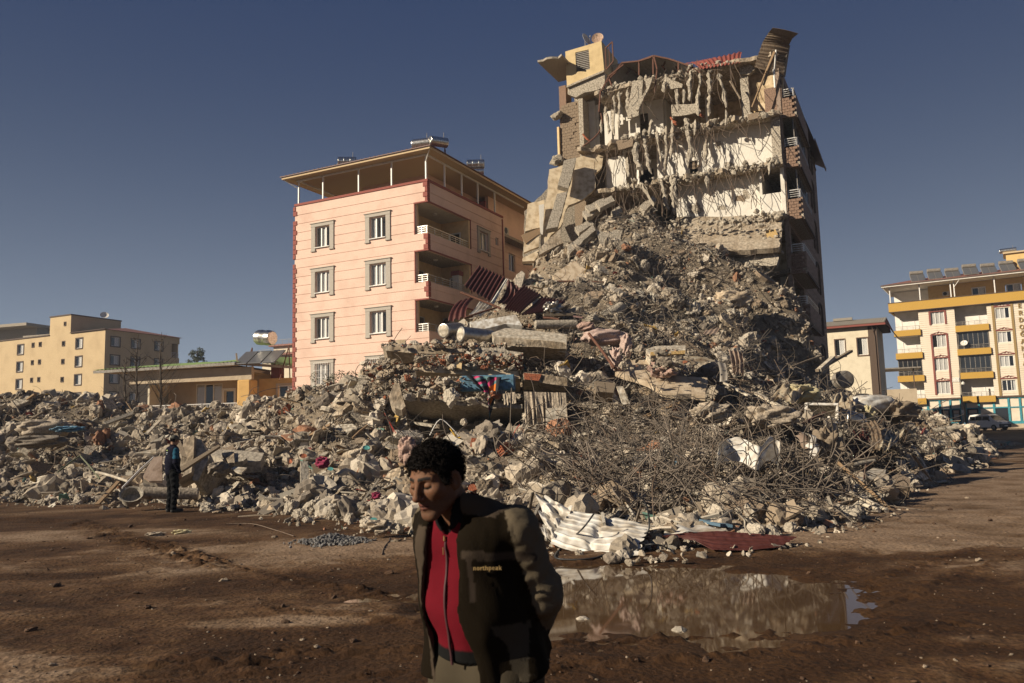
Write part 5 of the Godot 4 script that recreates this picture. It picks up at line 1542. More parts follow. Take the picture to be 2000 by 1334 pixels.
	g = G.new(); g.span(-14.4, -12.75, 0.0, 23.6, -2.0, -1.62); g.span(-12.75, -9.8, 0.0, 17.5, -2.6, -2.2); obj("shaft_wall", g, "brick_dust", t)
	g = G.new(); g.span(-14.55, -14.41, 17.0, 22.0, -3.0, -1.4); obj("cream_edge", g, "cream_wall", t)
	g = G.new(); g.span(-12.75, -12.45, 18.6, 23.4, -2.0, -0.9); obj("shaft_column", g, "concrete", t)
	g = G.new(); g.span(-13.9, -10.3, 15.0, 25.3, -3.9, -3.7); obj("shaft_back", g, "concrete", t)
	g = G.new(); g.span(-14.4, -13.9, 22.2, 24.9, -2.6, -1.6); obj("shaft_pier", g, "brick_brown", t)
	for q in [[240, 575], [250, 850]]:
		g = G.new(); var c := t2(q[0], q[1], -1.0)
		g.x = Transform3D(Basis(Vector3(0.5, 0.08, 0), Vector3(-0.05, 0.3, 0), Vector3(0, 0, 0.6)), c + Vector3(0.25, 0, -0.3))
		var rk := rock(900 + q[1], 0.9, 9, 2, 0.07)
		for a in range(0, rk.i.size(), 3): g.tri(rk.v[rk.i[a]], rk.v[rk.i[a + 2]], rk.v[rk.i[a + 1]])
		obj("beam_stub", g, "concrete", t)
	g = G.new(); plate(g, [t2(340, 450, -0.9), t2(340, 415, -0.9), t2(565, 315, -0.9), t2(565, 400, -0.9), t2(520, 425, -0.9), t2(440, 440, -0.9), t2(390, 470, -0.9)], 0.5, 3, 0.03); obj("stair_beam", g, "concrete", t)
	# the yellow stair hut on the roof
	var z0 := -0.8
	var h := [t2(335, 405, z0), t2(563, 308, z0), t2(545, 125, z0), t2(325, 190, z0)]
	g = G.new()
	var back := Vector3(0, 0, -3.2)
	g.quad(h[0], h[1], h[1] + back, h[0] + back)
	g.quad(h[1], h[1] + back, h[2] + back, h[2]); g.quad(h[0] + back, h[0], h[3], h[3] + back); g.quad(h[3], h[2], h[2] + back, h[3] + back); g.quad(h[1] + back, h[0] + back, h[3] + back, h[2] + back)
	var w0 := t2(390, 315, z0); var w1 := t2(470, 180, z0)
	var wl := [t2(392, 316, z0), t2(476, 297, z0), t2(468, 177, z0), t2(386, 196, z0)]
	for k in 4: g.quad(h[k], h[(k + 1) % 4], wl[(k + 1) % 4], wl[k])
	for k in 4: g.quad(wl[k], wl[(k + 1) % 4], wl[(k + 1) % 4] + Vector3(0, 0, -0.12), wl[k] + Vector3(0, 0, -0.12))
	var hut := obj("stair_hut", g, "hut_yellow", t)
	g = G.new()
	for k in 11:
		var s := (k + 0.5) / 11.0
		var a: Vector3 = wl[0].lerp(wl[3], s); var b: Vector3 = wl[1].lerp(wl[2], s)
		g.bar(a + Vector3(0, 0, -0.1), b + Vector3(0, 0, -0.1), 0.115, 0.05)
	obj("shutter", g, "grey_metal", hut)
	g = G.new(); g.bar(h[0] + Vector3(0, -0.03, 0.02), h[1] + Vector3(0, -0.03, 0.02), 0.12); obj("hut_ledge", g, "concrete", hut)
	g = G.new(); broken_slab(g, -15.0, -13.25, 26.05, 0.14, 0.5, -3.0, 91, 0.25); obj("porch_slab", g, "concrete", t)
	g = G.new(); g.span(-14.3, -13.2, 26.0, 26.35, -3.0, -0.9); obj("porch_fascia", g, "hut_yellow", t)
	g = G.new(); g.span(-14.0, -13.2, 24.4, 26.0, -3.6, -3.4); obj("porch_wall", g, "concrete", t)
	# open steel door frame at the hut's right
	var df := [t2(570, 170, -0.5), t2(612, 130, -0.5), t2(618, 250, -0.5), t2(575, 300, -0.8)]
	g = G.new(); for k in 4: g.bar(df[k], df[(k + 1) % 4], 0.07)
	g.bar(df[0].lerp(df[1], 0.5), df[3].lerp(df[2], 0.5), 0.04)
	obj("hut_door", g, "rust", t)
	g = G.new(); g.span(h[1].x + 0.02, h[1].x + 0.6, 22.9, 25.9, -3.6, -2.4); obj("hut_passage", g, "concrete", t)
	dish(self, "white satellite dish seen edge-on on the stair hut of the ruined tower", tower_x * (h[3].lerp(h[2], 0.5) + Vector3(0, 0, -0.4)), GRID + 1.3, 0.42, 0.3)
	dish(self, "rust-stained satellite dish at the corner of the stair hut roof", tower_x * (h[3].lerp(h[2], 0.85) + Vector3(0, -0.2, -0.4)), GRID + 0.2, 0.4, 0.2, "rust_white")
	# roof: dark arched sheet on bent trusses, red sheet, upright curled sheet
	g = G.new()
	var arch := [t2(580, 372, 0.3), t2(670, 255, 0.0), t2(770, 245, 0.0), t2(865, 212, 0.3), t2(960, 232, 0.2), t2(1060, 265, 0.2), t2(1150, 300, 0.3)]
	g.sheet(72, 8, func(s, q):
		var f: float = s * (arch.size() - 1); var a := mini(int(f), arch.size() - 2); f -= a
		var p: Vector3 = arch[a].lerp(arch[a + 1], f)
		return p + Vector3(0, 0.25 * q + 0.03 * clampf(sin(s * 30.0 * TAU) * 2.0, -1, 1), -5.5 * q), 0.01)
	var ar := obj("arched_roof_sheet", g, "grey_metal", t)
	for k in arch.size() - 1:
		g = G.new(); g.bar(arch[k] + Vector3(0, -0.06, 0.03), arch[k + 1] + Vector3(0, -0.06, 0.03), 0.09); obj("truss_chord", g, "rust", t)
	for q in [[865, 215, 885, 300, 0.3], [885, 300, 870, 440, 0.35], [860, 225, 862, 330, 0.3], [775, 250, 775, 335, 0.2], [770, 250, 850, 225, 0.3], [1015, 250, 1015, 315, 0.2], [680, 270, 590, 340, 0.4], [590, 345, 610, 400, 0.4], [590, 345, 545, 430, 0.45], [540, 430, 530, 560, 0.5], [870, 230, 935, 300, -1.5], [900, 225, 1000, 310, -2.0], [940, 235, 920, 290, -0.5], [690, 275, 760, 320, -1.0], [1090, 285, 1070, 320, 0.4], [1060, 262, 1150, 320, 0.35], [620, 330, 655, 290, 0.2], [985, 240, 1010, 300, -1.2], [750, 255, 700, 330, -1.4]]:
		g = G.new(); g.bar(t2(q[0], q[1], q[4]), t2(q[2], q[3], q[4] + 0.1), 0.08); obj("truss_bar", g, "rust", t)
	g = G.new(); wire(g, t2(530, 540, 0.5), t2(430, 770, 0.6), Vector3(0.7, -0.2, 0), 0.05, r, 8, 0.02, 6); obj("bent_pipe", g, "rust", t)
	g = G.new(); corrugated(g, t2(1150, 297, 0.7), t2(1392, 257, 0.4), t2(1410, 188, -1.8), t2(1078, 264, -1.5), 11, 0.035, Vector3(0, 0.12, 0.1)); obj("red_roof_sheet", g, "red_roof", t)
	g = G.new(); corrugated(g, t2(1090, 262, -1.6), t2(1240, 235, -1.6), t2(1250, 225, -3.5), t2(1060, 262, -3.5), 6, 0.03, Vector3.ZERO); obj("red_roof_sheet", g, "red_roof", t)
	g = G.new()
	var cs := [[t2(1480, 285, 0.2), t2(1655, 350, -0.5)], [t2(1500, 215, 0.35), t2(1672, 250, -0.4)], [t2(1530, 130, 0.5), t2(1690, 150, 0.0)], [t2(1565, 75, 0.9), t2(1712, 110, 0.6)], [t2(1590, 45, 1.5), t2(1747, 80, 1.2)]]
	g.sheet(10, 60, func(s, q):
		var f: float = q * (cs.size() - 1); var a := mini(int(f), cs.size() - 2); f -= a
		f = f * f * (3 - 2 * f) * 0.4 + f * 0.6
		var p: Vector3 = cs[a][0].lerp(cs[a + 1][0], f).lerp(cs[a][1].lerp(cs[a + 1][1], f), s)
		return p + Vector3(0, 0, 0.035 * clampf(sin(q * 17.0 * TAU) * 2.0, -1, 1) + 0.1 * sin(s * PI)), 0.01)
	obj("curled_roof_sheet", g, "sheet_brown", t)
	g = G.new(); g.bar(t2(1690, 150, -0.1), t2(1660, 345, -0.6), 0.14, 0.04); obj("sheet_flange", g, "grey_metal", t)
	for q in [[1600, 190, 1465, 530, 0.4, "timber"], [1612, 185, 1535, 395, 0.2, "timber_old"], [1605, 195, 1555, 310, 0.5, "timber"], [1597, 300, 1605, 412, 0.3, "pvc"], [1600, 300, 1612, 180, 0.2, "pvc"], [1330, 370, 1395, 480, 0.4, "timber_old"]]:
		g = G.new(); g.tube([t2(q[0], q[1], q[4]), t2(q[2], q[3], q[4] + 0.2)], 0.06, 6); obj("loose_pole", g, q[5], t)
	g = G.new(); plate(g, [t2(1480, 330, -0.9), t2(1600, 300, -0.9), t2(1655, 350, -0.9), t2(1655, 560, -0.9), t2(1450, 545, -0.9), t2(1450, 340, -0.9)], 0.15, 8, 0.02); obj("gable_wall", g, "plaster_cream", t)
	g = G.new(); plate(g, [t2(1385, 275, -0.3), t2(1440, 235, -0.3), t2(1480, 300, -0.3), t2(1445, 330, -0.3), t2(1390, 330, -0.3)], 0.3, 9, 0.04); obj("roof_beam", g, "concrete", t)
	# ribs hanging from the torn floors
	var ribs := [[940, 345, 935, 440, 26], [1000, 400, 1015, 545, 30], [1040, 420, 1045, 505, 26], [1080, 330, 1082, 500, 30], [1142, 340, 1135, 585, 30], [1198, 330, 1207, 575, 32], [1258, 335, 1264, 525, 30], [1050, 600, 1062, 730, 30], [1085, 700, 1092, 890, 40], [985, 600, 985, 840, 32], [940, 660, 935, 930, 26], [620, 470, 608, 700, 24], [655, 450, 662, 660, 26], [705, 430, 690, 580, 30], [760, 760, 775, 950, 40], [810, 680, 845, 940, 34], [1190, 720, 1202, 840, 26], [1190, 930, 1192, 1025, 26], [905, 980, 950, 1160, 30], [970, 960, 985, 1190, 28], [1012, 940, 1003, 1150, 26], [700, 850, 705, 960, 34], [540, 620, 545, 690, 22], [850, 620, 842, 700, 30], [890, 700, 905, 860, 26], [570, 540, 566, 690, 20], [1120, 620, 1112, 700, 20], [1300, 560, 1302, 640, 18], [1570, 870, 1572, 940, 16], [800, 420, 770, 560, 26]]
	for k in ribs.size():
		var q: Array = ribs[k]
		g = G.new(); rib(g, t2(q[0], q[1] - 15, 0.5), t2(q[2], q[3], 0.75), q[4] * 0.0098 * r.randf_range(0.7, 1.15), 500 + k); obj("hanging_rib", g, "concrete", t)
	for q in [[[740, 375], [802, 372], [795, 470], [775, 585], [708, 602], [722, 480]], [[815, 365], [862, 350], [835, 430], [790, 520], [795, 470], [825, 420]], [[640, 740], [745, 725], [740, 770], [655, 795]], [[1440, 580], [1512, 562], [1505, 600], [1445, 615]], [[950, 350], [1045, 395], [1040, 415], [970, 425], [945, 390]], [[975, 520], [1130, 510], [1150, 560], [1080, 580], [980, 590]]]:
		var pts := []
		for p in q[0] if q[0][0] is Array else q: pts.append(t2(p[0], p[1], 0.55))
		g = G.new(); plate(g, pts, 0.14, int(pts[0].x * 100) + 7, 0.04); obj("hanging_slab", g, "concrete" if pts[0].y > 20.4 or pts[0].y < 19 else "brick_dust", t)
	for q in [[975, 560, 1150, 560], [970, 590, 1000, 640], [1100, 540, 1170, 590], [430, 690, 470, 740]]:
		g = G.new(); rib(g, t2(q[0], q[1], 0.5), t2(q[2], q[3], 0.5), 0.22, q[0]); obj("brick_fragment", g, "brick_red", t)
	# reinforcing bars dangling from the floor edges
	for k in 220:
		var lv: float = [RF - 0.1, LV[0] - 0.1, LV[0] - 0.1, LV[1] - 0.1, LV[1] - 0.1, LV[2] - 0.1][k % 6]
		var x := r.randf_range(-11.0, -0.6) if k % 6 < 5 else r.randf_range(-6.0, -0.6)
		if r.randf() < 0.4: x = r.randfn() * 1.8 - 6.2
		x = clampf(x, -11.0, -0.5)
		var a := Vector3(x, lv, 0.3 + r.randf_range(-0.2, 0.2))
		var b := a + Vector3(r.randfn() * 0.55, -r.randf_range(0.6, 3.0), r.randf_range(-0.1, 0.9))
		g = G.new(); wire(g, a, b, Vector3(r.randfn() * 0.18, -0.1, r.randf_range(0, 0.25)), 0.016, r, 7, 0.05); obj("rebar", g, "steel", t)
	for k in 60:
		var a := Vector3(r.randf_range(-10.5, -4.0), [LV[0], LV[1], RF][k % 3] + r.randfn() * 0.15, 0.4)
		var b := a + Vector3(r.randf_range(-2.0, 2.0), r.randf_range(-1.0, 0.4), r.randf_range(-0.3, 0.6))
		g = G.new(); wire(g, a, b, Vector3(0, -r.randf_range(0.05, 0.5), 0), 0.014, r, 7, 0.08); obj("rebar", g, "steel", t)
	# right-hand side: tiled wall, windows, balconies
	var S := Transform3D(SIDE, Vector3.ZERO)
	var gro := []
	for k in 38: gro.append(0.5 + k * 0.6)
	var holes := []
	for k in 6:
		holes.append([9.6, 11.0, LV[k] + 0.9, LV[k] + 2.5]); holes.append([13.8, 15.6, LV[k] + 0.7, LV[k] + 2.5])
		holes.append([0.9, 5.6, LV[k] + (0.95 if k < 2 else 0.05), LV[k] + 2.6])
	g = G.new(); wall(g, S, 0.25, 19.0, 0, RF - 1.6, 0.25, holes, gro, 0.018); obj("side_wall", g, "tile_brown", t)
	for k in 6:
		window(t, S * Transform3D(Basis.IDENTITY, Vector3(10.3, LV[k] + 0.9, 0)), 1.4, 1.6, 2, "brown_trim", "", 0.1)
		window(t, S * Transform3D(Basis.IDENTITY, Vector3(14.7, LV[k] + 0.7, 0)), 1.8, 1.8, 2, "brown_trim", "", 0.1)
		obj("arch_trim", mesh_of("archtrim", func():
			var q := G.new()
			var p := []
			for a in 9: p.append(Vector3(cos(PI * a / 8.0) * 1.02, sin(PI * a / 8.0) * 0.45, 0.04))
			q.tube(p, 0.07, 5); q.tube([Vector3(-1.02, 0, 0.04), Vector3(-1.02, -1.8, 0.04)], 0.07, 5); q.tube([Vector3(1.02, 0, 0.04), Vector3(1.02, -1.8, 0.04)], 0.07, 5)
			return q), "brown_trim", t).transform = S * Transform3D(Basis.IDENTITY, Vector3(14.7, LV[k] + 2.5, 0))
		# balcony box standing out from the wall
		var y: float = LV[k]
		g = G.new(); g.span(0.0, 0.8, y - 0.3, y, -6.2, -0.4); obj("balcony_floor", g, "concrete", t)
		g = G.new(); g.span(0.66, 0.8, y - 0.34, y + 0.95, -6.2, -0.45); g.span(-0.05, 0.658, y, y + 0.95, -6.2, -6.06); obj("balcony_parapet", g, "tile_brown", t)
		g = G.new()
		for row in 7:
			for c in 3:
				g.box(Vector3(0.05 + c * 0.27 - (0.13 if row % 2 else 0.0), y - 0.24 + row * 0.17, -0.37), Vector3(0.25, 0.15, 0.14))
		obj("corner_bricks", g, "brick_brown", t).set_meta("kind", "stuff")
		g = G.new(); g.span(0.8, 0.86, y - 0.36, y - 0.24, -6.25, -0.4); obj("balcony_trim", g, "brown_trim", t)
		railing(t, Vector3(0.7, y + 0.95, -0.45), Vector3(0.7, y + 0.95, -6.1), 0.45, 3, 0.8, "chrome_dull")
		railing(t, Vector3(0.66, y + 0.95, -0.42), Vector3(0.05, y + 0.95, -0.42), 0.45, 3, 0.5, "chrome_dull")
		if k in [1, 2]:
			g = G.new(); g.span(0.5, 0.54, y + 0.97, y + 2.6, -6.0, -0.6); obj("balcony_glazing", g, "glass_dark", t)
			for q in 6:
				g = G.new(); g.span(0.545, 0.58, y + 0.96, y + 2.62, -0.6 - q * 1.08 - 0.03, -0.6 - q * 1.08 + 0.03); obj("glazing_bar", g, "grey_metal", t)
		g = G.new(); g.span(-1.9, -1.8, y, y + 2.75, -6.2, -2.6); obj("balcony_back_wall", g, "cream_wall", t)
	# parapet and eave of the side terrace, dropping away to the rear
	g = G.new(); g.span(-0.25, 0.05, RF - 1.6, RF - 1.45, -19.0, -0.4); obj("side_parapet", g, "brown_trim", t)
	g = G.new()
	g.quad(Vector3(0.75, 21.75, -19.8), Vector3(0.45, 21.75, -3.0), Vector3(-1.0, 22.5, -3.0), Vector3(-1.0, 22.9, -19.8)); g.span(0.66, 0.72, 21.6, 21.74, -19.8, -12.0)
	obj("side_roof", g, "maroon_metal", t)
	for k in 5:
		g = G.new(); g.span(-0.1, 0.0, RF - 1.45, RF - 0.8, -4.0 - k * 3.2 - 0.1, -4.0 - k * 3.2); obj("terrace_post", g, "pvc", t)
	g = G.new(); g.span(-0.9, 0.06, LV[0] + 0.02, LV[0] + 1.65, -0.5, -0.3); obj("parapet_end", g, "brick_brown", t)
	# the floor slab that sags forward under the third level, and the dark room below it
	g = G.new(); plate(g, [t2(1010, 1240, -0.6), tw(1531, 428, -0.6), tw(1522, 494, 2.2), tw(1440, 497, 2.6), tw(1310, 497, 2.4), tw(1295, 470, 1.8)], 0.3, 31, 0.08); obj("sagging_slab", g, "slab", t)
	g = G.new(); plate(g, [tw(1300, 500, 1.6), tw(1520, 500, 1.6), tw(1518, 525, 1.9), tw(1440, 530, 2.0), tw(1340, 525, 2.0)], 0.35, 32, 0.1); obj("sagging_slab", g, "concrete", t)
	g = G.new()
	crumbs(g, func(e): return tw(e.randf_range(1300, 1528), e.randf_range(425, 440) + 70.0 * pow(e.randf(), 1.5), 1.6).lerp(Vector3(-3, 12.4, 0.6), 0.0), 160, 0.05, 0.22, 71)
	obj("slab_rubble", g, "concrete", t).set_meta("kind", "stuff")
	g = G.new(); plate(g, [tw(1496, 455, 1.2), tw(1515, 452, 1.2), tw(1527, 480, 1.4), tw(1524, 497, 1.6), tw(1512, 492, 1.6), tw(1500, 475, 1.4)], 0.25, 33, 0.06); obj("foam_lump", g, "foam_yellow", t)
# ------------------------------------------------------------------ the rubble heap
func make_mound() -> void:
	var x0 := -34.0; var z0 := -60.0
	var s := 0.22
	var w := int(68.0 / s); var h := int(51.0 / s)
	var g := G.new()
	for b in h + 1:
		for a in w + 1:
			var x := x0 + a * s; var z := z0 + b * s
			var y := hr(x, z)
			if y < -0.03 or hh(x, z) < 0.03: y = -0.35
			g.v.append(Vector3(x, y, z))
	g.n.resize(g.v.size())
	for b in h + 1:
		for a in w + 1:
			var k := b * (w + 1) + a
			var dx := g.v[b * (w + 1) + mini(a + 1, w)] - g.v[b * (w + 1) + maxi(a - 1, 0)]
			var dz := g.v[mini(b + 1, h) * (w + 1) + a] - g.v[maxi(b - 1, 0) * (w + 1) + a]
			g.n[k] = dz.cross(dx).normalized()
			if a < w and b < h:
				if maxf(maxf(g.v[k].y, g.v[k + 1].y), maxf(g.v[k + w + 1].y, g.v[k + w + 2].y)) < -0.2: continue
				g.i.append_array([k, k + 1, k + w + 1, k + 1, k + w + 2, k + w + 1])
	structure("rubble_mound", g, "rubble_base")

func scatter(called: String, label: String, cat: String, mesh: Mesh, m, list: Array) -> MultiMeshInstance3D:      # list of [transform, colour]
	var mm := MultiMesh.new()
	mm.transform_format = MultiMesh.TRANSFORM_3D
	mm.use_colors = true
	mm.mesh = mesh
	mm.instance_count = list.size()
	for k in list.size():
		mm.set_instance_transform(k, list[k][0]); mm.set_instance_color(k, list[k][1])
	var o := MultiMeshInstance3D.new()
	o.multimesh = mm
	o.material_override = M[m] if m is String else m
	o.name = numbered(called)
	add_child(o)
	tag(o, label, cat, "", "stuff")
	return o

func stone_colour(r: RandomNumberGenerator) -> Color:
	var k := r.randf()
	var v := r.randf_range(0.6, 1.25)
	if k < 0.04: return Color(0.40, 0.21, 0.13) * v
	if k < 0.15: return Color(0.66, 0.605, 0.53) * v
	if k < 0.27: return Color(0.27, 0.235, 0.20) * v
	if k < 0.38: return Color(0.42, 0.34, 0.255) * v
	return Color(0.47, 0.415, 0.345) * v

func spin(r: RandomNumberGenerator) -> Basis:
	return Basis.from_euler(Vector3(r.randf() * TAU, r.randf() * TAU, r.randf() * TAU))

func where(p: Vector3) -> String:      # which part of the heap a point lies on, in words
	if hh(p.x, p.z) > 5.0: return "high on the slope below the torn tower"
	if p.x < -8.5: return "on the rubble field before the yellow block" if p.z < -25.0 else "on the low rubble near the man in dark clothes"
	if p.z > -14.5: return "at the foot of the heap by the puddle"
	if p.x > 8.0: return "at the street end of the heap"
	if p.x < -1.0: return "in the hollow before the stacked slabs" if p.z > -22.0 else "among the stacked slabs by the pink block"
	return "in the steel tangle before the tower" if p.z > -24.0 else "on the heap above the steel tangle"

func make_stones() -> void:
	var r := RandomNumberGenerator.new(); r.seed = 31
	var lists := []
	for k in 6: lists.append([])
	var flats := []
	var n := 0
	while n < 175000:
		var u := r.randf()
		var z := -9.6 - 48.0 * pow(u, 1.8)
		var x := r.randf_range(-33.0, 31.0)
		if absf(x) > -z * 0.82 + 3.0: continue
		n += 1
		var h := hh(x, z)
		if h < 0.04 and r.randf() > 0.10 * exp(-n * 0.0) : continue
		if h < -0.09: continue
		var s := minf((0.018 + 0.0011 * -z) * pow(r.randf() + 0.002, -0.42), 0.30)
		s *= clampf(0.95 + 1.5 * nz.get_noise_2d(x * 26.0 + 300.0, z * 26.0), 0.45, 2.0)      # coarse and fine patches
		if h > 4.5: s *= 0.78
		if h < 0.1: s *= 0.6
		var p := Vector3(x, maxf(hr(x, z), 0.0) + s * 0.2, z)
		lists[n % 6].append([Transform3D(spin(r).scaled(Vector3.ONE * s), p), stone_colour(r)])
		if n % 5 == 0:
			# flat flakes of plaster, tile and board
			var q := s * r.randf_range(1.2, 2.4) * (1.6 if r.randf() < 0.05 else 1.0)
			q = minf(q, 0.34)
			var B := Basis.from_euler(Vector3(r.randfn() * 0.6, r.randf() * TAU, r.randfn() * 0.6))
			var c := stone_colour(r)
			if r.randf() < 0.30: c = Color(0.60, 0.57, 0.51) * r.randf_range(0.7, 1.1)
			elif r.randf() < 0.06: c = [Color(0.12, 0.22, 0.33), Color(0.38, 0.08, 0.07), Color(0.15, 0.30, 0.26), Color(0.5, 0.34, 0.1)][n % 4]
			flats.append([Transform3D(B.scaled_local(Vector3(q, q * 0.25, q * r.randf_range(0.4, 1.0))), p + Vector3(0, s * 0.4, 0)), c])
	for k in 6: scatter("rubble_stones", "loose mass of small concrete stones covering the heap", "rubble", mesh_of("stone%d" % k, func(): return rock(200 + k, 0.75, 9, 2, 0.075)), "tinted", lists[k])
	scatter("rubble_flakes", "small flat flakes of plaster, tile and board strewn over the heap", "rubble", mesh_of("flake", func():
		var g := G.new(); var q := RandomNumberGenerator.new(); q.seed = 3
		g.x = Transform3D(Basis(Vector3.RIGHT, -PI / 2), Vector3.ZERO)
		g.prism(broken_polygon(2.0, 2.0, q, 8, 0.15), -0.25, 0.25); return g), "tinted", flats)
	# sticks and laths
	var sticks := []
	for k in 2600:
		var z := -11.0 - 40.0 * pow(r.randf(), 1.4)
		var x := r.randf_range(-30.0, 26.0)
		if hh(x, z) < 0.15: continue
		var l := r.randf_range(0.25, 1.1)
		var B := Basis.from_euler(Vector3(r.randfn() * 0.35, r.randf() * TAU, r.randfn() * 0.4))
		var c: Color = [Color(0.30, 0.21, 0.13), Color(0.55, 0.51, 0.45), Color(0.22, 0.19, 0.16), Color(0.40, 0.33, 0.25)][k % 4] * r.randf_range(0.7, 1.1)
		sticks.append([Transform3D(B.scaled_local(Vector3(l, r.randf_range(0.015, 0.04), r.randf_range(0.02, 0.09))), Vector3(x, hr(x, z) + 0.08, z)), c])
	scatter("splinters", "thin laths and splinters strewn over the rubble", "splinters", mesh_of("stick", func(): var g := G.new(); g.box(Vector3.ZERO, Vector3.ONE); return g), "tinted", sticks)
	# the larger concrete lumps, one by one
	for k in 300:
		var px := r.randf_range(0, 1900); var py := r.randf_range(770, 1075)
		if k < 70:      # the pile of rounded lumps at the front foot of the heap
			px = r.randf_range(1030, 1680); py = r.randf_range(970, 1062)
		elif k < 120:
			px = r.randf_range(470, 830); py = r.randf_range(970, 1060)
		elif k < 160:
			px = r.randf_range(1120, 1560); py = r.randf_range(440, 700)
		elif k < 190:
			px = r.randf_range(1560, 1860); py = r.randf_range(760, 960)
		var p := on_heap(px, py)
		if p.z < -50.0 or hh(p.x, p.z) < 0.02: continue
		var d := -p.z
		var s := r.randf_range(0.09, 0.26) * (0.75 + d * 0.018)
		if k < 120: s = r.randf_range(0.08, 0.21)
		var o := obj("concrete_lump", rocks(k % 12), ["concrete", "concrete", "concrete_pale", "brick_dust", "concrete"][k % 5])
		o.transform = Transform3D(spin(r).scaled(Vector3(s, s, s)), p + Vector3(0, s * 0.35, 0))
		tag(o, "%s %s concrete lump lying %s" % ["large" if s > 0.22 else "small", ["rough grey", "rough grey", "pale", "brownish", "rough grey"][k % 5], where(p)], "concrete lump", "loose concrete lumps on the heap")
	# clods, pebbles on the street
	var clods := []
	for k in 5200:
		var z := -3.2 - 26.0 * pow(r.randf(), 2.0)
		var x := r.randf_range(-1.0, 1.0) * (1.0 - z * 0.75)
		if puddle_depth(x, z) > 0.01 or hh(x, z) > 0.1: continue
		var s := minf(0.006 * pow(r.randf() + 0.003, -0.5), 0.05)
		clods.append([Transform3D(spin(r).scaled(Vector3(s, s * 0.7, s)), Vector3(x, ground_at(x, z)[0] + s * 0.2, z)), (Color(0.10, 0.055, 0.03) if k % 4 else Color(0.32, 0.26, 0.2)) * r.randf_range(0.7, 1.3)])
	scatter("mud_clods", "small clods and pebbles scattered over the muddy street", "clods", mesh_of("stone1", func(): return rock(201, 0.75, 9, 2, 0.08)), "tinted", clods)
	var grit := []
	var c0 := gp(648, 1060)
	for k in 900:
		var q := Vector2(r.randfn(), r.randfn()) * Vector2(0.24, 0.20)
		var hgt := 0.10 * exp(-q.length_squared() * 12.0)
		grit.append([Transform3D(spin(r).scaled(Vector3.ONE * r.randf_range(0.012, 0.03)), Vector3(c0.x + q.x, hgt * r.randf() + 0.012 + ground_at(c0.x + q.x, c0.z + q.y)[0], c0.z + q.y)), Color(0.21, 0.21, 0.22) * r.randf_range(0.7, 1.3)])
	scatter("gravel_pile", "small spill of bluish grey gravel on the mud", "gravel", mesh_of("stone2", func(): return rock(202, 0.75, 9, 2, 0.08)), "tinted", grit)

func lay(p: Vector3, tilt: float, r: RandomNumberGenerator) -> Basis:      # a basis whose y follows the slope of the heap, tilted at random
	var n := (hn(p.x, p.z) + Vector3(r.randfn(), 0, r.randfn()) * tilt).normalized()
	var a := r.randf() * TAU
	var x := Vector3(cos(a), 0, sin(a)); x = (x - n * x.dot(n)).normalized()
	return Basis(x, n, x.cross(n))

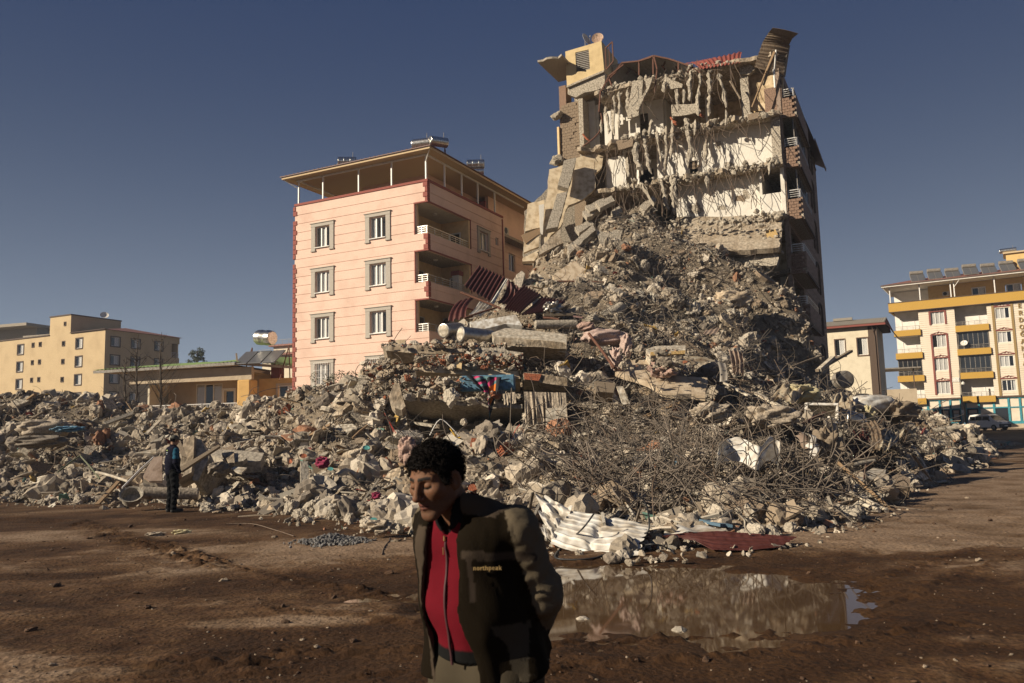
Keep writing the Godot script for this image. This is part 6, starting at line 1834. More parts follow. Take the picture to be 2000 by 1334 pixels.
func make_slabs() -> void:
	var r := RandomNumberGenerator.new(); r.seed = 47
	var flat := func(w: float, d: float, th: float, seed_: int, jag := 0.14):
		return mesh_of("fl%d_%.2f_%.2f" % [seed_, w, th], func():
			var q := RandomNumberGenerator.new(); q.seed = seed_
			var g := G.new()
			g.x = Transform3D(Basis(Vector3.RIGHT, -PI / 2), Vector3.ZERO)
			g.prism(broken_polygon(w, d, q, 11, jag), -th / 2, th / 2); return g)
	for k in 150:
		var px := r.randf_range(0, 1860); var py := r.randf_range(770, 1010)
		if k < 45: px = r.randf_range(1060, 1560); py = r.randf_range(430, 720)
		elif k < 75: px = r.randf_range(640, 1200); py = r.randf_range(680, 880)
		var p := on_heap(px, py)
		if p.z < -49.0 or hh(p.x, p.z) < 0.15: continue
		var s := r.randf_range(0.5, 1.15) * (0.6 + -p.z * 0.014)
		var o := obj("slab_fragment", flat.call(1.0, 0.7, 0.17, 600 + k % 10), ["slab", "concrete", "concrete_pale", "brick_dust", "concrete", "slab"][k % 6])
		o.transform = Transform3D(lay(p, 0.45, r).scaled_local(Vector3(s, minf(s, 1.0), s)), p + Vector3(0, 0.12, 0))
		tag(o, "%s broken piece of floor slab %s" % [["tan", "grey", "pale", "brick-brown", "grey", "tan"][k % 6], where(p)], "slab fragment", "broken slab pieces in the heap")
	for k in 130:
		var px := r.randf_range(0, 1880); var py := r.randf_range(775, 1010)
		if k < 40: px = r.randf_range(1480, 1860); py = r.randf_range(740, 940)
		elif k < 70: px = r.randf_range(430, 830); py = r.randf_range(840, 960)
		var p := on_heap(px, py)
		if p.z < -49.0 or hh(p.x, p.z) < 0.1: continue
		var s := r.randf_range(0.35, 0.9) * (0.7 + -p.z * 0.012)
		var white: bool = k % 5 < 3
		var o := obj("panel_piece" if white else "board_piece", flat.call(1.0, 0.55, 0.03, 640 + k % 8, 0.1), "board_white" if white else ("timber_old" if k % 5 == 3 else "board_grey"))
		o.transform = Transform3D(lay(p, 0.5, r).scaled_local(Vector3(s, 1.0, s)), p + Vector3(0, 0.14, 0))
		tag(o, ("dusty white panel piece sticking out " if white else ("old brown board piece lying " if k % 5 == 3 else "grey board piece lying ")) + where(p), "panel" if white else "board", "white panel pieces in the heap" if white else "dull board pieces in the heap")
	for k in 60:
		var px := r.randf_range(0, 1860); var py := r.randf_range(775, 1000)
		if k < 22: px = r.randf_range(1450, 1850); py = r.randf_range(750, 960)
		var p := on_heap(px, py)
		if p.z < -49.0 or hh(p.x, p.z) < 0.1: continue
		var l := r.randf_range(0.7, 2.2)
		var o := obj("broken_plank", mesh_of("plank%d" % (k % 4), func(): var g := G.new(); g.cbox(Vector3.ZERO, Vector3(1.0, 0.05 + 0.01 * (k % 4), 0.09 + 0.03 * (k % 4)), 0.006); return g), ["timber_old", "timber", "board_white", "board_grey"][k % 4])
		o.transform = Transform3D(lay(p, 0.4, r).scaled_local(Vector3(l, 1, 1)), p + Vector3(0, 0.16, 0))
		tag(o, "narrow %s plank lying %s" % [["weathered brown", "fresh broken", "white painted", "dusty grey"][k % 4], where(p)], "plank", "broken planks in the heap")
	# hollow red bricks and brick lumps
	for k in 46:
		var px := r.randf_range(430, 1250); var py := r.randf_range(690, 980)
		var p := on_heap(px, py)
		if p.z < -40.0 or hh(p.x, p.z) < 0.1: continue
		var o := obj("hollow_brick", mesh_of("hbrick", func():
			var g := G.new()
			for a in 4: g.span(-0.15, 0.15, -0.1 + a * 0.0593, -0.08 + a * 0.0593 + 0.002, -0.1, 0.1)
			for a in 4: g.span(-0.149, 0.149, -0.099, 0.099, -0.1 + a * 0.06, -0.08 + a * 0.06)
			return g), "brick_red" if k % 3 else "brick_dust")
		o.transform = Transform3D(spin(r).scaled(Vector3.ONE * r.randf_range(0.8, 1.2)), p + Vector3(0, 0.08, 0))
		tag(o, "loose %s hollow brick %s" % ["red" if k % 3 else "dusty brown", where(p)], "brick", "loose hollow bricks in the heap")

# ------------------------------------------------------------------ reinforcing steel
func strand(seed_: int, l: float, rad: float, curl: float) -> G:
	var r := RandomNumberGenerator.new(); r.seed = seed_
	var p := Vector3.ZERO
	var d := Vector3(1, 0.2, 0).normalized()
	var w := Vector3(r.randfn(), r.randfn(), r.randfn()) * curl
	var pts := []
	var n := 14
	for k in n:
		pts.append(p)
		w += Vector3(r.randfn(), r.randfn(), r.randfn()) * curl * 0.7
		w *= 0.8
		d = (d + d.cross(w) * (l / n)).normalized()
		p += d * l / n
	var c := Vector3.ZERO
	for q in pts: c += q
	c /= pts.size()
	for k in pts.size(): pts[k] -= c
	var g := G.new()
	g.tube(pts, rad, 5, false)
	return g

func make_wires() -> void:
	var r := RandomNumberGenerator.new(); r.seed = 53
	var kinds := []
	for k in 16: kinds.append(mesh_of("strand%d" % k, func(): return strand(700 + k, 3.0, 0.0105, 0.35 + 0.28 * (k % 5))))
	# [x0, x1, y0, y1, how many] of the surveyed zones of tangled steel, thickest at the right front
	var zones := [[1060, 1740, 800, 1010, 900], [1150, 1700, 880, 1020, 480], [1250, 1750, 700, 830, 420], [1080, 1500, 430, 700, 620], [1040, 1300, 700, 900, 260], [640, 1060, 690, 960, 150], [0, 620, 770, 960, 120], [1100, 1330, 340, 460, 170], [1650, 1880, 780, 930, 160]]
	var lists := []
	for k in 16: lists.append([])
	var single := 0
	for z in zones.size():
		var q: Array = zones[z]
		for k in q[4]:
			var px := r.randf_range(q[0], q[1]); var py := r.randf_range(q[2], q[3])
			if z == 0 and py > 1030.0 - absf(px - 1380.0) * 0.12 and px > 1500.0: continue
			var p := on_heap(px, py)
			if p.z < -50.0 or hh(p.x, p.z) < 0.12: continue
			var up := r.randf_range(0.0, 0.42) * (1.0 if z != 1 else 1.5)
			p.y += up
			var s := r.randf_range(0.45, 1.15) * (0.85 + -p.z * 0.008)
			var B := Basis.from_euler(Vector3(r.randf() * TAU, r.randf() * TAU, r.randfn() * 0.5)) if r.randf() < 0.5 else lay(p, 0.5, r)
			var X := Transform3D(B.scaled(Vector3.ONE * s), p)
			if k % 13 == 0 and single < 285:
				single += 1
				var o := obj("rebar_strand", kinds[(k + z) % 16], "steel")
				o.transform = X
				tag(o, "%s bent reinforcing bar %s" % ["long" if s > 0.9 else "short", where(p)], "rebar", "bent reinforcing bars in the heap")
			else: lists[(k + z * 3) % 16].append([X, Color(0.15, 0.12, 0.094) * r.randf_range(0.45, 1.35)])
	for k in 16: scatter("rebar_tangle", "dense tangle of bent reinforcing steel over the front of the heap", "rebar", kinds[k], "tinted_plain", lists[k])
# ------------------------------------------------------------------ single things in and on the heap
# survey windows: [scale, x offset, y offset]
const V1 := [3.924, 1000.0, 280.0]
const V2 := [5.556, 820.0, 500.0]
const V3 := [5.263, 640.0, 660.0]
const V4 := [4.762, 1000.0, 620.0]
const V5 := [5.263, 1400.0, 680.0]
const V6 := [4.0, 1440.0, 780.0]
const V7 := [3.571, 1020.0, 940.0]
const V8 := [5.882, 220.0, 820.0]
func sv(v: Array, x: float, y: float, d: float) -> Vector3:
	return at(x / v[0] + v[1], y / v[0] + v[2], d)

func plate_thing(called: String, label: String, cat: String, v: Array, poly: Array, d_top: float, d_low: float, thick: float, m: String, jag := 0.05, group := "") -> MeshInstance3D:
	var y0 := 1e9; var y1 := -1e9
	for p in poly: y0 = minf(y0, p[1]); y1 = maxf(y1, p[1])
	var pts := []
	for p in poly: pts.append(sv(v, p[0], p[1], lerpf(d_top, d_low, (p[1] - y0) / maxf(y1 - y0, 1.0))))
	# level the corners onto one plane through their middle so that the piece is flat
	var c := Vector3.ZERO
	for p in pts: c += p
	c /= pts.size()
	for k in pts.size(): pts[k] -= c
	var g := G.new()
	g.x = Transform3D(Basis.IDENTITY, Vector3.ZERO)
	var n := Vector3.ZERO
	for k in pts.size(): n += pts[k].cross(pts[(k + 1) % pts.size()])
	n = n.normalized()
	if n.dot(EYE - c) < 0: pts.reverse()
	plate_local(g, pts, thick, hash(label), jag)
	var o := obj(called, g, m)
	o.position = c
	tag(o, label, cat, group)
	return o

func plate_local(g: G, pts: Array, thick: float, seed_: int, jag: float) -> void:
	var old := g.x
	g.x = Transform3D(Basis.IDENTITY, Vector3(0.0001, 0, 0))      # keeps the winding given
	plate(g, pts, thick, seed_, jag)
	g.x = old

func make_plates() -> void:
	# wall and floor panels that lean against the tower's left side
	plate_thing("leaning_panel", "large cream wall panel leaning against the left of the torn tower", "wall panel", V1, [[285, 200], [395, 165], [500, 110], [640, 75], [700, 100], [690, 180], [635, 235], [640, 340], [560, 420], [430, 480], [370, 640], [300, 700], [215, 850], [225, 700], [260, 430]], 49.4, 46.6, 0.22, "cream_panel", 0.05)
	plate_thing("bare_concrete_sheet", "bare inner wall panel behind the leaning cream panels", "wall panel", V1, [[95, 520], [290, 330], [470, 330], [500, 900], [85, 920]], 50.0, 49.2, 0.3, "concrete", 0.05)
	plate_thing("fallen_column_fragment", "upper grey column piece lying on the leaning cream panel", "column", V1, [[400, 130], [492, 108], [432, 345], [350, 320]], 48.4, 47.4, 0.4, "concrete", 0.03)
	plate_thing("fallen_column_fragment", "lower grey column piece lying on the leaning cream panel", "column", V1, [[345, 388], [425, 368], [350, 640], [258, 660]], 47.4, 46.0, 0.4, "concrete", 0.03)
	plate_thing("leaning_panel", "narrow pale panel beside the cream one, toward the pink block", "wall panel", V1, [[120, 465], [250, 430], [240, 560], [215, 645], [100, 675]], 48.6, 47.6, 0.2, "cream_panel", 0.04)
	plate_thing("white_strip", "white door strip standing beside the leaning cream panel", "panel", V1, [[205, 472], [246, 465], [236, 700], [216, 692]], 47.6, 47.0, 0.08, "plaster", 0.01)
	plate_thing("brown_board", "brown board wedged under the pale leaning panels", "board", V1, [[70, 702], [215, 650], [215, 692], [105, 768]], 47.2, 46.6, 0.06, "timber", 0.02)
	plate_thing("leaning_panel", "short pale panel below the brown board", "wall panel", V1, [[90, 768], [212, 700], [205, 792], [90, 838]], 47.0, 46.4, 0.15, "cream_panel", 0.03)
	plate_thing("leaning_panel", "lowest pale panel under the leaning stack", "wall panel", V1, [[80, 880], [205, 815], [195, 870], [170, 900], [80, 905]], 46.4, 45.8, 0.2, "cream_panel", 0.04)
	plate_thing("tilted_slab_fragment", "tan slab with a broken edge below the leaning cream panel", "slab", V1, [[225, 790], [370, 655], [395, 762], [300, 805], [205, 855]], 45.8, 44.6, 0.25, "slab", 0.05)
	plate_thing("tilted_slab_fragment", "thick tilted slab jutting from the slope under the leaning panels", "slab", V1, [[425, 790], [620, 620], [640, 665], [440, 850]], 44.5, 43.0, 0.6, "concrete", 0.06)
	plate_thing("tilted_slab_fragment", "slab underside showing in the hollow below the torn floors", "slab", V1, [[640, 660], [740, 690], [850, 640], [830, 800], [700, 850]], 44.5, 43.6, 0.4, "concrete", 0.08)
	plate_thing("tilted_slab_fragment", "broad smooth tan slab on the slope above the maroon sheets", "slab", V1, [[310, 1010], [480, 900], [615, 990], [530, 1055], [600, 1062], [500, 1205], [370, 1110]], 41.2, 38.6, 0.25, "slab_smooth", 0.04)
	plate_thing("white_block", "white plastered block above the maroon sheets", "block", V1, [[110, 1072], [190, 990], [252, 1040], [160, 1102]], 41.5, 40.5, 0.4, "board_white", 0.02)
	plate_thing("white_board", "small white board stuck upright in the slope below the tan slab", "board", V1, [[700, 1150], [745, 1070], [792, 1085], [735, 1188]], 37.6, 37.0, 0.05, "board_white", 0.01)
	plate_thing("concrete_stump", "pale broken stump leaning beside the maroon sheets", "stump", V1, [[30, 1010], [75, 975], [100, 1000], [70, 1105], [22, 1075]], 40.5, 40.0, 0.4, "concrete_pale", 0.04)
	for k in 9:
		var q: Array = [[560, 480, 700, 420], [540, 520, 660, 470], [760, 520, 820, 480], [820, 560, 880, 600], [480, 640, 600, 580], [980, 480, 1080, 400], [1000, 300, 1060, 420], [880, 700, 990, 760], [640, 450, 760, 400]][k]
		plate_thing("slope_slab_fragment", "broken slab piece on the upper slope, " + ["under the door frame", "beside the leaning panel", "below the hanging ribs", "above the dark hollow", "at the panel's foot", "against the torn floor", "upright by the ribs", "over the hollow's edge", "at the torn floor's edge"][k], "slab fragment", V1, [[q[0], q[1]], [q[2], q[3]], [q[2] + 30, q[3] + 40], [q[0] + 35, q[1] + 45]], 46.4 - k * 0.1, 45.6 - k * 0.1, 0.3, "concrete", 0.08)
	# stacked floors before the pink block: each slab is a deep plate seen by its edge
	plate_thing("stacked_slab_fragment", "uppermost slab of the stack, with silver tanks on it", "slab", V3, [[560, 90], [720, 60], [1000, 75], [1400, 110], [1400, 150], [1150, 165], [1000, 160], [800, 150], [600, 130]], 26.0, 25.8, 4.0, "slab", 0.05)
	plate_thing("stacked_slab_fragment", "short slab with a hooked edge beside the silver tanks", "slab", V3, [[1520, 95], [1800, 90], [1850, 130], [2010, 150], [2010, 215], [1830, 195], [1600, 180], [1520, 140]], 25.7, 25.5, 3.5, "concrete", 0.05)
	plate_thing("stacked_slab_fragment", "long middle slab of the stack above the blue cabinet", "slab", V3, [[900, 300], [1010, 275], [1500, 310], [1960, 345], [1980, 420], [1500, 385], [1000, 350], [900, 330]], 24.6, 24.5, 3.6, "slab_smooth", 0.03)
	plate_thing("stacked_slab_fragment", "slab end with a brick-coloured face right of the striped cloth", "slab", V4, [[100, 510], [280, 525], [512, 560], [512, 640], [320, 615], [110, 582]], 24.5, 24.4, 3.0, "slab", 0.03)
	plate_thing("brickwork_patch", "red brick patch on the edge of the stacked slab", "brickwork", V4, [[110, 516], [275, 528], [250, 590], [115, 575]], 24.44, 24.38, 0.05, "brick_red", 0.02)
	plate_thing("stacked_slab_fragment", "lower slab of the stack edged with hanging lumps", "slab", V3, [[760, 570], [1000, 590], [1500, 640], [2000, 680], [2000, 730], [1400, 700], [1000, 660], [760, 620]], 23.4, 23.3, 3.4, "concrete", 0.08)
	plate_thing("upright_slab_fragment", "pointed upright slab leaning at the left of the stack", "slab", V3, [[630, 600], [690, 450], [735, 470], [800, 700], [760, 740], [690, 720], [650, 670]], 23.6, 23.0, 0.35, "slab", 0.03)
	plate_thing("upright_slab_fragment", "tilted block at the left end of the stack near the shrub", "slab", V3, [[255, 590], [330, 380], [400, 380], [440, 420], [300, 590]], 26.2, 25.4, 0.5, "concrete", 0.04)
	plate_thing("tilted_slab_fragment", "round-edged slab with a pale underside behind the tilted block", "slab", V3, [[390, 290], [520, 280], [640, 340], [660, 370], [480, 375], [400, 370]], 26.6, 26.4, 0.8, "concrete", 0.04)
	for k in 4:
		var q: Array = [[1205, 600, 1270, 520, 1340, 600, 1300, 715], [1010, 560, 1060, 520, 1090, 580, 1050, 630], [1415, 670, 1440, 595, 1545, 590, 1520, 690], [1350, 830, 1400, 825, 1430, 900, 1350, 910]][k]
		var o := obj("hanging_lump", rocks(k), "concrete_pale" if k != 1 else "concrete")
		o.transform = Transform3D(Basis.from_euler(Vector3(0.3, k * 1.3, 0.2)).scaled(Vector3((q[4] - q[0]) * 0.0018, (q[7] - q[3]) * 0.0017, 0.2)), sv(V3, (q[0] + q[4]) / 2.0, (q[3] + q[7]) / 2.0, 22.7))
		tag(o, ["pointed concrete lump hanging below the stacked slabs", "small round lump hanging at the left of the stack", "pale angular lump below the striped cloth", "loose lump standing in the hollow under the stack"][k], "concrete lump")
	plate_thing("yellow_fragment", "mustard yellow plaster fragment on the stacked slab", "fragment", V3, [[1280, 275], [1345, 220], [1380, 240], [1375, 318], [1320, 300]], 24.3, 24.2, 0.1, "cream_wall", 0.02)
	plate_thing("yellow_block", "square yellowish block standing on the top slab", "block", V3, [[700, 20], [800, 15], [800, 70], [700, 78]], 26.6, 26.5, 0.4, "cream_panel", 0.01)
	plate_thing("tan_slab_fragment", "large flat tan slab tilted below the foam block", "slab", V4, [[1090, 385], [1300, 385], [1320, 520], [1560, 550], [1815, 565], [1800, 725], [1400, 690], [1270, 605], [960, 500]], 26.9, 24.2, 0.18, "slab_smooth", 0.07)
	plate_thing("foam_block", "white topped foam block with a yellow edge on the tan slab", "foam block", V4, [[1245, 295], [1340, 265], [1612, 258], [1612, 335], [1290, 352]], 27.4, 26.2, 0.5, "board_white", 0.015)
	plate_thing("foam_edge", "yellow crumbling edge strip of the white foam block", "foam", V4, [[1290, 320], [1610, 305], [1610, 338], [1290, 354]], 26.16, 26.10, 0.08, "foam_yellow", 0.02)
	plate_thing("white_slab_fragment", "long white painted slab beside the silver tanks", "slab", V2, [[780, 835], [930, 780], [1600, 850], [1592, 940], [1270, 905], [800, 872]], 28.6, 26.6, 0.35, "board_white", 0.02)
	plate_thing("tan_concrete_block", "tan concrete beam under the long white slab", "beam", V2, [[800, 880], [1270, 912], [1590, 945], [1590, 1010], [1200, 985], [800, 965]], 26.7, 26.6, 1.2, "slab", 0.04)
	plate_thing("pale_tub", "upturned pale tub behind the silver tanks", "tub", V2, [[540, 715], [800, 675], [1040, 635], [1110, 755], [930, 735], [700, 790], [560, 775]], 30.0, 29.2, 0.6, "white_metal", 0.02)
	plate_thing("fallen_white_panel", "square white panel standing before the hanging cloth", "panel", V4, [[315, 845], [480, 835], [495, 812], [502, 985], [400, 1010], [315, 1012]], 22.2, 22.0, 0.12, "board_white", 0.01)
	plate_thing("fallen_white_panel", "half-buried white panel under the square one", "panel", V4, [[310, 1042], [430, 1030], [420, 1092], [310, 1092]], 21.9, 21.7, 0.1, "board_white", 0.02)
	plate_thing("white_board", "narrow white board slanting out of the dark hollow", "board", V4, [[972, 640], [1030, 640], [1096, 800], [1030, 812]], 23.3, 22.8, 0.05, "board_white", 0.01)
	plate_thing("brown_cabinet", "brown cabinet end wedged under the tan slab", "cabinet", V4, [[770, 590], [960, 610], [950, 700], [780, 690]], 24.2, 24.0, 0.6, "timber_old", 0.01)
	plate_thing("pale_slab_fragment", "pale flat slab at the street end of the heap", "slab", V6, [[895, 625], [1060, 535], [1162, 550], [1150, 592], [990, 647]], 18.4, 16.8, 0.14, "board_white", 0.03)
	plate_thing("brick_block", "square block of brickwork at the street end of the heap", "brickwork", V6, [[1170, 625], [1260, 575], [1350, 620], [1350, 690], [1200, 665]], 18.0, 17.4, 0.6, "brick_dust", 0.04)
	# round the man in dark clothes
	plate_thing("upright_slab_fragment", "tall grey slab standing beside the man in dark clothes", "slab", V8, [[815, 225], [940, 175], [930, 420], [905, 600], [800, 655], [735, 690], [790, 440]], 20.4, 19.8, 0.5, "slab", 0.03)
	plate_thing("upright_slab_fragment", "slab edge standing behind the tall grey slab", "slab", V8, [[945, 178], [1000, 195], [1112, 430], [980, 705], [915, 690], [925, 420]], 20.6, 20.0, 0.7, "concrete", 0.03)
	plate_thing("plank", "wide plank leaning against the tall grey slab", "plank", V8, [[700, 160], [745, 150], [850, 430], [790, 410]], 19.9, 19.4, 0.06, "timber_old", 0.005)
	plate_thing("plank", "long plank slanting past the man in dark clothes", "plank", V8, [[770, 545], [1215, 282], [1235, 300], [790, 590]], 19.4, 19.0, 0.08, "timber_old", 0.005)
	plate_thing("ribbed_panel", "reddish ribbed panel behind the man in dark clothes", "panel", V8, [[350, 650], [470, 430], [570, 415], [570, 700], [420, 700]], 20.2, 19.3, 0.06, "tile_brown", 0.02)
	plate_thing("white_board", "white board lying pointed beyond the man in dark clothes", "board", V8, [[240, 382], [500, 330], [500, 385]], 21.0, 20.8, 0.04, "board_white", 0.01)
	plate_thing("white_board", "narrow white board high above the man in dark clothes", "board", V8, [[375, 148], [540, -10], [560, 0], [410, 150]], 24.2, 23.4, 0.05, "board_white", 0.01)
	plate_thing("pale_board", "pale board tilted beyond the capped man's shoulder", "board", V8, [[430, 258], [540, 205], [600, 165], [560, 235]], 21.6, 21.2, 0.05, "board_grey", 0.01)
	plate_thing("cracked_tan_panel", "cracked tan panel over the dark hollow by the tall slab", "panel", V8, [[1252, 380], [1392, 360], [1400, 490], [1340, 492]], 20.8, 20.4, 0.12, "slab", 0.02)
	plate_thing("cracked_grey_panel", "cracked grey panel next to the tan one over the hollow", "panel", V8, [[1398, 362], [1545, 438], [1500, 470], [1395, 490]], 20.9, 20.5, 0.12, "concrete", 0.02)
	plate_thing("cracked_slab_fragment", "cracked slab roofing the hollow beside the tall slab", "slab", V8, [[1000, 330], [1250, 340], [1740, 380], [1700, 470], [1380, 500], [1120, 400]], 22.2, 21.0, 0.3, "concrete", 0.04)
	plate_thing("white_scrap", "folded white scrap on the mud right of the hollow", "scrap", V8, [[1360, 560], [1400, 535], [1545, 550], [1480, 610], [1440, 600]], 20.2, 19.8, 0.04, "board_white", 0.02)
	plate_thing("white_scrap", "small triangular white scrap near the boulder", "scrap", V8, [[1080, 935], [1105, 890], [1150, 940]], 18.7, 18.6, 0.03, "board_white", 0.005)

	# crumbs of concrete and brick caught between the stacked slabs
	var r := RandomNumberGenerator.new(); r.seed = 12
	var list := []
	for q in [[900, 2000, 165, 290, 24.3, 25.4, 0.35, 700], [560, 2000, 55, 95, 25.4, 27.4, 0.1, 350], [760, 1420, 400, 540, 23.3, 24.2, 0.12, 420], [760, 2000, 560, 640, 22.9, 23.5, 0.05, 260], [350, 760, 240, 620, 24.6, 26.2, 0.15, 420], [900, 1980, 285, 330, 24.3, 24.9, 0.2, 160], [2990, 3760, 110, 340, 23.6, 25.6, 0.05, 260]]:
		for k in q[7]:
			var p := sv(V3, r.randf_range(q[0], q[1]), r.randf_range(q[2], q[3]), r.randf_range(q[4], q[5]))
			if k % 3 == 0: continue
			var s := minf(0.028 * pow(r.randf() + 0.004, -0.5), 0.24)
			list.append([Transform3D(spin(r).scaled(Vector3(s, s * 0.8, s)), p), stone_colour(r) if r.randf() > q[6] else Color(0.42, 0.16, 0.085) * r.randf_range(0.6, 1.1)])
	scatter("slab_crumbs", "crumbs of concrete and red brick caught between the stacked slabs", "rubble", mesh_of("stone3", func(): return rock(203, 0.75, 9, 2, 0.08)), "tinted", list)

func make_sheets() -> void:
	var g := G.new()
	var sheet_thing := func(called: String, label: String, v: Array, c: Array, d: Array, waves: int, amp: float, m: String, bulge := Vector3.ZERO, along := true, dents := 0.0):
		var p := []
		for k in 4: p.append(sv(v, c[k][0], c[k][1], d[k]))
		var o0: Vector3 = (p[0] + p[1] + p[2] + p[3]) / 4.0
		var q := G.new()
		corrugated(q, p[0] - o0, p[1] - o0, p[2] - o0, p[3] - o0, waves, amp, bulge, along, dents, hash(label) % 97, 0.004)
		var o := obj(called, q, m)
		o.position = o0
		tag(o, label, "metal sheet")
		return o
	# corners: lower left, lower right, upper right, upper left
	sheet_thing.call("maroon_sheet", "maroon corrugated roof sheet standing highest over the silver tanks", V2, [[480, 325], [800, 505], [940, 240], [640, 105]], [32.2, 31.8, 33.2, 33.6], 8, 0.045, "maroon_metal", Vector3(0, 0.05, -0.15))
	sheet_thing.call("maroon_sheet", "dark folded maroon sheet between the two lit ones", V2, [[830, 505], [960, 530], [1085, 345], [950, 245]], [32.0, 31.8, 32.8, 33.1], 3, 0.04, "maroon_metal", Vector3(0.1, -0.1, -0.3))
	sheet_thing.call("maroon_sheet", "long maroon corrugated sheet sloping toward the broad tan slab", V2, [[915, 575], [1090, 620], [1325, 425], [1130, 318]], [31.4, 31.2, 33.0, 33.2], 7, 0.045, "maroon_metal", Vector3(0, 0.06, 0))
	sheet_thing.call("maroon_sheet", "flattened maroon sheet end under the silver bag", V2, [[1090, 640], [1360, 600], [1590, 490], [1320, 440]], [31.2, 31.4, 32.8, 33.0], 8, 0.04, "maroon_metal", Vector3(0, -0.05, 0))
	sheet_thing.call("maroon_sheet", "dark brown sheet drooping left of the white sheet", V2, [[305, 715], [500, 660], [600, 445], [440, 490]], [30.6, 30.4, 31.6, 31.8], 3, 0.05, "maroon_metal", Vector3(-0.1, 0.05, 0.1))
	sheet_thing.call("pale_sheet", "pale corrugated sheet under the highest maroon sheet", V2, [[530, 645], [660, 650], [800, 515], [660, 480]], [30.6, 30.4, 31.4, 31.6], 4, 0.045, "white_metal", Vector3(0, -0.05, 0))
	sheet_thing.call("pale_sheet", "pale inner flap between the maroon sheets", V2, [[770, 500], [800, 520], [960, 245], [930, 250]], [31.6, 31.6, 32.9, 33.0], 1, 0.03, "white_metal")
	# big white sheet at the foot of the heap
	g = G.new()
	var bl := sv(V7, 195, 432, 11.15); var br := sv(V7, 800, 517, 10.42); var tr := sv(V7, 915, 310, 11.35); var tl := sv(V7, 360, 198, 11.85)
	var o0 := (bl + br + tr + tl) / 4.0
	var n0 := (br - bl).cross(tl - bl).normalized()
	g.sheet(64, 96, func(s, t):
		var p: Vector3 = bl.lerp(br, s).lerp(tl.lerp(tr, s), t) - o0
		p += Vector3(0, -0.07, 0.03) * sin(s * PI) * (1.0 - t)
		p += n0 * (0.020 * exp(-pow((fposmod(t * 7.0, 1.0) - 0.5) * 9.0, 2.0)) + 0.07 * sin(t * PI) + 0.035 * nz.get_noise_2d(s * 110.0, t * 60.0))
		p -= n0 * 0.05 * exp(-pow((s - 0.44 - 0.03 * sin(t * 19.0)) * 26.0, 2.0))
		if s > 0.97: p += Vector3(0.03 * sin(t * 40.0), 0, 0)
		return p, 0.004)
	var ws := obj("white_sheet", g, "white_metal"); ws.position = o0
	tag(ws, "large white corrugated roof sheet lying bent beside the puddle", "metal sheet")
	g = G.new()
	var c0 := sv(V7, 165, 400, 11.4); var c1 := sv(V7, 250, 420, 11.2); var c2 := sv(V7, 370, 195, 11.9); var c3 := sv(V7, 120, 105, 12.3)
	o0 = (c0 + c1 + c2 + c3) / 4.0
	n0 = (c1 - c0).cross(c3 - c0).normalized()
	g.sheet(30, 40, func(s, t):
		var p: Vector3 = c0.lerp(c1, s).lerp(c3.lerp(c2, s), t) - o0
		# crumpled facets
		p += n0 * (0.16 * absf(nz2.get_noise_2d(s * 70.0 + 40.0, t * 100.0)) + 0.12 * absf(sin(s * 5.0 + t * 9.0)) * absf(cos(t * 7.0 - s * 4.0)) - 0.05)
		return p, 0.004)
	ws = obj("white_sheet", g, "white_metal"); ws.position = o0
	tag(ws, "crumpled end of white roof sheet behind the walking man", "metal sheet")
	g = G.new()
	var m0 := sv(V7, 960, 395, 11.2)
	var top := [sv(V7, 960, 385, 11.3), sv(V7, 1090, 365, 11.35), sv(V7, 1340, 350, 11.35), sv(V7, 1600, 368, 11.3), sv(V7, 1885, 390, 11.25)]
	var low := [sv(V7, 1010, 400, 11.1), sv(V7, 1180, 415, 10.95), sv(V7, 1300, 480, 10.75), sv(V7, 1550, 485, 10.75), sv(V7, 1765, 462, 10.85)]
	g.sheet(48, 18, func(s, t):
		var f: float = s * 4.0; var a := mini(int(f), 3); f -= a
		var p: Vector3 = low[a].lerp(low[a + 1], f).lerp(top[a].lerp(top[a + 1], f), t) - m0
		return p + Vector3(0, 0.012, 0.02) * sin(t * 5.0 * TAU), 0.004)
	ws = obj("maroon_sheet", g, "maroon_metal"); ws.position = m0 + Vector3(0, 0.03, 0.18)
	tag(ws, "dark maroon sheet with a pointed end lying beside the puddle", "metal sheet")
	g = G.new()
	m0 = sv(V7, 1200, 340, 11.5)
	var e0 := [sv(V7, 985, 385, 11.4), sv(V7, 1060, 372, 11.4), sv(V7, 1190, 352, 11.4), sv(V7, 1430, 352, 11.38)]
	var e1 := [sv(V7, 1000, 330, 11.75), sv(V7, 1080, 312, 11.8), sv(V7, 1200, 305, 11.8), sv(V7, 1420, 340, 11.6)]
	g.sheet(36, 6, func(s, t):
		var f: float = s * 3.0; var a := mini(int(f), 2); f -= a
		return e0[a].lerp(e0[a + 1], f).lerp(e1[a].lerp(e1[a + 1], f), t) - m0 + Vector3(0, 0.02 * sin(s * 14.0 + t * 3.0), 0), 0.004)
	ws = obj("white_sheet", g, "white_metal"); ws.position = m0
	tag(ws, "white folded edge above the dark maroon sheet by the puddle", "metal sheet")
	# wavy white sheet through the steel tangle
	g = G.new()
	var wv := [[20, 1000, 15.2], [110, 935, 15.6], [290, 940, 15.5], [430, 1020, 15.1], [540, 925, 15.5], [640, 960, 15.5], [650, 1010, 15.2]]
	var wp := []
	for q in wv: wp.append(sv(V5, q[0], q[1], q[2]))
	var w0: Vector3 = wp[3]
	var ribbon := func(s: float) -> Vector3:
		var f: float = s * (wp.size() - 1); var a := mini(int(f), wp.size() - 2); f -= a
		var p0: Vector3 = wp[maxi(a - 1, 0)]; var p3: Vector3 = wp[mini(a + 2, wp.size() - 1)]
		return p0.lerp(p0, 0) * 0.0 + wp[a].cubic_interpolate(wp[a + 1], p0, p3, f)
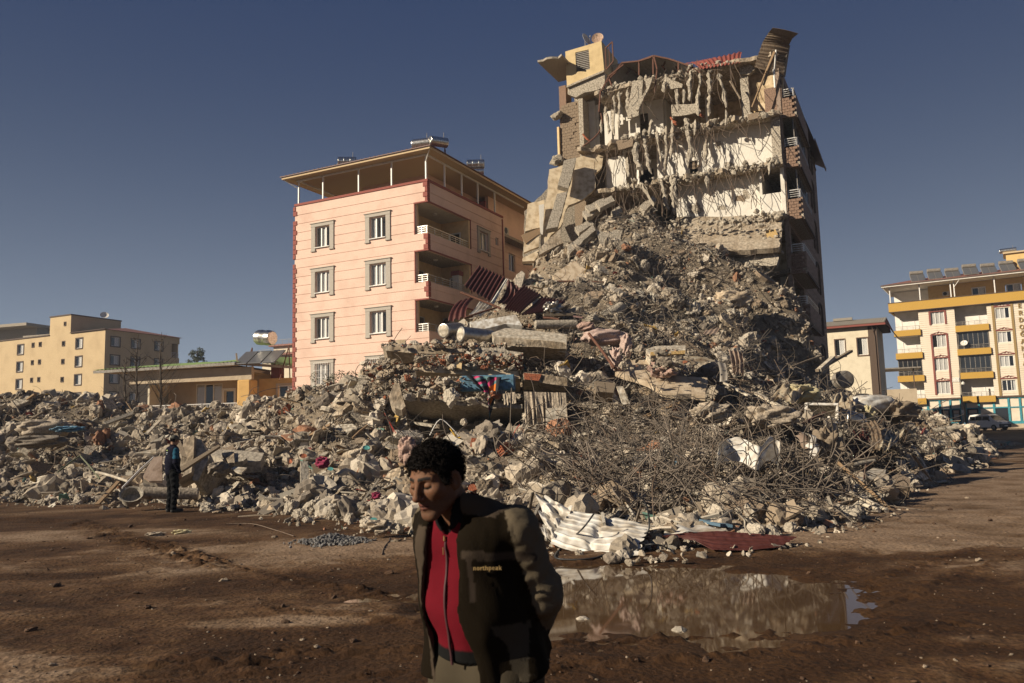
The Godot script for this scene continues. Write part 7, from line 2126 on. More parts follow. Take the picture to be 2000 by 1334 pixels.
	g.sheet(60, 6, func(s, t): return ribbon.call(s) - w0 + Vector3(-0.15, -0.42, 0.25) * t + Vector3(0, 0, 0.03 * sin(t * 12.0)), 0.004)
	ws = obj("white_sheet", g, "white_metal"); ws.position = w0
	tag(ws, "long wavy strip of white sheet running through the steel tangle", "metal sheet")
	g = G.new()
	var wq := [[-760, 1250, 13.7], [-600, 1180, 14.0], [-420, 1230, 13.9], [-260, 1130, 14.6], [-120, 1090, 14.8], [20, 1000, 15.2]]
	wp = []
	for q in wq: wp.append(sv(V5, q[0], q[1] - 60.0, q[2]))
	w0 = wp[3]
	g.sheet(50, 6, func(s, t): return ribbon.call(s) - w0 + Vector3(-0.1, -0.3, 0.2) * t + Vector3(0, 0.03 * sin(s * 30.0), 0.03 * sin(t * 12.0)), 0.004)
	ws = obj("white_sheet", g, "white_metal"); ws.position = w0
	tag(ws, "crinkled white strip lying lower in the steel tangle", "metal sheet")
	# bent sheets at the street end of the heap
	sheet_thing.call("bent_sheet", "brown corrugated strip bent upright beside the olive sheet", V5, [[1560, 1080], [1675, 1045], [1622, 745], [1535, 775]], [20.2, 20.1, 21.2, 21.3], 2, 0.03, "sheet_brown", Vector3(0, 0, 0.25), true, 0.05)
	sheet_thing.call("bent_sheet", "pale olive sheet crumpled over the street end of the heap", V5, [[1650, 1050], [1760, 1085], [1995, 855], [1650, 885]], [20.0, 19.8, 22.0, 22.2], 3, 0.02, "olive_metal", Vector3(0, 0.1, 0), true, 0.22)
	sheet_thing.call("bent_sheet", "dark red sheet standing in the shade behind the brown strip", V5, [[1370, 1150], [1540, 1150], [1535, 840], [1400, 850]], [20.6, 20.4, 21.6, 21.7], 3, 0.04, "maroon_metal", Vector3(0, 0, 0.2), true, 0.1)
	sheet_thing.call("bent_sheet", "grey crumpled sheet left of the dark red one", V5, [[1040, 1000], [1190, 970], [1225, 800], [1125, 785]], [20.0, 19.9, 20.8, 20.9], 2, 0.03, "grey_metal", Vector3(0, 0, 0.25), true, 0.3)
	sheet_thing.call("bent_sheet", "leaf-shaped pale sheet curling out of the steel tangle", V5, [[905, 1000], [965, 1140], [970, 960], [850, 858]], [18.6, 18.4, 19.2, 19.4], 1, 0.03, "white_metal", Vector3(0.1, 0.05, 0.3), true, 0.08)
	sheet_thing.call("bent_sheet", "reddish curled flap behind the leaf-shaped pale sheet", V5, [[800, 900], [910, 1040], [900, 900], [790, 850]], [18.9, 18.7, 19.3, 19.5], 1, 0.03, "tile_brown", Vector3(0.1, 0, 0.25))
	sheet_thing.call("bent_sheet", "pale crumpled sheet above the white box", V5, [[1180, 600], [1440, 690], [1340, 470], [1250, 480]], [23.2, 22.8, 24.6, 24.8], 3, 0.03, "olive_metal", Vector3(0, 0.1, 0), true, 0.2)
	sheet_thing.call("bent_sheet", "wide pale sheet draped left of the white box", V5, [[500, 530], [800, 600], [960, 450], [760, 420]], [23.6, 23.2, 24.8, 25.0], 3, 0.03, "olive_metal", Vector3(0, 0.15, 0.1), true, 0.25)
	sheet_thing.call("bent_sheet", "tarnished sheet fan lying down toward the street", V6, [[1390, 190], [1540, 280], [1480, 200], [1330, 130]], [24.6, 24.0, 25.2, 25.6], 4, 0.03, "sheet_brown", Vector3(0, 0.05, 0), true, 0.15)
	sheet_thing.call("bent_sheet", "grey-green sheet scrap hanging at the street edge", V6, [[1080, 780], [1125, 810], [1210, 665], [1130, 640]], [16.2, 15.9, 16.8, 17.0], 1, 0.03, "olive_metal", Vector3(0, 0, 0.1), true, 0.12)
	sheet_thing.call("bent_sheet", "pale sheet flap over the tangle below the tan slab", V4, [[1365, 445], [1600, 448], [1890, 402], [1470, 385]], [25.2, 25.2, 25.8, 26.0], 3, 0.02, "olive_metal", Vector3(0, 0.12, 0), false)
	sheet_thing.call("bent_sheet", "small red-brown sheet lying high right on the heap", V4, [[1770, 160], [1900, 150], [1940, 90], [1800, 120]], [30.6, 30.4, 31.4, 31.4], 3, 0.02, "tile_brown")
	sheet_thing.call("bent_sheet", "twisted grey strip hanging below the olive flap", V4, [[1930, 600], [2000, 600], [1980, 420], [1910, 415]], [24.6, 24.5, 25.2, 25.2], 1, 0.02, "grey_metal", Vector3(0, 0, 0.15))
	sheet_thing.call("bent_sheet", "wood-coloured curtain-like sheet hanging on the right of the tan slab", V5, [[160, 270], [275, 260], [260, 50], [120, 20]], [27.2, 27.0, 28.0, 28.0], 3, 0.05, "tile_brown", Vector3(0, 0, 0.1), true, 0.1)

func roll(called: String, label: String, cat: String, a: Vector3, b: Vector3, rad: float, m: String, open_end := false) -> Node3D:
	var t := thing(called, label, cat, a)
	var d := b - a
	var l := d.length()
	var g := G.new()
	var prof := [[0.0, 0.0], [rad * 0.82, 0.0], [rad * 0.95, 0.01], [rad, 0.03], [rad, l * 0.33], [rad * 1.02, l * 0.34], [rad, l * 0.35], [rad, l * 0.66], [rad * 1.02, l * 0.67], [rad, l * 0.68], [rad, l - 0.03], [rad * 0.95, l - 0.01], [rad * 0.8, l], [0.0, l]]
	if open_end: prof = [[0.0, 0.12], [rad * 0.9, 0.1], [rad * 0.93, 0.0], [rad, 0.0]] + prof.slice(4)
	g.lathe(prof, 24, d)
	obj("shell", g, m, t)
	g = G.new()
	g.lathe([[0.0, -0.012], [rad * 0.5, -0.01], [rad * 0.78, -0.004]], 20, d)
	obj("end_cap", g, "board_white" if m == "chrome_dirty" else m, t)
	return t

func lump_cloth(called: String, label: String, c: Vector3, size: Vector3, turn: float, m: String, seed_: int, folds := 0.12) -> void:
	var g := G.new()
	g.sheet(40, 24, func(s, t):
		var a: float = s * TAU; var b: float = (t - 0.5) * PI
		var d := Vector3(cos(b) * cos(a), sin(b), cos(b) * sin(a))
		var sq := Vector3(signf(d.x) * pow(absf(d.x), 0.7), signf(d.y) * pow(absf(d.y), 0.8), signf(d.z) * pow(absf(d.z), 0.7))
		var f := 1.0 + folds * nz.get_noise_3d(d.x * 110.0 + seed_ * 9.0, d.y * 110.0, d.z * 110.0) * 2.0 + folds * 0.6 * sin(a * 5.0 + d.y * 6.0 + seed_)
		return -sq * size * f * Vector3(1, -1, 1))
	var o := obj(called, g, m)
	o.position = c; o.rotation.y = turn
	tag(o, label, "cloth")

func drape(called: String, label: String, tl: Vector3, tr: Vector3, drop: Vector3, m, folds: int, amp: float, seed_: int, cf = null) -> MeshInstance3D:
	var g := G.new()
	var o0 := tl
	g.sheet(folds * 8, 20, func(s, t):
		var p: Vector3 = tl.lerp(tr, s) - o0 + drop * (1.0 - t) * (1.0 + 0.25 * nz.get_noise_1d(s * 130.0 + seed_ * 10.0))
		var f: float = sin(s * folds * TAU + nz.get_noise_1d(s * 160.0 + seed_) * 9.0 + t * 1.5) * (0.5 + nz2.get_noise_2d(s * 140.0, t * 50.0 + seed_ * 7.0) * 1.2)
		return p + Vector3(0.25 * amp * cos(s * 31.0) * (1.0 - t), 0, amp * f * (0.35 + (1.0 - t))), 0.0, cf)
	var o := obj(called, g, m)
	o.position = o0
	tag(o, label, "cloth")
	return o

func make_household() -> void:
	var r := RandomNumberGenerator.new(); r.seed = 99
	var g: G
	# tanks and rolls
	roll("silver_tank", "silver water tank with a dented pale end, further back on the stacked slabs", "water tank", sv(V2, 255, 812, 28.4), sv(V2, 430, 800, 29.3), 0.27, "chrome_dirty")
	roll("silver_tank", "longer silver water tank with lettering, in front on the stacked slabs", "water tank", sv(V2, 437, 850, 27.6), sv(V2, 775, 890, 28.3), 0.29, "chrome_dirty")
	roll("rolled_mat", "dusty rolled mat lying behind the long white slab", "roll", sv(V2, 1250, 745, 29.5), sv(V2, 1710, 740, 29.8), 0.17, "concrete")
	roll("concrete_drum", "grey concrete drum tilted in the slope right of the maroon sheets", "drum", sv(V1, 735, 1330, 33.6), sv(V1, 840, 1255, 34.4), 0.25, "concrete")
	roll("grey_tank", "dark grey tank half hidden behind the white box", "tank", sv(V5, 1270, 720, 22.6), sv(V5, 1470, 770, 22.9), 0.28, "chrome_dirty")
	roll("disc_tank", "round dark tank standing on the heap before the cream house", "tank", sv(V5, 1330, 320, 30.5), sv(V5, 1260, 330, 31.0), 0.34, "grey_metal")
	roll("mattress_roll", "long dirty mattress roll behind the legs of the man in dark clothes", "mattress", sv(V8, 330, 835, 19.2), sv(V8, 990, 850, 19.6), 0.14, "white_cloth")
	# text on the long tank is worn: a row of dark marks is left out; pillow and cloths
	lump_cloth("floral_pillow", "pale floral pillow bulging beside the long white slab", sv(V4, 860, 185, 27.6), Vector3(0.75, 0.26, 0.45), 0.25, "floral_cloth", 1)
	lump_cloth("floral_quilt", "floral quilt end hanging below the pillow", sv(V4, 1060, 270, 27.0), Vector3(0.16, 0.35, 0.22), 0.3, "floral_cloth", 5, 0.2)
	lump_cloth("floral_scrap", "crumpled floral scrap under the rusty pole", sv(V4, 970, 390, 26.0), Vector3(0.16, 0.32, 0.2), 0.3, "floral_cloth", 8, 0.25)
	lump_cloth("pink_cloth", "dusty pink cloth left of the floral pillow", sv(V4, 690, 85, 28.6), Vector3(0.3, 0.16, 0.25), -0.3, "pink_cloth", 2)
	lump_cloth("pink_quilt", "pink patterned quilt under the pale curved board", sv(V4, 1400, 480, 25.2), Vector3(0.40, 0.24, 0.26), -0.4, "pink_cloth", 3, 0.22)
	lump_cloth("cloth_bundle", "dirty cloth bundle in the steel below the tan slab", sv(V4, 1850, 890, 20.2), Vector3(0.42, 0.22, 0.3), 0.2, "white_cloth", 4, 0.25)
	lump_cloth("dark_blanket", "dark bundled blanket in the hollow by the tall grey slab", sv(V8, 1225, 570, 20.2), Vector3(0.26, 0.17, 0.25), 0.3, "grey_cloth", 6, 0.15)
	lump_cloth("silver_bag", "crumpled silver bag on the flattened maroon sheet", sv(V2, 1440, 565, 31.0), Vector3(0.32, 0.2, 0.25), 0.2, "chrome_dirty", 7, 0.3)
	lump_cloth("white_sack", "white sack lying at the far left of the rubble field", at(88, 838, 27.0), Vector3(0.75, 0.3, 0.5), 0.4, "white_cloth", 9, 0.12)
	lump_cloth("white_sack", "flattened pale sack under the white one at the far left", at(80, 862, 26.2), Vector3(0.8, 0.18, 0.4), 0.1, "grey_cloth", 10, 0.15)
	lump_cloth("magenta_cloth", "small magenta cloth ball among the white panels", at(630, 903, 18.8), Vector3(0.14, 0.11, 0.12), 0.0, "magenta_cloth", 11, 0.25)
	lump_cloth("crimson_rag", "small crimson rag near the pale lumps", at(735, 968, 16.4), Vector3(0.08, 0.06, 0.07), 0.0, "magenta_cloth", 12, 0.3)
	lump_cloth("red_white_cloth", "pale red cloth in the rubble just beyond the walking man's head", at(796, 880, 19.6), Vector3(0.2, 0.3, 0.2), 0.0, "pink_cloth", 13, 0.2)
	lump_cloth("plastic_bag", "crumpled translucent bag near the gravel", at(742, 1028, 12.95), Vector3(0.2, 0.09, 0.16), 0.0, "white_cloth", 14, 0.3)
	lump_cloth("blue_scrap", "blue cloth scrap in the far rubble field", at(135, 838, 26.5), Vector3(0.4, 0.08, 0.2), 0.3, "blue_paint", 15, 0.3)
	lump_cloth("cream_bonnet", "curved cream shell on top of the street end of the heap", sv(V5, 1580, 575, 25.0), Vector3(0.75, 0.28, 0.5), 0.3, "white_metal", 16, 0.04)
	lump_cloth("stuffing", "yellow foam stuffing torn out above the white box", sv(V5, 870, 470, 24.4), Vector3(0.5, 0.24, 0.3), 0.3, "foam_pale", 17, 0.3)
	lump_cloth("stuffing", "small yellow foam wad below the cream shell", sv(V5, 1560, 680, 23.4), Vector3(0.13, 0.2, 0.13), 0.3, "foam_pale", 18, 0.3)
	lump_cloth("tan_sacking", "tan sacking draped over the street slope", sv(V5, 1880, 650, 25.0), Vector3(0.55, 0.3, 0.4), 0.4, "timber_old", 19, 0.2)
	lump_cloth("dirty_quilt", "dirty pale quilt in the steel left of the white beam", sv(V5, 560, 700, 20.2), Vector3(0.6, 0.25, 0.4), 0.0, "white_cloth", 20, 0.2)
	lump_cloth("brown_drape", "brown rumpled cloth over the grey crumpled sheet", sv(V5, 1130, 1010, 19.2), Vector3(0.3, 0.35, 0.25), 0.0, "timber_old", 21, 0.25)
	lump_cloth("tan_cushion", "tan cushion on the right of the heap below the dark room", at(1430, 585, 39.0), Vector3(0.9, 0.4, 0.5), 0.2, "slab_smooth", 22, 0.15)
	# white dirty cloth hanging over the lower slabs, striped cloth over the blue cabinet
	drape("hanging_cloth", "dirty white cloth hanging in folds below the slab end", sv(V4, 110, 690, 22.8), sv(V4, 500, 700, 22.8), Vector3(0.0, -1.15, 0.25), "white_cloth", 7, 0.09, 3)
	drape("hanging_cloth", "small white towel with grey stripes on the lower slab", sv(V3, 1800, 575, 22.9), sv(V3, 1930, 555, 22.9), Vector3(0, -0.32, 0.12), "white_cloth", 3, 0.05, 5)
	var stripes := func(s: float, t: float, _p):
		var k := int(floor((s * 0.8 - t * 1.1 + 2.0) * 7.0))
		var c: Color = [Color(0.012, 0.012, 0.016), Color(0.50, 0.04, 0.14), Color(0.10, 0.20, 0.21), Color(0.012, 0.012, 0.016), Color(0.50, 0.04, 0.14), Color(0.10, 0.20, 0.21), Color(0.012, 0.012, 0.016)][posmod(k, 7)]
		if s > 0.62 and t < 0.75: c = Color(0.62, 0.17, 0.02) if t > 0.25 else Color(0.02, 0.02, 0.02)
		if s < 0.18 or s > 0.85: c = Color(0.012, 0.012, 0.016)
		return c
	g = G.new()
	var s0 := sv(V3, 1420, 385, 23.5); var s1 := sv(V3, 1790, 405, 23.5); var s2 := sv(V3, 1670, 830, 22.9); var s3 := sv(V3, 1630, 560, 23.2)
	g.sheet(30, 44, func(s, t):
		var lo: Vector3 = sv(V3, lerpf(1560, 1740, s), lerpf(520, 640, s) if s < 0.55 else lerpf(860, 560, (s - 0.55) / 0.45), 23.1)
		return s0.lerp(s1, s).lerp(lo, 1.0 - t) - s0 + Vector3(0, 0, 0.05 * sin(s * 22.0) + 0.04), 0.0, stripes)
	var sc := obj("striped_cloth", g, "cloth_tinted"); sc.position = s0
	tag(sc, "black cloth with pink, teal and orange stripes hanging over the blue cabinet", "cloth")
	var t := thing("blue_cabinet", "pale blue cabinet crushed under the long middle slab", "cabinet", sv(V3, 1640, 545, 23.6), -0.06)
	g = G.new(); g.cbox(Vector3(0.0, 0.24, -0.3), Vector3(1.62, 0.46, 0.6), 0.02); obj("carcass", g, "blue_paint", t)
	for x in [-0.41, 0.41]:
		g = G.new(); g.cbox(Vector3(x, 0.24, 0.012), Vector3(0.76, 0.38, 0.025), 0.008); obj("drawer_front", g, "blue_paint", t)
		g = G.new(); g.tube([Vector3(x - 0.25, 0.34, 0.03), Vector3(x, 0.31, 0.045), Vector3(x + 0.25, 0.34, 0.03)], 0.012, 5); obj("handle", g, "black", t)
	# white open box
	t = thing("white_box", "white open-fronted box, like a small oven, on the street side of the heap", "appliance", sv(V5, 1085, 745, 22.4), -0.28)
	t.rotation.z = -0.05
	g = G.new()
	g.cbox(Vector3(0, 0.46, -0.27), Vector3(0.86, 0.07, 0.56), 0.015); g.cbox(Vector3(0, 0.03, -0.27), Vector3(0.86, 0.06, 0.56), 0.015)
	g.cbox(Vector3(-0.4, 0.245, -0.27), Vector3(0.06, 0.36, 0.56), 0.015); g.cbox(Vector3(0.4, 0.245, -0.27), Vector3(0.06, 0.36, 0.56), 0.015)
	obj("casing", g, "white_paint", t)
	g = G.new(); g.span(-0.37, 0.37, 0.06, 0.43, -0.52, -0.50); obj("back_panel", g, "board_grey", t)
	g = G.new(); g.cbox(Vector3(0.02, -0.05, 0.06), Vector3(0.95, 0.05, 0.1), 0.01); obj("front_rail", g, "white_paint", t)
	g = G.new(); g.lathe([[0.0, 0.0], [0.07, 0.02], [0.085, 0.09], [0.05, 0.13], [0.0, 0.135]], 14, Vector3.UP, Vector3(0.2, 0.0, 0.05)); obj("knob", g, "plaster", t)
	# poles, beams, pipes: [label, window, x0, y0, d0, x1, y1, d1, radius, material]
	for q in [["rusty pole propping between the pillow and the tan slab", V4, 715, 150, 27.0, 952, 470, 25.2, 0.05, "rust"], ["dark pole lying across the maroon sheets", V2, 440, 395, 31.6, 880, 570, 31.0, 0.05, "rust"], ["second dark pole crossing below the pale sheet", V2, 480, 675, 30.2, 835, 560, 30.8, 0.04, "rust"],
			["long bent rust bar across the broad tan slab", V2, 1380, 275, 38.8, 2000, 285, 38.4, 0.05, "rust"], ["white beam slanting down to the white box", V5, 400, 460, 24.6, 880, 735, 22.0, 0.07, "board_white"], ["white beam end further up the heap", V5, 60, 345, 25.6, 350, 500, 24.4, 0.06, "board_white"],
			["maroon angle bar in front of the white box", V5, 850, 790, 21.6, 1120, 665, 22.0, 0.07, "maroon_metal"], ["rust bar pointing left of the maroon angle", V5, 520, 780, 20.8, 770, 675, 21.4, 0.04, "rust"], ["long bleached pole at the street foot of the heap", V6, 600, 600, 17.2, 1170, 872, 14.5, 0.045, "board_white"], ["shorter bleached pole beneath the long one", V6, 760, 750, 15.7, 1110, 868, 14.5, 0.04, "board_white"],
			["thin upright stake by the pale flat slab", V6, 1005, 510, 17.0, 985, 692, 16.6, 0.02, "rust"], ["dark beam lying before the brown corrugated strip", V5, 1380, 1170, 19.0, 1640, 1120, 19.2, 0.06, "timber_old"], ["pale lath lying before the dark red sheet", V5, 1380, 1210, 18.8, 1620, 1160, 19.0, 0.05, "board_grey"], ["timber leaning out toward the cream house", V5, 1030, 230, 30.0, 1380, 30, 32.0, 0.09, "timber_old"],
			["pale split board leaning beside the timber", V5, 1050, 225, 30.0, 1195, 95, 31.0, 0.11, "board_white"], ["long thin pole across the steel below the tower corner", V5, 760, 195, 30.5, 1075, 80, 32.0, 0.04, "timber_old"], ["pair of grey poles leaning behind the capped man", V8, 110, 782, 19.2, 470, 430, 20.6, 0.022, "pvc"], ["second grey pole behind the capped man", V8, 140, 770, 19.3, 480, 450, 20.7, 0.02, "board_grey"],
			["white pipe on the stacked slabs", V3, 990, 185, 25.0, 1215, 190, 25.0, 0.03, "board_white"], ["white lath lying left of the red cables", V3, 345, 800, 22.0, 540, 850, 21.8, 0.03, "board_white"], ["pale curved pipe running down the left of the stack", V3, 60, 690, 26.0, 250, 590, 25.8, 0.06, "board_white"], ["broken brown stick below the left of the stack", V3, 255, 1030, 20.6, 410, 900, 20.9, 0.03, "timber"],
			["rusty bar on the flattened maroon sheet end", V2, 1340, 670, 30.2, 1510, 690, 30.0, 0.05, "rust"], ["maroon bar right of the rolled mat", V2, 1670, 655, 30.4, 1770, 670, 30.2, 0.06, "maroon_metal"], ["dark log behind the rolled mat", V2, 1340, 640, 30.8, 1660, 635, 31.0, 0.09, "timber_old"], ["green lath in the rubble field", [1.0, 0.0, 0.0], 113, 922, 23.2, 157, 890, 24.0, 0.025, "leaf_dusty"], ["second green lath meeting the first", [1.0, 0.0, 0.0], 157, 890, 24.0, 195, 935, 22.6, 0.025, "leaf_dusty"], ["white lath lying from the green laths", [1.0, 0.0, 0.0], 188, 922, 22.8, 250, 940, 22.0, 0.04, "board_white"],
			["thin pole on the rubble left of the gravel", [1.0, 0.0, 0.0], 465, 1010, 17.0, 530, 1008, 17.0, 0.025, "timber_old"]]:
		var a := sv(q[1], q[2], q[3], q[4]); var b := sv(q[1], q[5], q[6], q[7])
		g = G.new()
		if q[8] > 0.055: g.bar(Vector3.ZERO, b - a, q[8] * 1.6, q[8] * 1.1)
		else: g.tube([Vector3.ZERO, (b - a) * 0.5 + Vector3(0, 0.02, 0), b - a], q[8], 7)
		var o := obj("loose_bar" if q[8] > 0.055 else "pole", g, q[9]); o.position = a
		tag(o, q[0], "beam" if q[8] > 0.055 else "pole")
	# hoses and cables
	for q in [["bright yellow hose lying in the hollow before the stack", "hose", "yellow_hose", 0.022, [[1260, 930], [1300, 990], [1330, 1030], [1400, 1015], [1480, 1005], [1560, 1020], [1640, 1030]], V3, 20.6], ["red cable hanging below the left of the stack", "cable", "red_cable", 0.012, [[585, 770], [630, 850], [690, 960], [720, 1000]], V3, 21.8], ["second red cable beside the first", "cable", "red_cable", 0.01, [[590, 775], [650, 900], [680, 970]], V3, 21.7], ["red cord in the rubble right of the hollow", "cable", "red_cable", 0.012, [[1975, 890], [1930, 950], [1880, 1060]], V3, 20.4],
			["white conduit bent over in the hollow", "conduit", "pvc", 0.014, [[1050, 1000], [1155, 838], [1280, 930], [1350, 1010]], V3, 20.9], ["long dark cable looped over the big white sheet", "cable", "black", 0.012, [[500, 225], [420, 330], [300, 440], [225, 530], [300, 550], [520, 540], [700, 450], [860, 370], [885, 280], [860, 150], [800, 95]], V7, 10.9], ["dark cable arching on the mud by the maroon sheet", "cable", "black", 0.011, [[800, 480], [880, 440], [960, 445], [1020, 480], [1060, 510]], V7, 10.6],
			["pale cable curling out of the steel by the maroon sheet", "cable", "board_white", 0.014, [[1510, 230], [1550, 270], [1555, 320], [1590, 370]], V7, 11.0], ["long pale wire arcing off the tower's lower corner", "wire", "board_white", 0.016, [[1860, 800 - 80], [1780, 780], [1720, 740], [1690, 700]], [3.125, 1000.0, 400.0], 41.5], ["stiff wire rising from the mud near the gravel", "wire", "steel", 0.008, [[1820, 360], [1830, 320], [1860, 280]], [2.439, 0.0, 940.0], 11.6], ["thin cable lying on the mud near the boulders", "cable", "steel", 0.008, [[1080, 205], [1200, 205], [1300, 230], [1400, 268]], [2.439, 0.0, 940.0], 15.4]]:
		var pts := []
		var o0: Vector3 = sv(q[5], q[4][0][0], q[4][0][1], q[6])
		for p in q[4]:
			var w := sv(q[5], p[0], p[1], q[6])
			if q[5][0] < 2.5 or (q[5][0] == 3.571 and w.y < 0.1):
				w = gp(p[0] / q[5][0] + q[5][1], p[1] / q[5][0] + q[5][2]); w.y = maxf(ground_at(w.x, w.z)[0], -0.042) + 0.012
			pts.append(w - o0)
		var fine := []
		for k in pts.size() - 1:
			for e in 4: fine.append(pts[k].cubic_interpolate(pts[k + 1], pts[maxi(k - 1, 0)], pts[mini(k + 2, pts.size() - 1)], e / 4.0))
		fine.append(pts[-1])
		g = G.new(); g.tube(fine, q[3], 6)
		var o := obj(q[1], g, q[2]); o.position = o0
		tag(o, q[0], q[1])
	# half barrel, maroon armchair, coloured scraps
	t = thing("broken_tub", "broken grey half tub lying by the capped man's feet", "tub", sv(V8, 220, 935, 18.9), 0.2)
	g = G.new(); g.lathe([[0.0, 0.02], [0.2, 0.02], [0.235, 0.2], [0.26, 0.22], [0.26, 0.24], [0.22, 0.225], [0.185, 0.04], [0.0, 0.04]], 18, Vector3(0.1, 0.75, 0.65)); obj("shell", g, "board_grey", t)
	t = thing("maroon_armchair", "overturned maroon armchair at the far street end of the heap", "armchair", sv(V6, 1790, 330, 45.0), 0.5)
	t.rotation.z = 0.55
	g = G.new(); g.cbox(Vector3(0, 0.0, 0), Vector3(1.0, 0.4, 0.85), 0.08); obj("seat", g, "maroon_fabric", t)
	g = G.new(); g.cbox(Vector3(0.45, 0.45, 0), Vector3(0.22, 0.9, 0.85), 0.08); obj("backrest", g, "maroon_fabric", t)
	for z in [-0.45, 0.45]:
		g = G.new(); g.cbox(Vector3(-0.05, 0.3, z), Vector3(0.9, 0.3, 0.16), 0.06); obj("armrest", g, "maroon_fabric", t)
	for q in [["teal plastic bowl among the white panels", 715, 877, 19.4, "teal_plastic", 0.09], ["green bottle end near the crumpled bag", 730, 1018, 13.1, "teal_plastic", 0.06], ["teal tile shard by the magenta cloth", 645, 918, 18.4, "teal_plastic", 0.07], ["orange shard above the magenta cloth", 592, 893, 19.2, "brick_red", 0.09]]:
		g = G.new(); g.lathe([[0.0, 0.0], [q[5] * 0.6, 0.01], [q[5], q[5] * 0.5], [q[5] * 0.94, q[5] * 0.5], [q[5] * 0.55, 0.03], [0.0, 0.03]], 12, Vector3(0.2, 0.8, 0.5))
		var o := obj("bowl" if "bowl" in q[0] else "shard", g, q[4]); o.position = at(q[1], q[2], q[3])
		tag(o, q[0], "bowl" if "bowl" in q[0] else "shard")
	# lumps standing alone on the street and in the puddle
	for q in [["pointed grey boulder on the mud right of the capped man", 405, 998, 0.24, "concrete"], ["small orange stone beside the pointed boulder", 425, 1003, 0.1, "brick_dust"], ["flat orange stone at the rubble's edge left of the capped man", 229, 992, 0.2, "brick_dust"], ["pale stone lying in the puddle near the walking man", 1140, 1199, 0.07, "concrete_pale"], ["dark wet stone further along the puddle's near edge", 1325, 1221, 0.075, "concrete"], ["dark flat lump on the mud at the edge of the low mound", 516, 985, 0.16, "rubber"], ["round boulder on the mud left of the gravel", 588, 1010, 0.2, "concrete"], ["pale boulder beside the round one left of the gravel", 602, 1020, 0.13, "concrete_pale"]]:
		var p := gp(q[1], q[2])
		p.y = ground_at(p.x, p.z)[0]
		var o := obj("boulder", rocks(3 + (int(q[1]) % 3)), q[4])
		o.transform = Transform3D(Basis.from_euler(Vector3(0.4, q[1] * 0.1, 0.3)).scaled(Vector3(q[3] * 1.2, q[3] * (0.8 if q[3] > 0.1 else 0.5), q[3])), p + Vector3(0, q[3] * 0.3, 0))
		tag(o, q[0], "boulder")
	for q in [["pale crumpled paper on the mud", 355, 1043, 0.13, "foam_pale"], ["torn white plastic on the mud beside the paper", 303, 1046, 0.14, "white_cloth"], ["thin bluish plastic strip pressed into the mud", 1780, 1287, 0.14, "grey_cloth"]].slice(0, 2):
		var p := gp(q[1], q[2])
		lump_cloth("paper_scrap", q[0], Vector3(p.x, ground_at(p.x, p.z)[0] + 0.03, p.z), Vector3(q[3], 0.035, q[3] * 0.4), 0.2, q[4], int(q[1]), 0.3)
# ------------------------------------------------------------------ people: smooth fields meshed as surface nets
func smin(a: float, b: float, k: float) -> float:
	var h := maxf(k - absf(a - b), 0.0) / k
	return minf(a, b) - h * h * k * 0.25

func cap(p: Vector3, a: Vector3, b: Vector3, ra: float, rb: float) -> float:
	var d := b - a
	var t := clampf((p - a).dot(d) / d.length_squared(), 0.0, 1.0)
	return p.distance_to(a + d * t) - lerpf(ra, rb, t)

func ell(p: Vector3, c: Vector3, r: Vector3) -> float:
	var q := (p - c) / r
	var l := q.length()
	return (l - 1.0) * minf(r.x, minf(r.y, r.z)) if l < 0.2 else l * (l - 1.0) / (q / r).length()

func caps(p: Vector3, list: Array, k: float) -> float:
	var d := 1e3
	for c in list: d = smin(d, cap(p, c[0], c[1], c[2], c[3]), k)
	return d

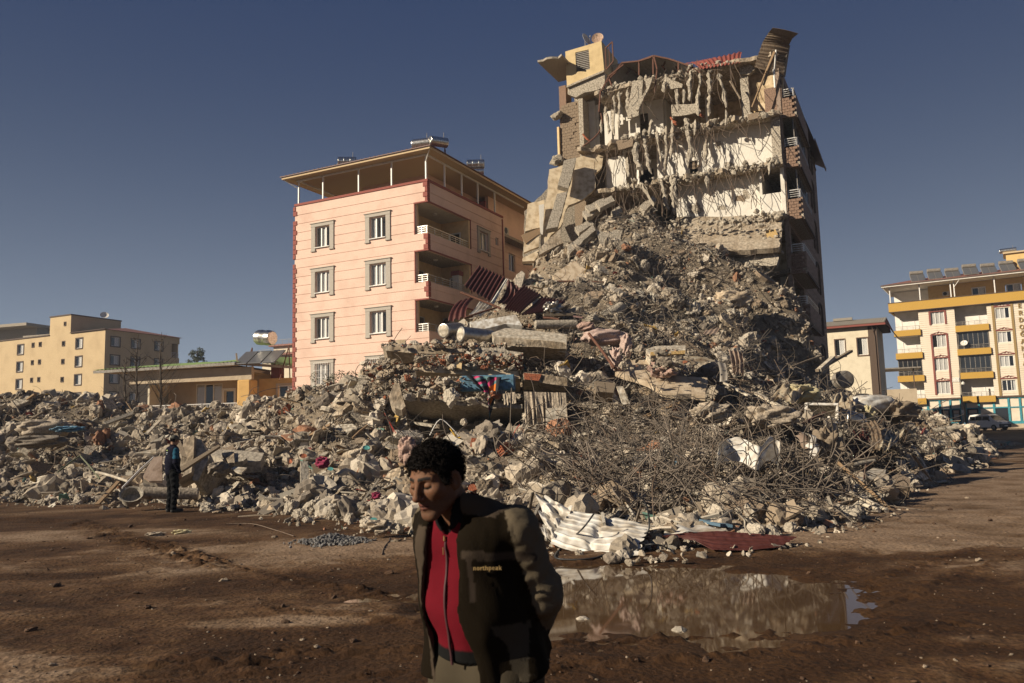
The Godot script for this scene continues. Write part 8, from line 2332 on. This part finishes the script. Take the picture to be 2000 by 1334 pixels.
func nets(f: Callable, lo: Vector3, hi: Vector3, s: float, cf = null) -> G:
	var nx := int(ceil((hi.x - lo.x) / s / 4.0)) * 4; var ny := int(ceil((hi.y - lo.y) / s / 4.0)) * 4; var nq := int(ceil((hi.z - lo.z) / s / 4.0)) * 4
	var sx := nx + 1; var sxy := sx * (ny + 1)
	var val := PackedFloat32Array(); val.resize(sxy * (nq + 1)); val.fill(1e9)
	var vid := {}
	var g := G.new()
	var near := s * 4.0 * 0.95
	var blocks := []
	for bz in nq / 4:
		for by in ny / 4:
			for bx in nx / 4:
				var c := lo + Vector3(bx * 4 + 2, by * 4 + 2, bz * 4 + 2) * s
				if absf(f.call(c)) < near: blocks.append(Vector3i(bx * 4, by * 4, bz * 4))
	for b in blocks:
		for z in 5:
			for y in 5:
				for x in 5:
					var k: int = (b.z + z) * sxy + (b.y + y) * sx + b.x + x
					if val[k] > 1e8: val[k] = f.call(lo + Vector3(b.x + x, b.y + y, b.z + z) * s)
	for b in blocks:
		for z in 4:
			for y in 4:
				for x in 4:
					var k: int = (b.z + z) * sxy + (b.y + y) * sx + b.x + x
					var v := [val[k], val[k + 1], val[k + sx], val[k + sx + 1], val[k + sxy], val[k + sxy + 1], val[k + sxy + sx], val[k + sxy + sx + 1]]
					var neg := 0
					for q in v: neg += 1 if q < 0 else 0
					if neg == 0 or neg == 8: continue
					var acc := Vector3.ZERO; var n := 0
					for e in [[0, 1], [2, 3], [4, 5], [6, 7], [0, 2], [1, 3], [4, 6], [5, 7], [0, 4], [1, 5], [2, 6], [3, 7]]:
						if (v[e[0]] < 0) != (v[e[1]] < 0):
							var t: float = v[e[0]] / (v[e[0]] - v[e[1]])
							var p0 := Vector3(e[0] & 1, (e[0] >> 1) & 1, e[0] >> 2); var p1 := Vector3(e[1] & 1, (e[1] >> 1) & 1, e[1] >> 2)
							acc += p0.lerp(p1, t); n += 1
					var gr := Vector3(v[1] + v[3] + v[5] + v[7] - v[0] - v[2] - v[4] - v[6], v[2] + v[3] + v[6] + v[7] - v[0] - v[1] - v[4] - v[5], v[4] + v[5] + v[6] + v[7] - v[0] - v[1] - v[2] - v[3]).normalized()
					vid[k] = g.v.size()
					var pos := lo + (Vector3(b.x + x, b.y + y, b.z + z) + acc / n) * s
					g.v.append(pos); g.n.append(gr)
					if cf != null: g.c.append(cf.call(pos))
	for k in vid:
		for ax in 3:
			var o: int = [1, sx, sxy][ax]; var u: int = [sx, sxy, 1][ax]; var w: int = [sxy, 1, sx][ax]
			var a := val[k]; var c := val[k + o]
			if (a < 0) == (c < 0): continue
			if not (vid.has(k - u) and vid.has(k - w) and vid.has(k - u - w)): continue
			var q := [vid[k], vid[k - u], vid[k - u - w], vid[k - w]]
			if a < 0: g.i.append_array([q[0], q[2], q[1], q[0], q[3], q[2]])
			else: g.i.append_array([q[0], q[1], q[2], q[0], q[2], q[3]])
	return g

func hand_caps(w: Vector3, dir: Vector3, palm_n: Vector3, side: float, curl := 0.5) -> Array:
	# palm and five fingers of different length, curling toward palm_n; thumb at the side
	var across := dir.cross(palm_n).normalized() * side
	var l := [[w, w + dir * 0.075, 0.024, 0.026]]
	for k in 4:
		var b := w + dir * 0.085 + across * (0.03 - k * 0.02)
		var ln: float = [0.034, 0.039, 0.036, 0.028][k]
		var d1 := (dir + palm_n * curl * 0.5).normalized(); var d2 := (dir + palm_n * curl * 1.6).normalized()
		l.append([b - dir * 0.02, b + d1 * ln, 0.0095, 0.0088]); l.append([b + d1 * ln, b + d1 * ln + d2 * ln * 0.95, 0.0088, 0.0075])
	var tb := w + dir * 0.03 + across * 0.03
	l.append([tb, tb + (dir * 0.6 + across * 0.8).normalized() * 0.035, 0.012, 0.0105]); l.append([tb + (dir * 0.6 + across * 0.8).normalized() * 0.035, tb + (dir * 0.6 + across * 0.8).normalized() * 0.035 + (dir + palm_n * 0.4).normalized() * 0.03, 0.0105, 0.009])
	return l

func make_people() -> void:
	make_walking_man()
	make_standing_man()

func make_walking_man() -> void:
	# local axes: +z the way he faces, +x his left; he stoops forward, head bent, arms behind his back
	var t := thing("person", "man in open dark brown jacket over a crimson zip sweater, walking with arms behind him", "person", Vector3(-0.105, 0, -2.5), -0.68)
	var HX := Transform3D(Basis(Vector3.UP, 0.04) * Basis(Vector3.RIGHT, 0.30) * Basis(Vector3.BACK, 0.05) * Basis.from_scale(Vector3.ONE * 0.83), Vector3(0, 1.469, 0.200))
	var HI := HX.affine_inverse()
	var skull := func(q: Vector3) -> float:
		var d := ell(q, Vector3(0, 0.032, -0.014), Vector3(0.0765, 0.092, 0.097))
		d = smin(d, ell(q, Vector3(0, -0.035, 0.028), Vector3(0.060, 0.070, 0.062)), 0.04)
		return d
	var head := func(p: Vector3) -> float:
		var q := HI * p
		var d: float = skull.call(q)
		var m := Vector3(absf(q.x), q.y, q.z)
		d = smin(d, cap(m, Vector3(0.052, -0.055, 0.0), Vector3(0.018, -0.098, 0.066), 0.020, 0.017), 0.03)      # jaw
		d = smin(d, ell(q, Vector3(0, -0.102, 0.074), Vector3(0.022, 0.018, 0.016)), 0.022)                        # chin
		d = smin(d, ell(m, Vector3(0.046, -0.014, 0.058), Vector3(0.022, 0.018, 0.020)), 0.03)                     # cheekbone
		d = smin(d, cap(m, Vector3(0.010, 0.030, 0.084), Vector3(0.044, 0.029, 0.066), 0.0095, 0.009), 0.016)     # brow
		d = -smin(-d, ell(m, Vector3(0.032, 0.008, 0.098), Vector3(0.019, 0.013, 0.020)), 0.014)                   # socket
		d = smin(d, ell(m, Vector3(0.032, 0.007, 0.0725), Vector3(0.0150, 0.0125, 0.0135)), 0.004)                 # lidded eye
		d = smin(d, cap(q, Vector3(0, 0.024, 0.086), Vector3(0, -0.024, 0.115), 0.0085, 0.0115), 0.012)           # nose
		d = smin(d, ell(q, Vector3(0, -0.027, 0.113), Vector3(0.0125, 0.0105, 0.0125)), 0.008)
		d = smin(d, ell(m, Vector3(0.0135, -0.033, 0.100), Vector3(0.0085, 0.0075, 0.011)), 0.006)
		d = smin(d, ell(q, Vector3(0, -0.060, 0.078), Vector3(0.026, 0.020, 0.017)), 0.015)                        # muzzle
		d = smin(d, cap(m, Vector3(0, -0.0555, 0.0935), Vector3(0.019, -0.060, 0.084), 0.0052, 0.003), 0.005)     # lips
		d = smin(d, cap(m, Vector3(0, -0.0685, 0.0925), Vector3(0.016, -0.066, 0.085), 0.0062, 0.0035), 0.005)
		d = -smin(-d, cap(m, Vector3(0, -0.0620, 0.0985), Vector3(0.023, -0.0625, 0.0865), 0.0022, 0.0018), 0.003)
		# ear: rim, bowl and lobe
		var e := m - Vector3(0.0815, -0.004, -0.010)
		var er := Vector3(e.x - e.z * -0.35, e.y, e.z)
		var ear := ell(er, Vector3.ZERO, Vector3(0.0095, 0.034, 0.021))
		ear = smin(ear, ell(er, Vector3(-0.001, -0.026, 0.006), Vector3(0.007, 0.010, 0.009)), 0.006)
		ear = -smin(-ear, ell(er, Vector3(0.008, 0.002, 0.003), Vector3(0.007, 0.017, 0.009)), 0.005)
		d = smin(d, ear, 0.006)
		return d
	var neck_a := Vector3(0, 1.34, 0.085); var neck_b := HX * Vector3(0, -0.03, -0.03)
	var skin_col := func(p: Vector3) -> Color:
		var q := HI * p
		var c := Color(0.205, 0.098, 0.054)
		var x := absf(q.x)
		c = c.lerp(Color(0.22, 0.085, 0.052), 0.5 * smoothstep(0.02, 0.0, absf(q.y + 0.03)) * smoothstep(0.075, 0.11, q.z))
		# stubble on jaw, lip and throat
		var st := smoothstep(-0.030, -0.055, q.y) * smoothstep(-0.03, 0.03, q.z)
		if q.y > -0.052 and x < 0.02: st *= 0.8
		c = c.lerp(Color(0.095, 0.058, 0.040), 0.5 * st * (0.75 + 0.5 * nz2.get_noise_3d(p.x * 4000.0, p.y * 4000.0, p.z * 4000.0)))
		# lips, brows, lashes
		if q.z > 0.082 and q.y < -0.051 and q.y > -0.075 and x < 0.024: c = Color(0.165, 0.062, 0.045)
		if q.z > 0.085 and absf(q.y + 0.062) < 0.0022 and x < 0.024: c = Color(0.06, 0.02, 0.016)
		if q.z > 0.05 and absf(q.y - (0.0335 - 0.10 * (x - 0.028) * (x - 0.028) * 40.0)) < 0.0058 and x > 0.009 and x < 0.050: c = Color(0.018, 0.012, 0.009)
		if q.z > 0.06 and absf(q.y - (0.0005 - (x - 0.032) * (x - 0.032) * -9.0)) < 0.0034 and absf(x - 0.032) < 0.016: c = Color(0.02, 0.013, 0.01)
		return c * (1.0 + 0.10 * nz.get_noise_3d(p.x * 900.0, p.y * 900.0, p.z * 900.0))
	var torso := [[Vector3(0, 0.90, 0.0), Vector3(0, 1.10, 0.03), 0.120, 0.122], [Vector3(-0.06, 1.12, 0.045), Vector3(-0.065, 1.27, 0.075), 0.088, 0.078], [Vector3(0.06, 1.12, 0.045), Vector3(0.065, 1.27, 0.075), 0.088, 0.078], [Vector3(-0.11, 1.315, 0.07), Vector3(0.11, 1.315, 0.07), 0.048, 0.048]]
	var legs := [[Vector3(-0.085, 0.88, 0.0), Vector3(-0.10, 0.48, 0.12), 0.092, 0.062], [Vector3(-0.10, 0.48, 0.12), Vector3(-0.10, 0.08, 0.02), 0.06, 0.045], [Vector3(0.085, 0.88, 0.0), Vector3(0.09, 0.48, -0.03), 0.092, 0.062], [Vector3(0.09, 0.48, -0.03), Vector3(0.09, 0.10, -0.24), 0.06, 0.045]]
	var sh_l := Vector3(0.155, 1.318, 0.040); var el_l := Vector3(0.180, 1.125, -0.050); var wr_l := Vector3(0.045, 0.985, -0.190)
	var sh_r := Vector3(-0.150, 1.318, 0.045); var el_r := Vector3(-0.19, 1.115, -0.075); var wr_r := Vector3(-0.035, 0.975, -0.215)
	var arms := [[sh_l, el_l, 0.046, 0.040], [el_l, wr_l, 0.038, 0.027], [sh_r, el_r, 0.046, 0.040], [el_r, wr_r, 0.038, 0.027]]
	var hands := hand_caps(wr_l, Vector3(-0.85, -0.5, -0.05).normalized(), Vector3(0, -0.1, 1).normalized(), 1.0, 0.9) + hand_caps(wr_r, Vector3(0.85, -0.5, 0.0).normalized(), Vector3(0, 0.1, 1).normalized(), -1.0, 0.9)
	# body: whole figure at 12 mm, head and hands finer, one mesh
	var body := nets(func(p: Vector3):
		var d := smin(caps(p, torso, 0.05), caps(p, legs + arms, 0.03), 0.04)
		return smin(d, cap(p, neck_a, neck_b, 0.052, 0.048), 0.03) + 0.02, Vector3(-0.34, 0.02, -0.34), Vector3(0.34, 1.42, 0.32), 0.014, skin_col)
	var hd := nets(func(p: Vector3): return smin(head.call(p) * 0.83, cap(p, neck_a, neck_b, 0.050, 0.045), 0.02), Vector3(-0.11, 1.29, 0.02), Vector3(0.11, 1.62, 0.37), 0.0032, skin_col)
	var hn_ := nets(func(p: Vector3): return caps(p, hands, 0.008), Vector3(-0.16, 0.86, -0.29), Vector3(0.16, 1.05, -0.12), 0.0045, skin_col)
	for m in [hd, hn_]:
		var k0 := body.v.size()
		body.v.append_array(m.v); body.n.append_array(m.n); body.c.append_array(m.c)
		for q in m.i: body.i.append(q + k0)
	obj("body", body, "skin", t)
	# hair: cropped, dark, curly
	var hair := nets(func(p: Vector3):
		var q := HI * p
		var d: float = skull.call(q) - 0.011
		d -= 0.0055 * nz2.get_noise_3d(q.x * 5200.0, q.y * 5200.0, q.z * 5200.0) + 0.005 * nz.get_noise_3d(q.x * 1500.0, q.y * 1500.0, q.z * 1500.0)
		var x := absf(q.x)
		var line := 0.070 - 0.35 * maxf(0.0, x - 0.045) - 0.1 * x                            # forehead
		var side := lerpf(line, -0.010, smoothstep(0.062, 0.034, q.z))              # temple down to the sideburn
		side = lerpf(side, 0.030, smoothstep(0.020, 0.010, q.z))                               # round the ear
		side = lerpf(side, -0.040, smoothstep(-0.028, -0.05, q.z))                             # nape
		side += 0.006 * nz2.get_noise_2d(q.x * 2600.0, q.z * 2600.0)
		return maxf(d, (side - q.y) * 0.9) * 0.83, Vector3(-0.12, 1.36, 0.0), Vector3(0.12, 1.66, 0.36), 0.0036)
	# short curls standing out of the mass
	var hr_ := RandomNumberGenerator.new(); hr_.seed = 8
	var base_n := hair.v.size()
	for k in 2600:
		var q := hr_.randi() % base_n
		var p0 := hair.v[q]; var n0 := hair.n[q]
		if n0.y < -0.3: continue
		var side := n0.cross(Vector3(hr_.randfn(), hr_.randfn(), hr_.randfn())).normalized()
		var l := hr_.randf_range(0.005, 0.012)
		hair.tube([p0 - n0 * 0.003, p0 + n0 * l * 0.6, p0 + n0 * l * 0.8 + side * l * 0.6, p0 + n0 * l * 0.45 + side * l], [0.0011, 0.001, 0.0009, 0.0006], 3, false)
	obj("hair", hair, "hair", t)
	# crimson sweater with a dark hem and an open zipped collar
	var sweat := nets(func(p: Vector3):
		var d := caps(p, torso, 0.06) - 0.012
		d += 0.004 * sin(p.y * 34.0 + p.x * 12.0) * smoothstep(1.25, 1.0, p.y) + 0.005 * nz.get_noise_3d(p.x * 300.0, p.y * 300.0, p.z * 300.0)
		d = smin(d, cap(p, Vector3(0, 1.335, 0.075), Vector3(0, 1.385, 0.11), 0.082, 0.074), 0.03)
		d = maxf(d, 0.935 - p.y + p.z * 0.05)
		d = maxf(d, -(cap(p, Vector3(0, 1.33, 0.09), Vector3(0, 1.46, 0.14), 0.062, 0.080)))
		var v := Vector2(p.x, p.y - 1.30)          # the zip is open to here
		d = maxf(d, -maxf(maxf(absf(v.x) - maxf(v.y, 0.0) * 0.55, -v.y), 0.06 - p.z))
		return d, Vector3(-0.26, 0.88, -0.2), Vector3(0.26, 1.48, 0.30), 0.0085, func(p: Vector3):
			if p.y < 0.975 + p.z * 0.05: return Color(0.014, 0.013, 0.014)
			return Color(0.150, 0.008, 0.017))
	var sw := obj("sweater", sweat, "wool_tinted", t)
	var g := G.new()
	var zp := []
	for k in 14:
		var y := 0.94 + k * 0.028
		var p := Vector3(0, y, 0.0)
		# walk outwards until the sweater's surface
		var z := 0.30
		while z > 0.0 and smin(caps(Vector3(0, y, z), torso, 0.06) - 0.012, 1.0, 0.01) > 0.004: z -= 0.003
		zp.append(Vector3(0, y, z))
	g.tube(zp, 0.0045, 6)
	obj("zip", g, "zip_dark", sw)
	g = G.new(); g.cbox(zp[-1] + Vector3(0, -0.005, 0.007), Vector3(0.007, 0.016, 0.005), 0.0015); g.cbox(zp[-2] + Vector3(0, -0.012, 0.009), Vector3(0.004, 0.022, 0.003), 0.001)
	obj("zip_pull", g, "brass", sw)
	var shirt := nets(func(p: Vector3):
		var d := absf(cap(p, Vector3(0, 1.31, 0.085), Vector3(0, 1.40, 0.122), 0.066, 0.066)) - 0.006
		d = maxf(d, p.y - 0.32 * p.z - 1.372)
		var v := Vector2(p.x, p.y - 1.30)
		return maxf(d, -maxf(absf(v.x) - maxf(v.y, 0.0) * 0.40 - 0.004, 0.08 - p.z)), Vector3(-0.1, 1.24, -0.02), Vector3(0.1, 1.47, 0.24), 0.006)
	obj("shirt_collar", shirt, "cloth_black", t)
	# jacket: shell round torso and sleeves, open at the front, flaring to the hem, thick folded collar
	var sleeves := [[sh_l, el_l, 0.072, 0.062], [el_l, wr_l, 0.062, 0.046], [sh_r, el_r, 0.074, 0.066], [el_r, wr_r, 0.066, 0.046]]
	var coat := [[Vector3(-0.05, 0.88, -0.03), Vector3(-0.02, 1.10, 0.02), 0.165, 0.135], [Vector3(0.05, 0.88, -0.03), Vector3(0.02, 1.10, 0.02), 0.165, 0.135], [Vector3(-0.055, 1.10, 0.055), Vector3(-0.06, 1.27, 0.083), 0.112, 0.105], [Vector3(0.055, 1.10, 0.055), Vector3(0.06, 1.27, 0.083), 0.112, 0.105], [Vector3(-0.10, 1.32, 0.065), Vector3(0.10, 1.32, 0.065), 0.068, 0.068]]
	var jacket := nets(func(p: Vector3):
		var b := caps(p, coat, 0.06)
		b += 0.012 * nz.get_noise_3d(p.x * 160.0, p.y * 90.0, p.z * 160.0) - 0.007 * absf(nz2.get_noise_3d(p.x * 420.0, p.y * 260.0 + p.x * 200.0, p.z * 420.0)) + 0.010 * sin(atan2(p.x, p.z) * 7.0) * smoothstep(1.15, 0.9, p.y)
		var d := maxf(b, -(b + 0.017))
		d = maxf(d, 0.905 - p.y - p.z * 0.34)
		# opening: narrow at the neck, wider below
		var ow := 0.060 + 0.022 * smoothstep(1.30, 1.12, p.y) + 0.012 * smoothstep(1.1, 0.9, p.y)
		var cx := -0.012 + 0.012 * sin(p.y * 16.0)
		d = maxf(d, -maxf(absf(p.x - cx) - ow, 0.02 - p.z))
		d = maxf(d, -cap(p, Vector3(0, 1.33, 0.09), Vector3(0, 1.50, 0.15), 0.072, 0.085))
		# lower the front skirts outward like hanging panels
		var s := caps(p, sleeves, 0.03) + 0.007 * nz.get_noise_3d(p.x * 240.0, p.y * 240.0, p.z * 240.0) + 0.0025 * sin(p.y * 95.0 + p.z * 60.0 + p.x * 40.0 + 6.0 * nz.get_noise_3d(p.x * 200.0, p.y * 120.0, p.z * 200.0))
		s -= 0.010 * absf(nz2.get_noise_3d(p.x * 350.0, p.y * 500.0, p.z * 350.0))
		s = maxf(s, -caps(p, torso, 0.05) - 0.02)
		d = smin(d, s, 0.012)
		# collar: a thick roll round the neck, ending in two lapels
		var q := p - Vector3(0, 1.375, 0.075)
		q.y -= q.z * 0.30
		var rr := Vector2(q.x, q.z).length()
		var col := Vector2(rr - 0.098, q.y * 0.55).length() - 0.021 - 0.004 * nz.get_noise_3d(p.x * 300.0, p.y * 300.0, p.z * 300.0)
		col = maxf(col, -maxf(absf(q.x) - 0.062, 0.02 - q.z))
		d = smin(d, col, 0.018)
		return d, Vector3(-0.33, 0.80, -0.32), Vector3(0.33, 1.50, 0.28), 0.0075, func(p: Vector3):
			var dark := Color(0.0150, 0.0092, 0.0058); var tan_ := Color(0.150, 0.118, 0.080); var olive := Color(0.075, 0.058, 0.040)
			var sl := caps(p, sleeves, 0.03); var ct := caps(p, coat, 0.06)
			var c := dark
			if sl < ct + 0.004 and p.y > 1.0:      # sleeves: tan, with a dark panel running down their inner front
				var rr := 0.777 * absf(p.x) - 0.63 * p.z
				if rr > 0.060 + 0.30 * (1.405 - p.y): c = tan_
			if p.y > 1.352 + 0.25 * p.z - 0.02 and Vector2(p.x, p.z - 0.07).length() < 0.155: c = olive
			if p.y > 1.345 and p.z < 0.03 and absf(p.x) < 0.13: c = dark
			if absf(p.x + 0.012) < 0.105 and p.z > 0.06 and p.x < 0: c = olive if absf(p.x + 0.012) < 0.097 and p.y < 1.33 else dark
			# pale chest stripes on his left
			var u := p.x - 0.085
			if p.z > 0.03 and p.x > 0.085 and absf(p.y - 1.262 + u * 0.10) < 0.012: c = Color(0.06, 0.047, 0.035)
			if p.z > 0.03 and absf(p.x - 0.104) < 0.0060 and p.y < 1.26 and p.y > 1.13: c = Color(0.045, 0.035, 0.025)
			if p.x > 0.12 and absf(p.x - 0.165 - (1.05 - p.y) * 0.12) < 0.018 and p.y < 1.06 and p.y > 0.90 and p.z > 0.0: c = Color(0.07, 0.055, 0.042)
			return c)
	var jk := obj("jacket", jacket, "wool_tinted", t)
	# chest lettering on the jacket
	var tm := TextMesh.new()
	tm.text = "northpeak"; tm.font_size = 40; tm.pixel_size = 0.00040; tm.depth = 0.002
	var f := SystemFont.new(); f.font_names = PackedStringArray(["Droid Sans"]); f.font_weight = 700; f.font_italic = true
	tm.font = f
	var lt := obj("chest_lettering", tm, "gold_trim", jk)
	var lp := Vector3(0.148, 1.226, 0.28)
	while lp.z > 0.0 and caps(lp, coat, 0.06) > 0.010: lp.z -= 0.002
	lt.transform = Transform3D(Basis(Vector3.UP, 0.62), lp + Vector3(0.004, 0, 0.006))
	# trousers and shoes
	var tr := nets(func(p: Vector3):
		var d := caps(p, legs, 0.03) - 0.016
		d = smin(d, cap(p, Vector3(-0.05, 0.91, -0.005), Vector3(0.05, 0.91, -0.005), 0.115, 0.115), 0.05)
		d += 0.006 * sin(p.y * 60.0 + p.x * 30.0) * nz.get_noise_3d(p.x * 200.0, p.y * 200.0, p.z * 200.0)
		d = maxf(d, p.y - 0.99)
		return maxf(d, 0.06 - p.y), Vector3(-0.26, 0.03, -0.4), Vector3(0.26, 1.02, 0.3), 0.012)
	obj("trousers", tr, "trouser_olive", t)
	for q in [[Vector3(-0.10, 0.05, 0.0), Vector3(-0.11, 0.04, 0.17)], [Vector3(0.09, 0.10, -0.25), Vector3(0.095, 0.03, -0.10)]]:
		var shoe := nets(func(p: Vector3): return maxf(smin(cap(p, q[0], q[1], 0.052, 0.042), cap(p, q[0] + Vector3(0, 0.04, 0), q[0], 0.05, 0.05), 0.03), 0.002 - p.y), q[0].min(q[1]) - Vector3(0.08, 0.1, 0.08), q[0].max(q[1]) + Vector3(0.08, 0.12, 0.08), 0.010)
		obj("shoe", shoe, "rubber", t)

func make_standing_man() -> void:
	# seen from behind at the edge of the rubble, looking into it; +z the way he faces
	var p0 := gp(335, 1000)
	p0.y = ground_at(p0.x, p0.z)[0]
	var t := thing("person", "man in dark work clothes with blue shoulders and a grey cap, standing before the rubble", "person", p0, 2.35)
	var legs := [[Vector3(-0.10, 0.88, 0), Vector3(-0.12, 0.47, 0.02), 0.088, 0.06], [Vector3(-0.12, 0.47, 0.02), Vector3(-0.14, 0.06, -0.02), 0.058, 0.042], [Vector3(0.10, 0.88, 0), Vector3(0.11, 0.47, 0.02), 0.088, 0.06], [Vector3(0.11, 0.47, 0.02), Vector3(0.12, 0.06, -0.02), 0.058, 0.042]]
	var torso := [[Vector3(0, 0.93, 0), Vector3(0, 1.15, 0), 0.13, 0.135], [Vector3(-0.08, 1.15, 0), Vector3(-0.09, 1.36, -0.01), 0.095, 0.085], [Vector3(0.08, 1.15, 0), Vector3(0.09, 1.36, -0.01), 0.095, 0.085], [Vector3(-0.13, 1.41, -0.01), Vector3(0.13, 1.41, -0.01), 0.055, 0.055]]
	var arms := [[Vector3(-0.19, 1.39, -0.01), Vector3(-0.23, 1.12, -0.02), 0.045, 0.04], [Vector3(-0.23, 1.12, -0.02), Vector3(-0.19, 0.88, 0.09), 0.038, 0.027], [Vector3(0.19, 1.39, -0.01), Vector3(0.235, 1.12, -0.03), 0.045, 0.04], [Vector3(0.235, 1.12, -0.03), Vector3(0.20, 0.88, 0.08), 0.038, 0.027]]
	var HX := Transform3D(Basis(Vector3.RIGHT, 0.22), Vector3(0, 1.615, 0.04))
	var HI := HX.affine_inverse()
	var head := func(p: Vector3):
		var q: Vector3 = HI * p
		var d := ell(q, Vector3(0, 0.032, -0.014), Vector3(0.0765, 0.092, 0.097))
		d = smin(d, ell(q, Vector3(0, -0.045, 0.03), Vector3(0.056, 0.066, 0.058)), 0.04)
		d = smin(d, cap(q, Vector3(0, 0.02, 0.085), Vector3(0, -0.025, 0.112), 0.009, 0.012), 0.012)
		d = smin(d, ell(Vector3(absf(q.x), q.y, q.z), Vector3(0.08, 0, -0.01), Vector3(0.009, 0.03, 0.018)), 0.006)
		d = smin(d, ell(Vector3(absf(q.x), q.y, q.z), Vector3(0.03, 0.03, 0.075), Vector3(0.022, 0.008, 0.012)), 0.01)
		return smin(d, cap(p, Vector3(0, 1.42, 0.0), HX * Vector3(0, -0.03, -0.03), 0.056, 0.052), 0.02)
	var body := nets(func(p: Vector3): return smin(smin(caps(p, torso, 0.05), caps(p, legs + arms, 0.03), 0.04) + 0.015, head.call(p), 0.02), Vector3(-0.32, 0.02, -0.2), Vector3(0.32, 1.76, 0.22), 0.013)
	var hands := hand_caps(Vector3(-0.19, 0.88, 0.09), Vector3(0.15, -0.95, 0.25).normalized(), Vector3(1, 0, 0), 1.0, 0.4) + hand_caps(Vector3(0.20, 0.88, 0.08), Vector3(-0.15, -0.95, 0.25).normalized(), Vector3(-1, 0, 0), -1.0, 0.4)
	var hn_ := nets(func(p: Vector3): return caps(p, hands, 0.008), Vector3(-0.28, 0.68, 0.0), Vector3(0.28, 0.93, 0.22), 0.007)
	var k0 := body.v.size()
	body.v.append_array(hn_.v); body.n.append_array(hn_.n)
	for q in hn_.i: body.i.append(q + k0)
	obj("body", body, "skin_plain", t)
	var capm := nets(func(p: Vector3):
		var q: Vector3 = HI * p
		var d := ell(q, Vector3(0, 0.035, -0.014), Vector3(0.088, 0.098, 0.108))
		d = maxf(d, 0.030 - q.y + 0.25 * q.z * -0.2)
		return smin(d, ell(q, Vector3(0, 0.045, 0.12), Vector3(0.065, 0.010, 0.06)), 0.01), Vector3(-0.12, 1.58, -0.14), Vector3(0.12, 1.78, 0.26), 0.008)
	obj("cap", capm, "cap_grey", t)
	var hair := nets(func(p: Vector3):
		var q: Vector3 = HI * p
		return maxf(maxf(ell(q, Vector3(0, 0.03, -0.014), Vector3(0.082, 0.095, 0.103)), q.y - 0.035), maxf(-0.05 - q.y, q.z - 0.03)), Vector3(-0.12, 1.5, -0.14), Vector3(0.12, 1.7, 0.12), 0.009)
	obj("hair", hair, "hair", t)
	var sleeves := [[Vector3(-0.19, 1.39, -0.01), Vector3(-0.23, 1.12, -0.02), 0.066, 0.058], [Vector3(-0.23, 1.12, -0.02), Vector3(-0.19, 0.90, 0.09), 0.056, 0.042], [Vector3(0.19, 1.39, -0.01), Vector3(0.235, 1.12, -0.03), 0.066, 0.058], [Vector3(0.235, 1.12, -0.03), Vector3(0.20, 0.90, 0.08), 0.056, 0.042]]
	var vest := nets(func(p: Vector3):
		var d := caps(p, torso, 0.05) - 0.028
		d -= 0.004 * absf(sin(p.y * 42.0))
		d = maxf(d, 0.84 - p.y)
		d = smin(d, caps(p, sleeves, 0.03) + 0.005 * sin(p.y * 60.0), 0.02)
		d = smin(d, cap(p, Vector3(0, 1.43, -0.01), Vector3(0, 1.50, 0.0), 0.078, 0.072), 0.03)
		return maxf(d, -cap(p, Vector3(0, 1.46, 0.0), Vector3(0, 1.6, 0.02), 0.058, 0.07)), Vector3(-0.34, 0.8, -0.22), Vector3(0.34, 1.56, 0.22), 0.011, func(p: Vector3):
			var sl := caps(p, sleeves, 0.03); var ct := caps(p, torso, 0.05) - 0.028
			if sl < ct - 0.004 and p.y > 1.21: return Color(0.028, 0.115, 0.185)
			return Color(0.0135, 0.015, 0.024))
	var vs := obj("work_jacket", vest, "wool_tinted", t)
	for q in [[0.0, 1.40, 0.07, 0.028, "print_green"], [0.0, 1.35, 0.09, 0.022, "print_pale"], [0.01, 1.315, 0.06, 0.016, "print_pale"]]:
		var g := G.new(); g.cbox(Vector3(q[0], q[1], -0.131), Vector3(q[2], q[3], 0.006), 0.002)
		obj("back_print", g, q[4], vs)
	var tr := nets(func(p: Vector3): return maxf(maxf(smin(caps(p, legs, 0.03) - 0.018, cap(p, Vector3(-0.05, 0.92, 0), Vector3(0.05, 0.92, 0), 0.12, 0.12), 0.05) + 0.006 * sin(p.y * 50.0 + p.x * 40.0), p.y - 0.98), 0.05 - p.y), Vector3(-0.28, 0.02, -0.2), Vector3(0.28, 1.0, 0.2), 0.013)
	obj("trousers", tr, "cloth_black", t)
	for s in [-0.14, 0.12]:
		var shoe := nets(func(p: Vector3): return maxf(cap(p, Vector3(s, 0.05, -0.03), Vector3(s * 1.15, 0.04, 0.16), 0.052, 0.042), 0.002 - p.y), Vector3(s - 0.1, -0.01, -0.12), Vector3(s + 0.1, 0.13, 0.24), 0.011)
		obj("shoe", shoe, "rubber", t)
func _ready() -> void:
	rng.seed = 7
	nz.seed = 21; nz.frequency = 0.02; nz.fractal_octaves = 3
	nz2.seed = 22; nz2.frequency = 0.02; nz2.fractal_octaves = 2
	make_materials()
	make_view()
	make_heap_points()
	make_heap_grid()
	make_ground()
	make_pink()
	make_yellow()
	make_green_house()
	make_small_house()
	make_corner_apartments()
	make_far_things()
	make_tower()
	make_mound()
	make_stones()
	make_slabs()
	make_wires()
	make_plates()
	make_sheets()
	make_household()
	make_people()
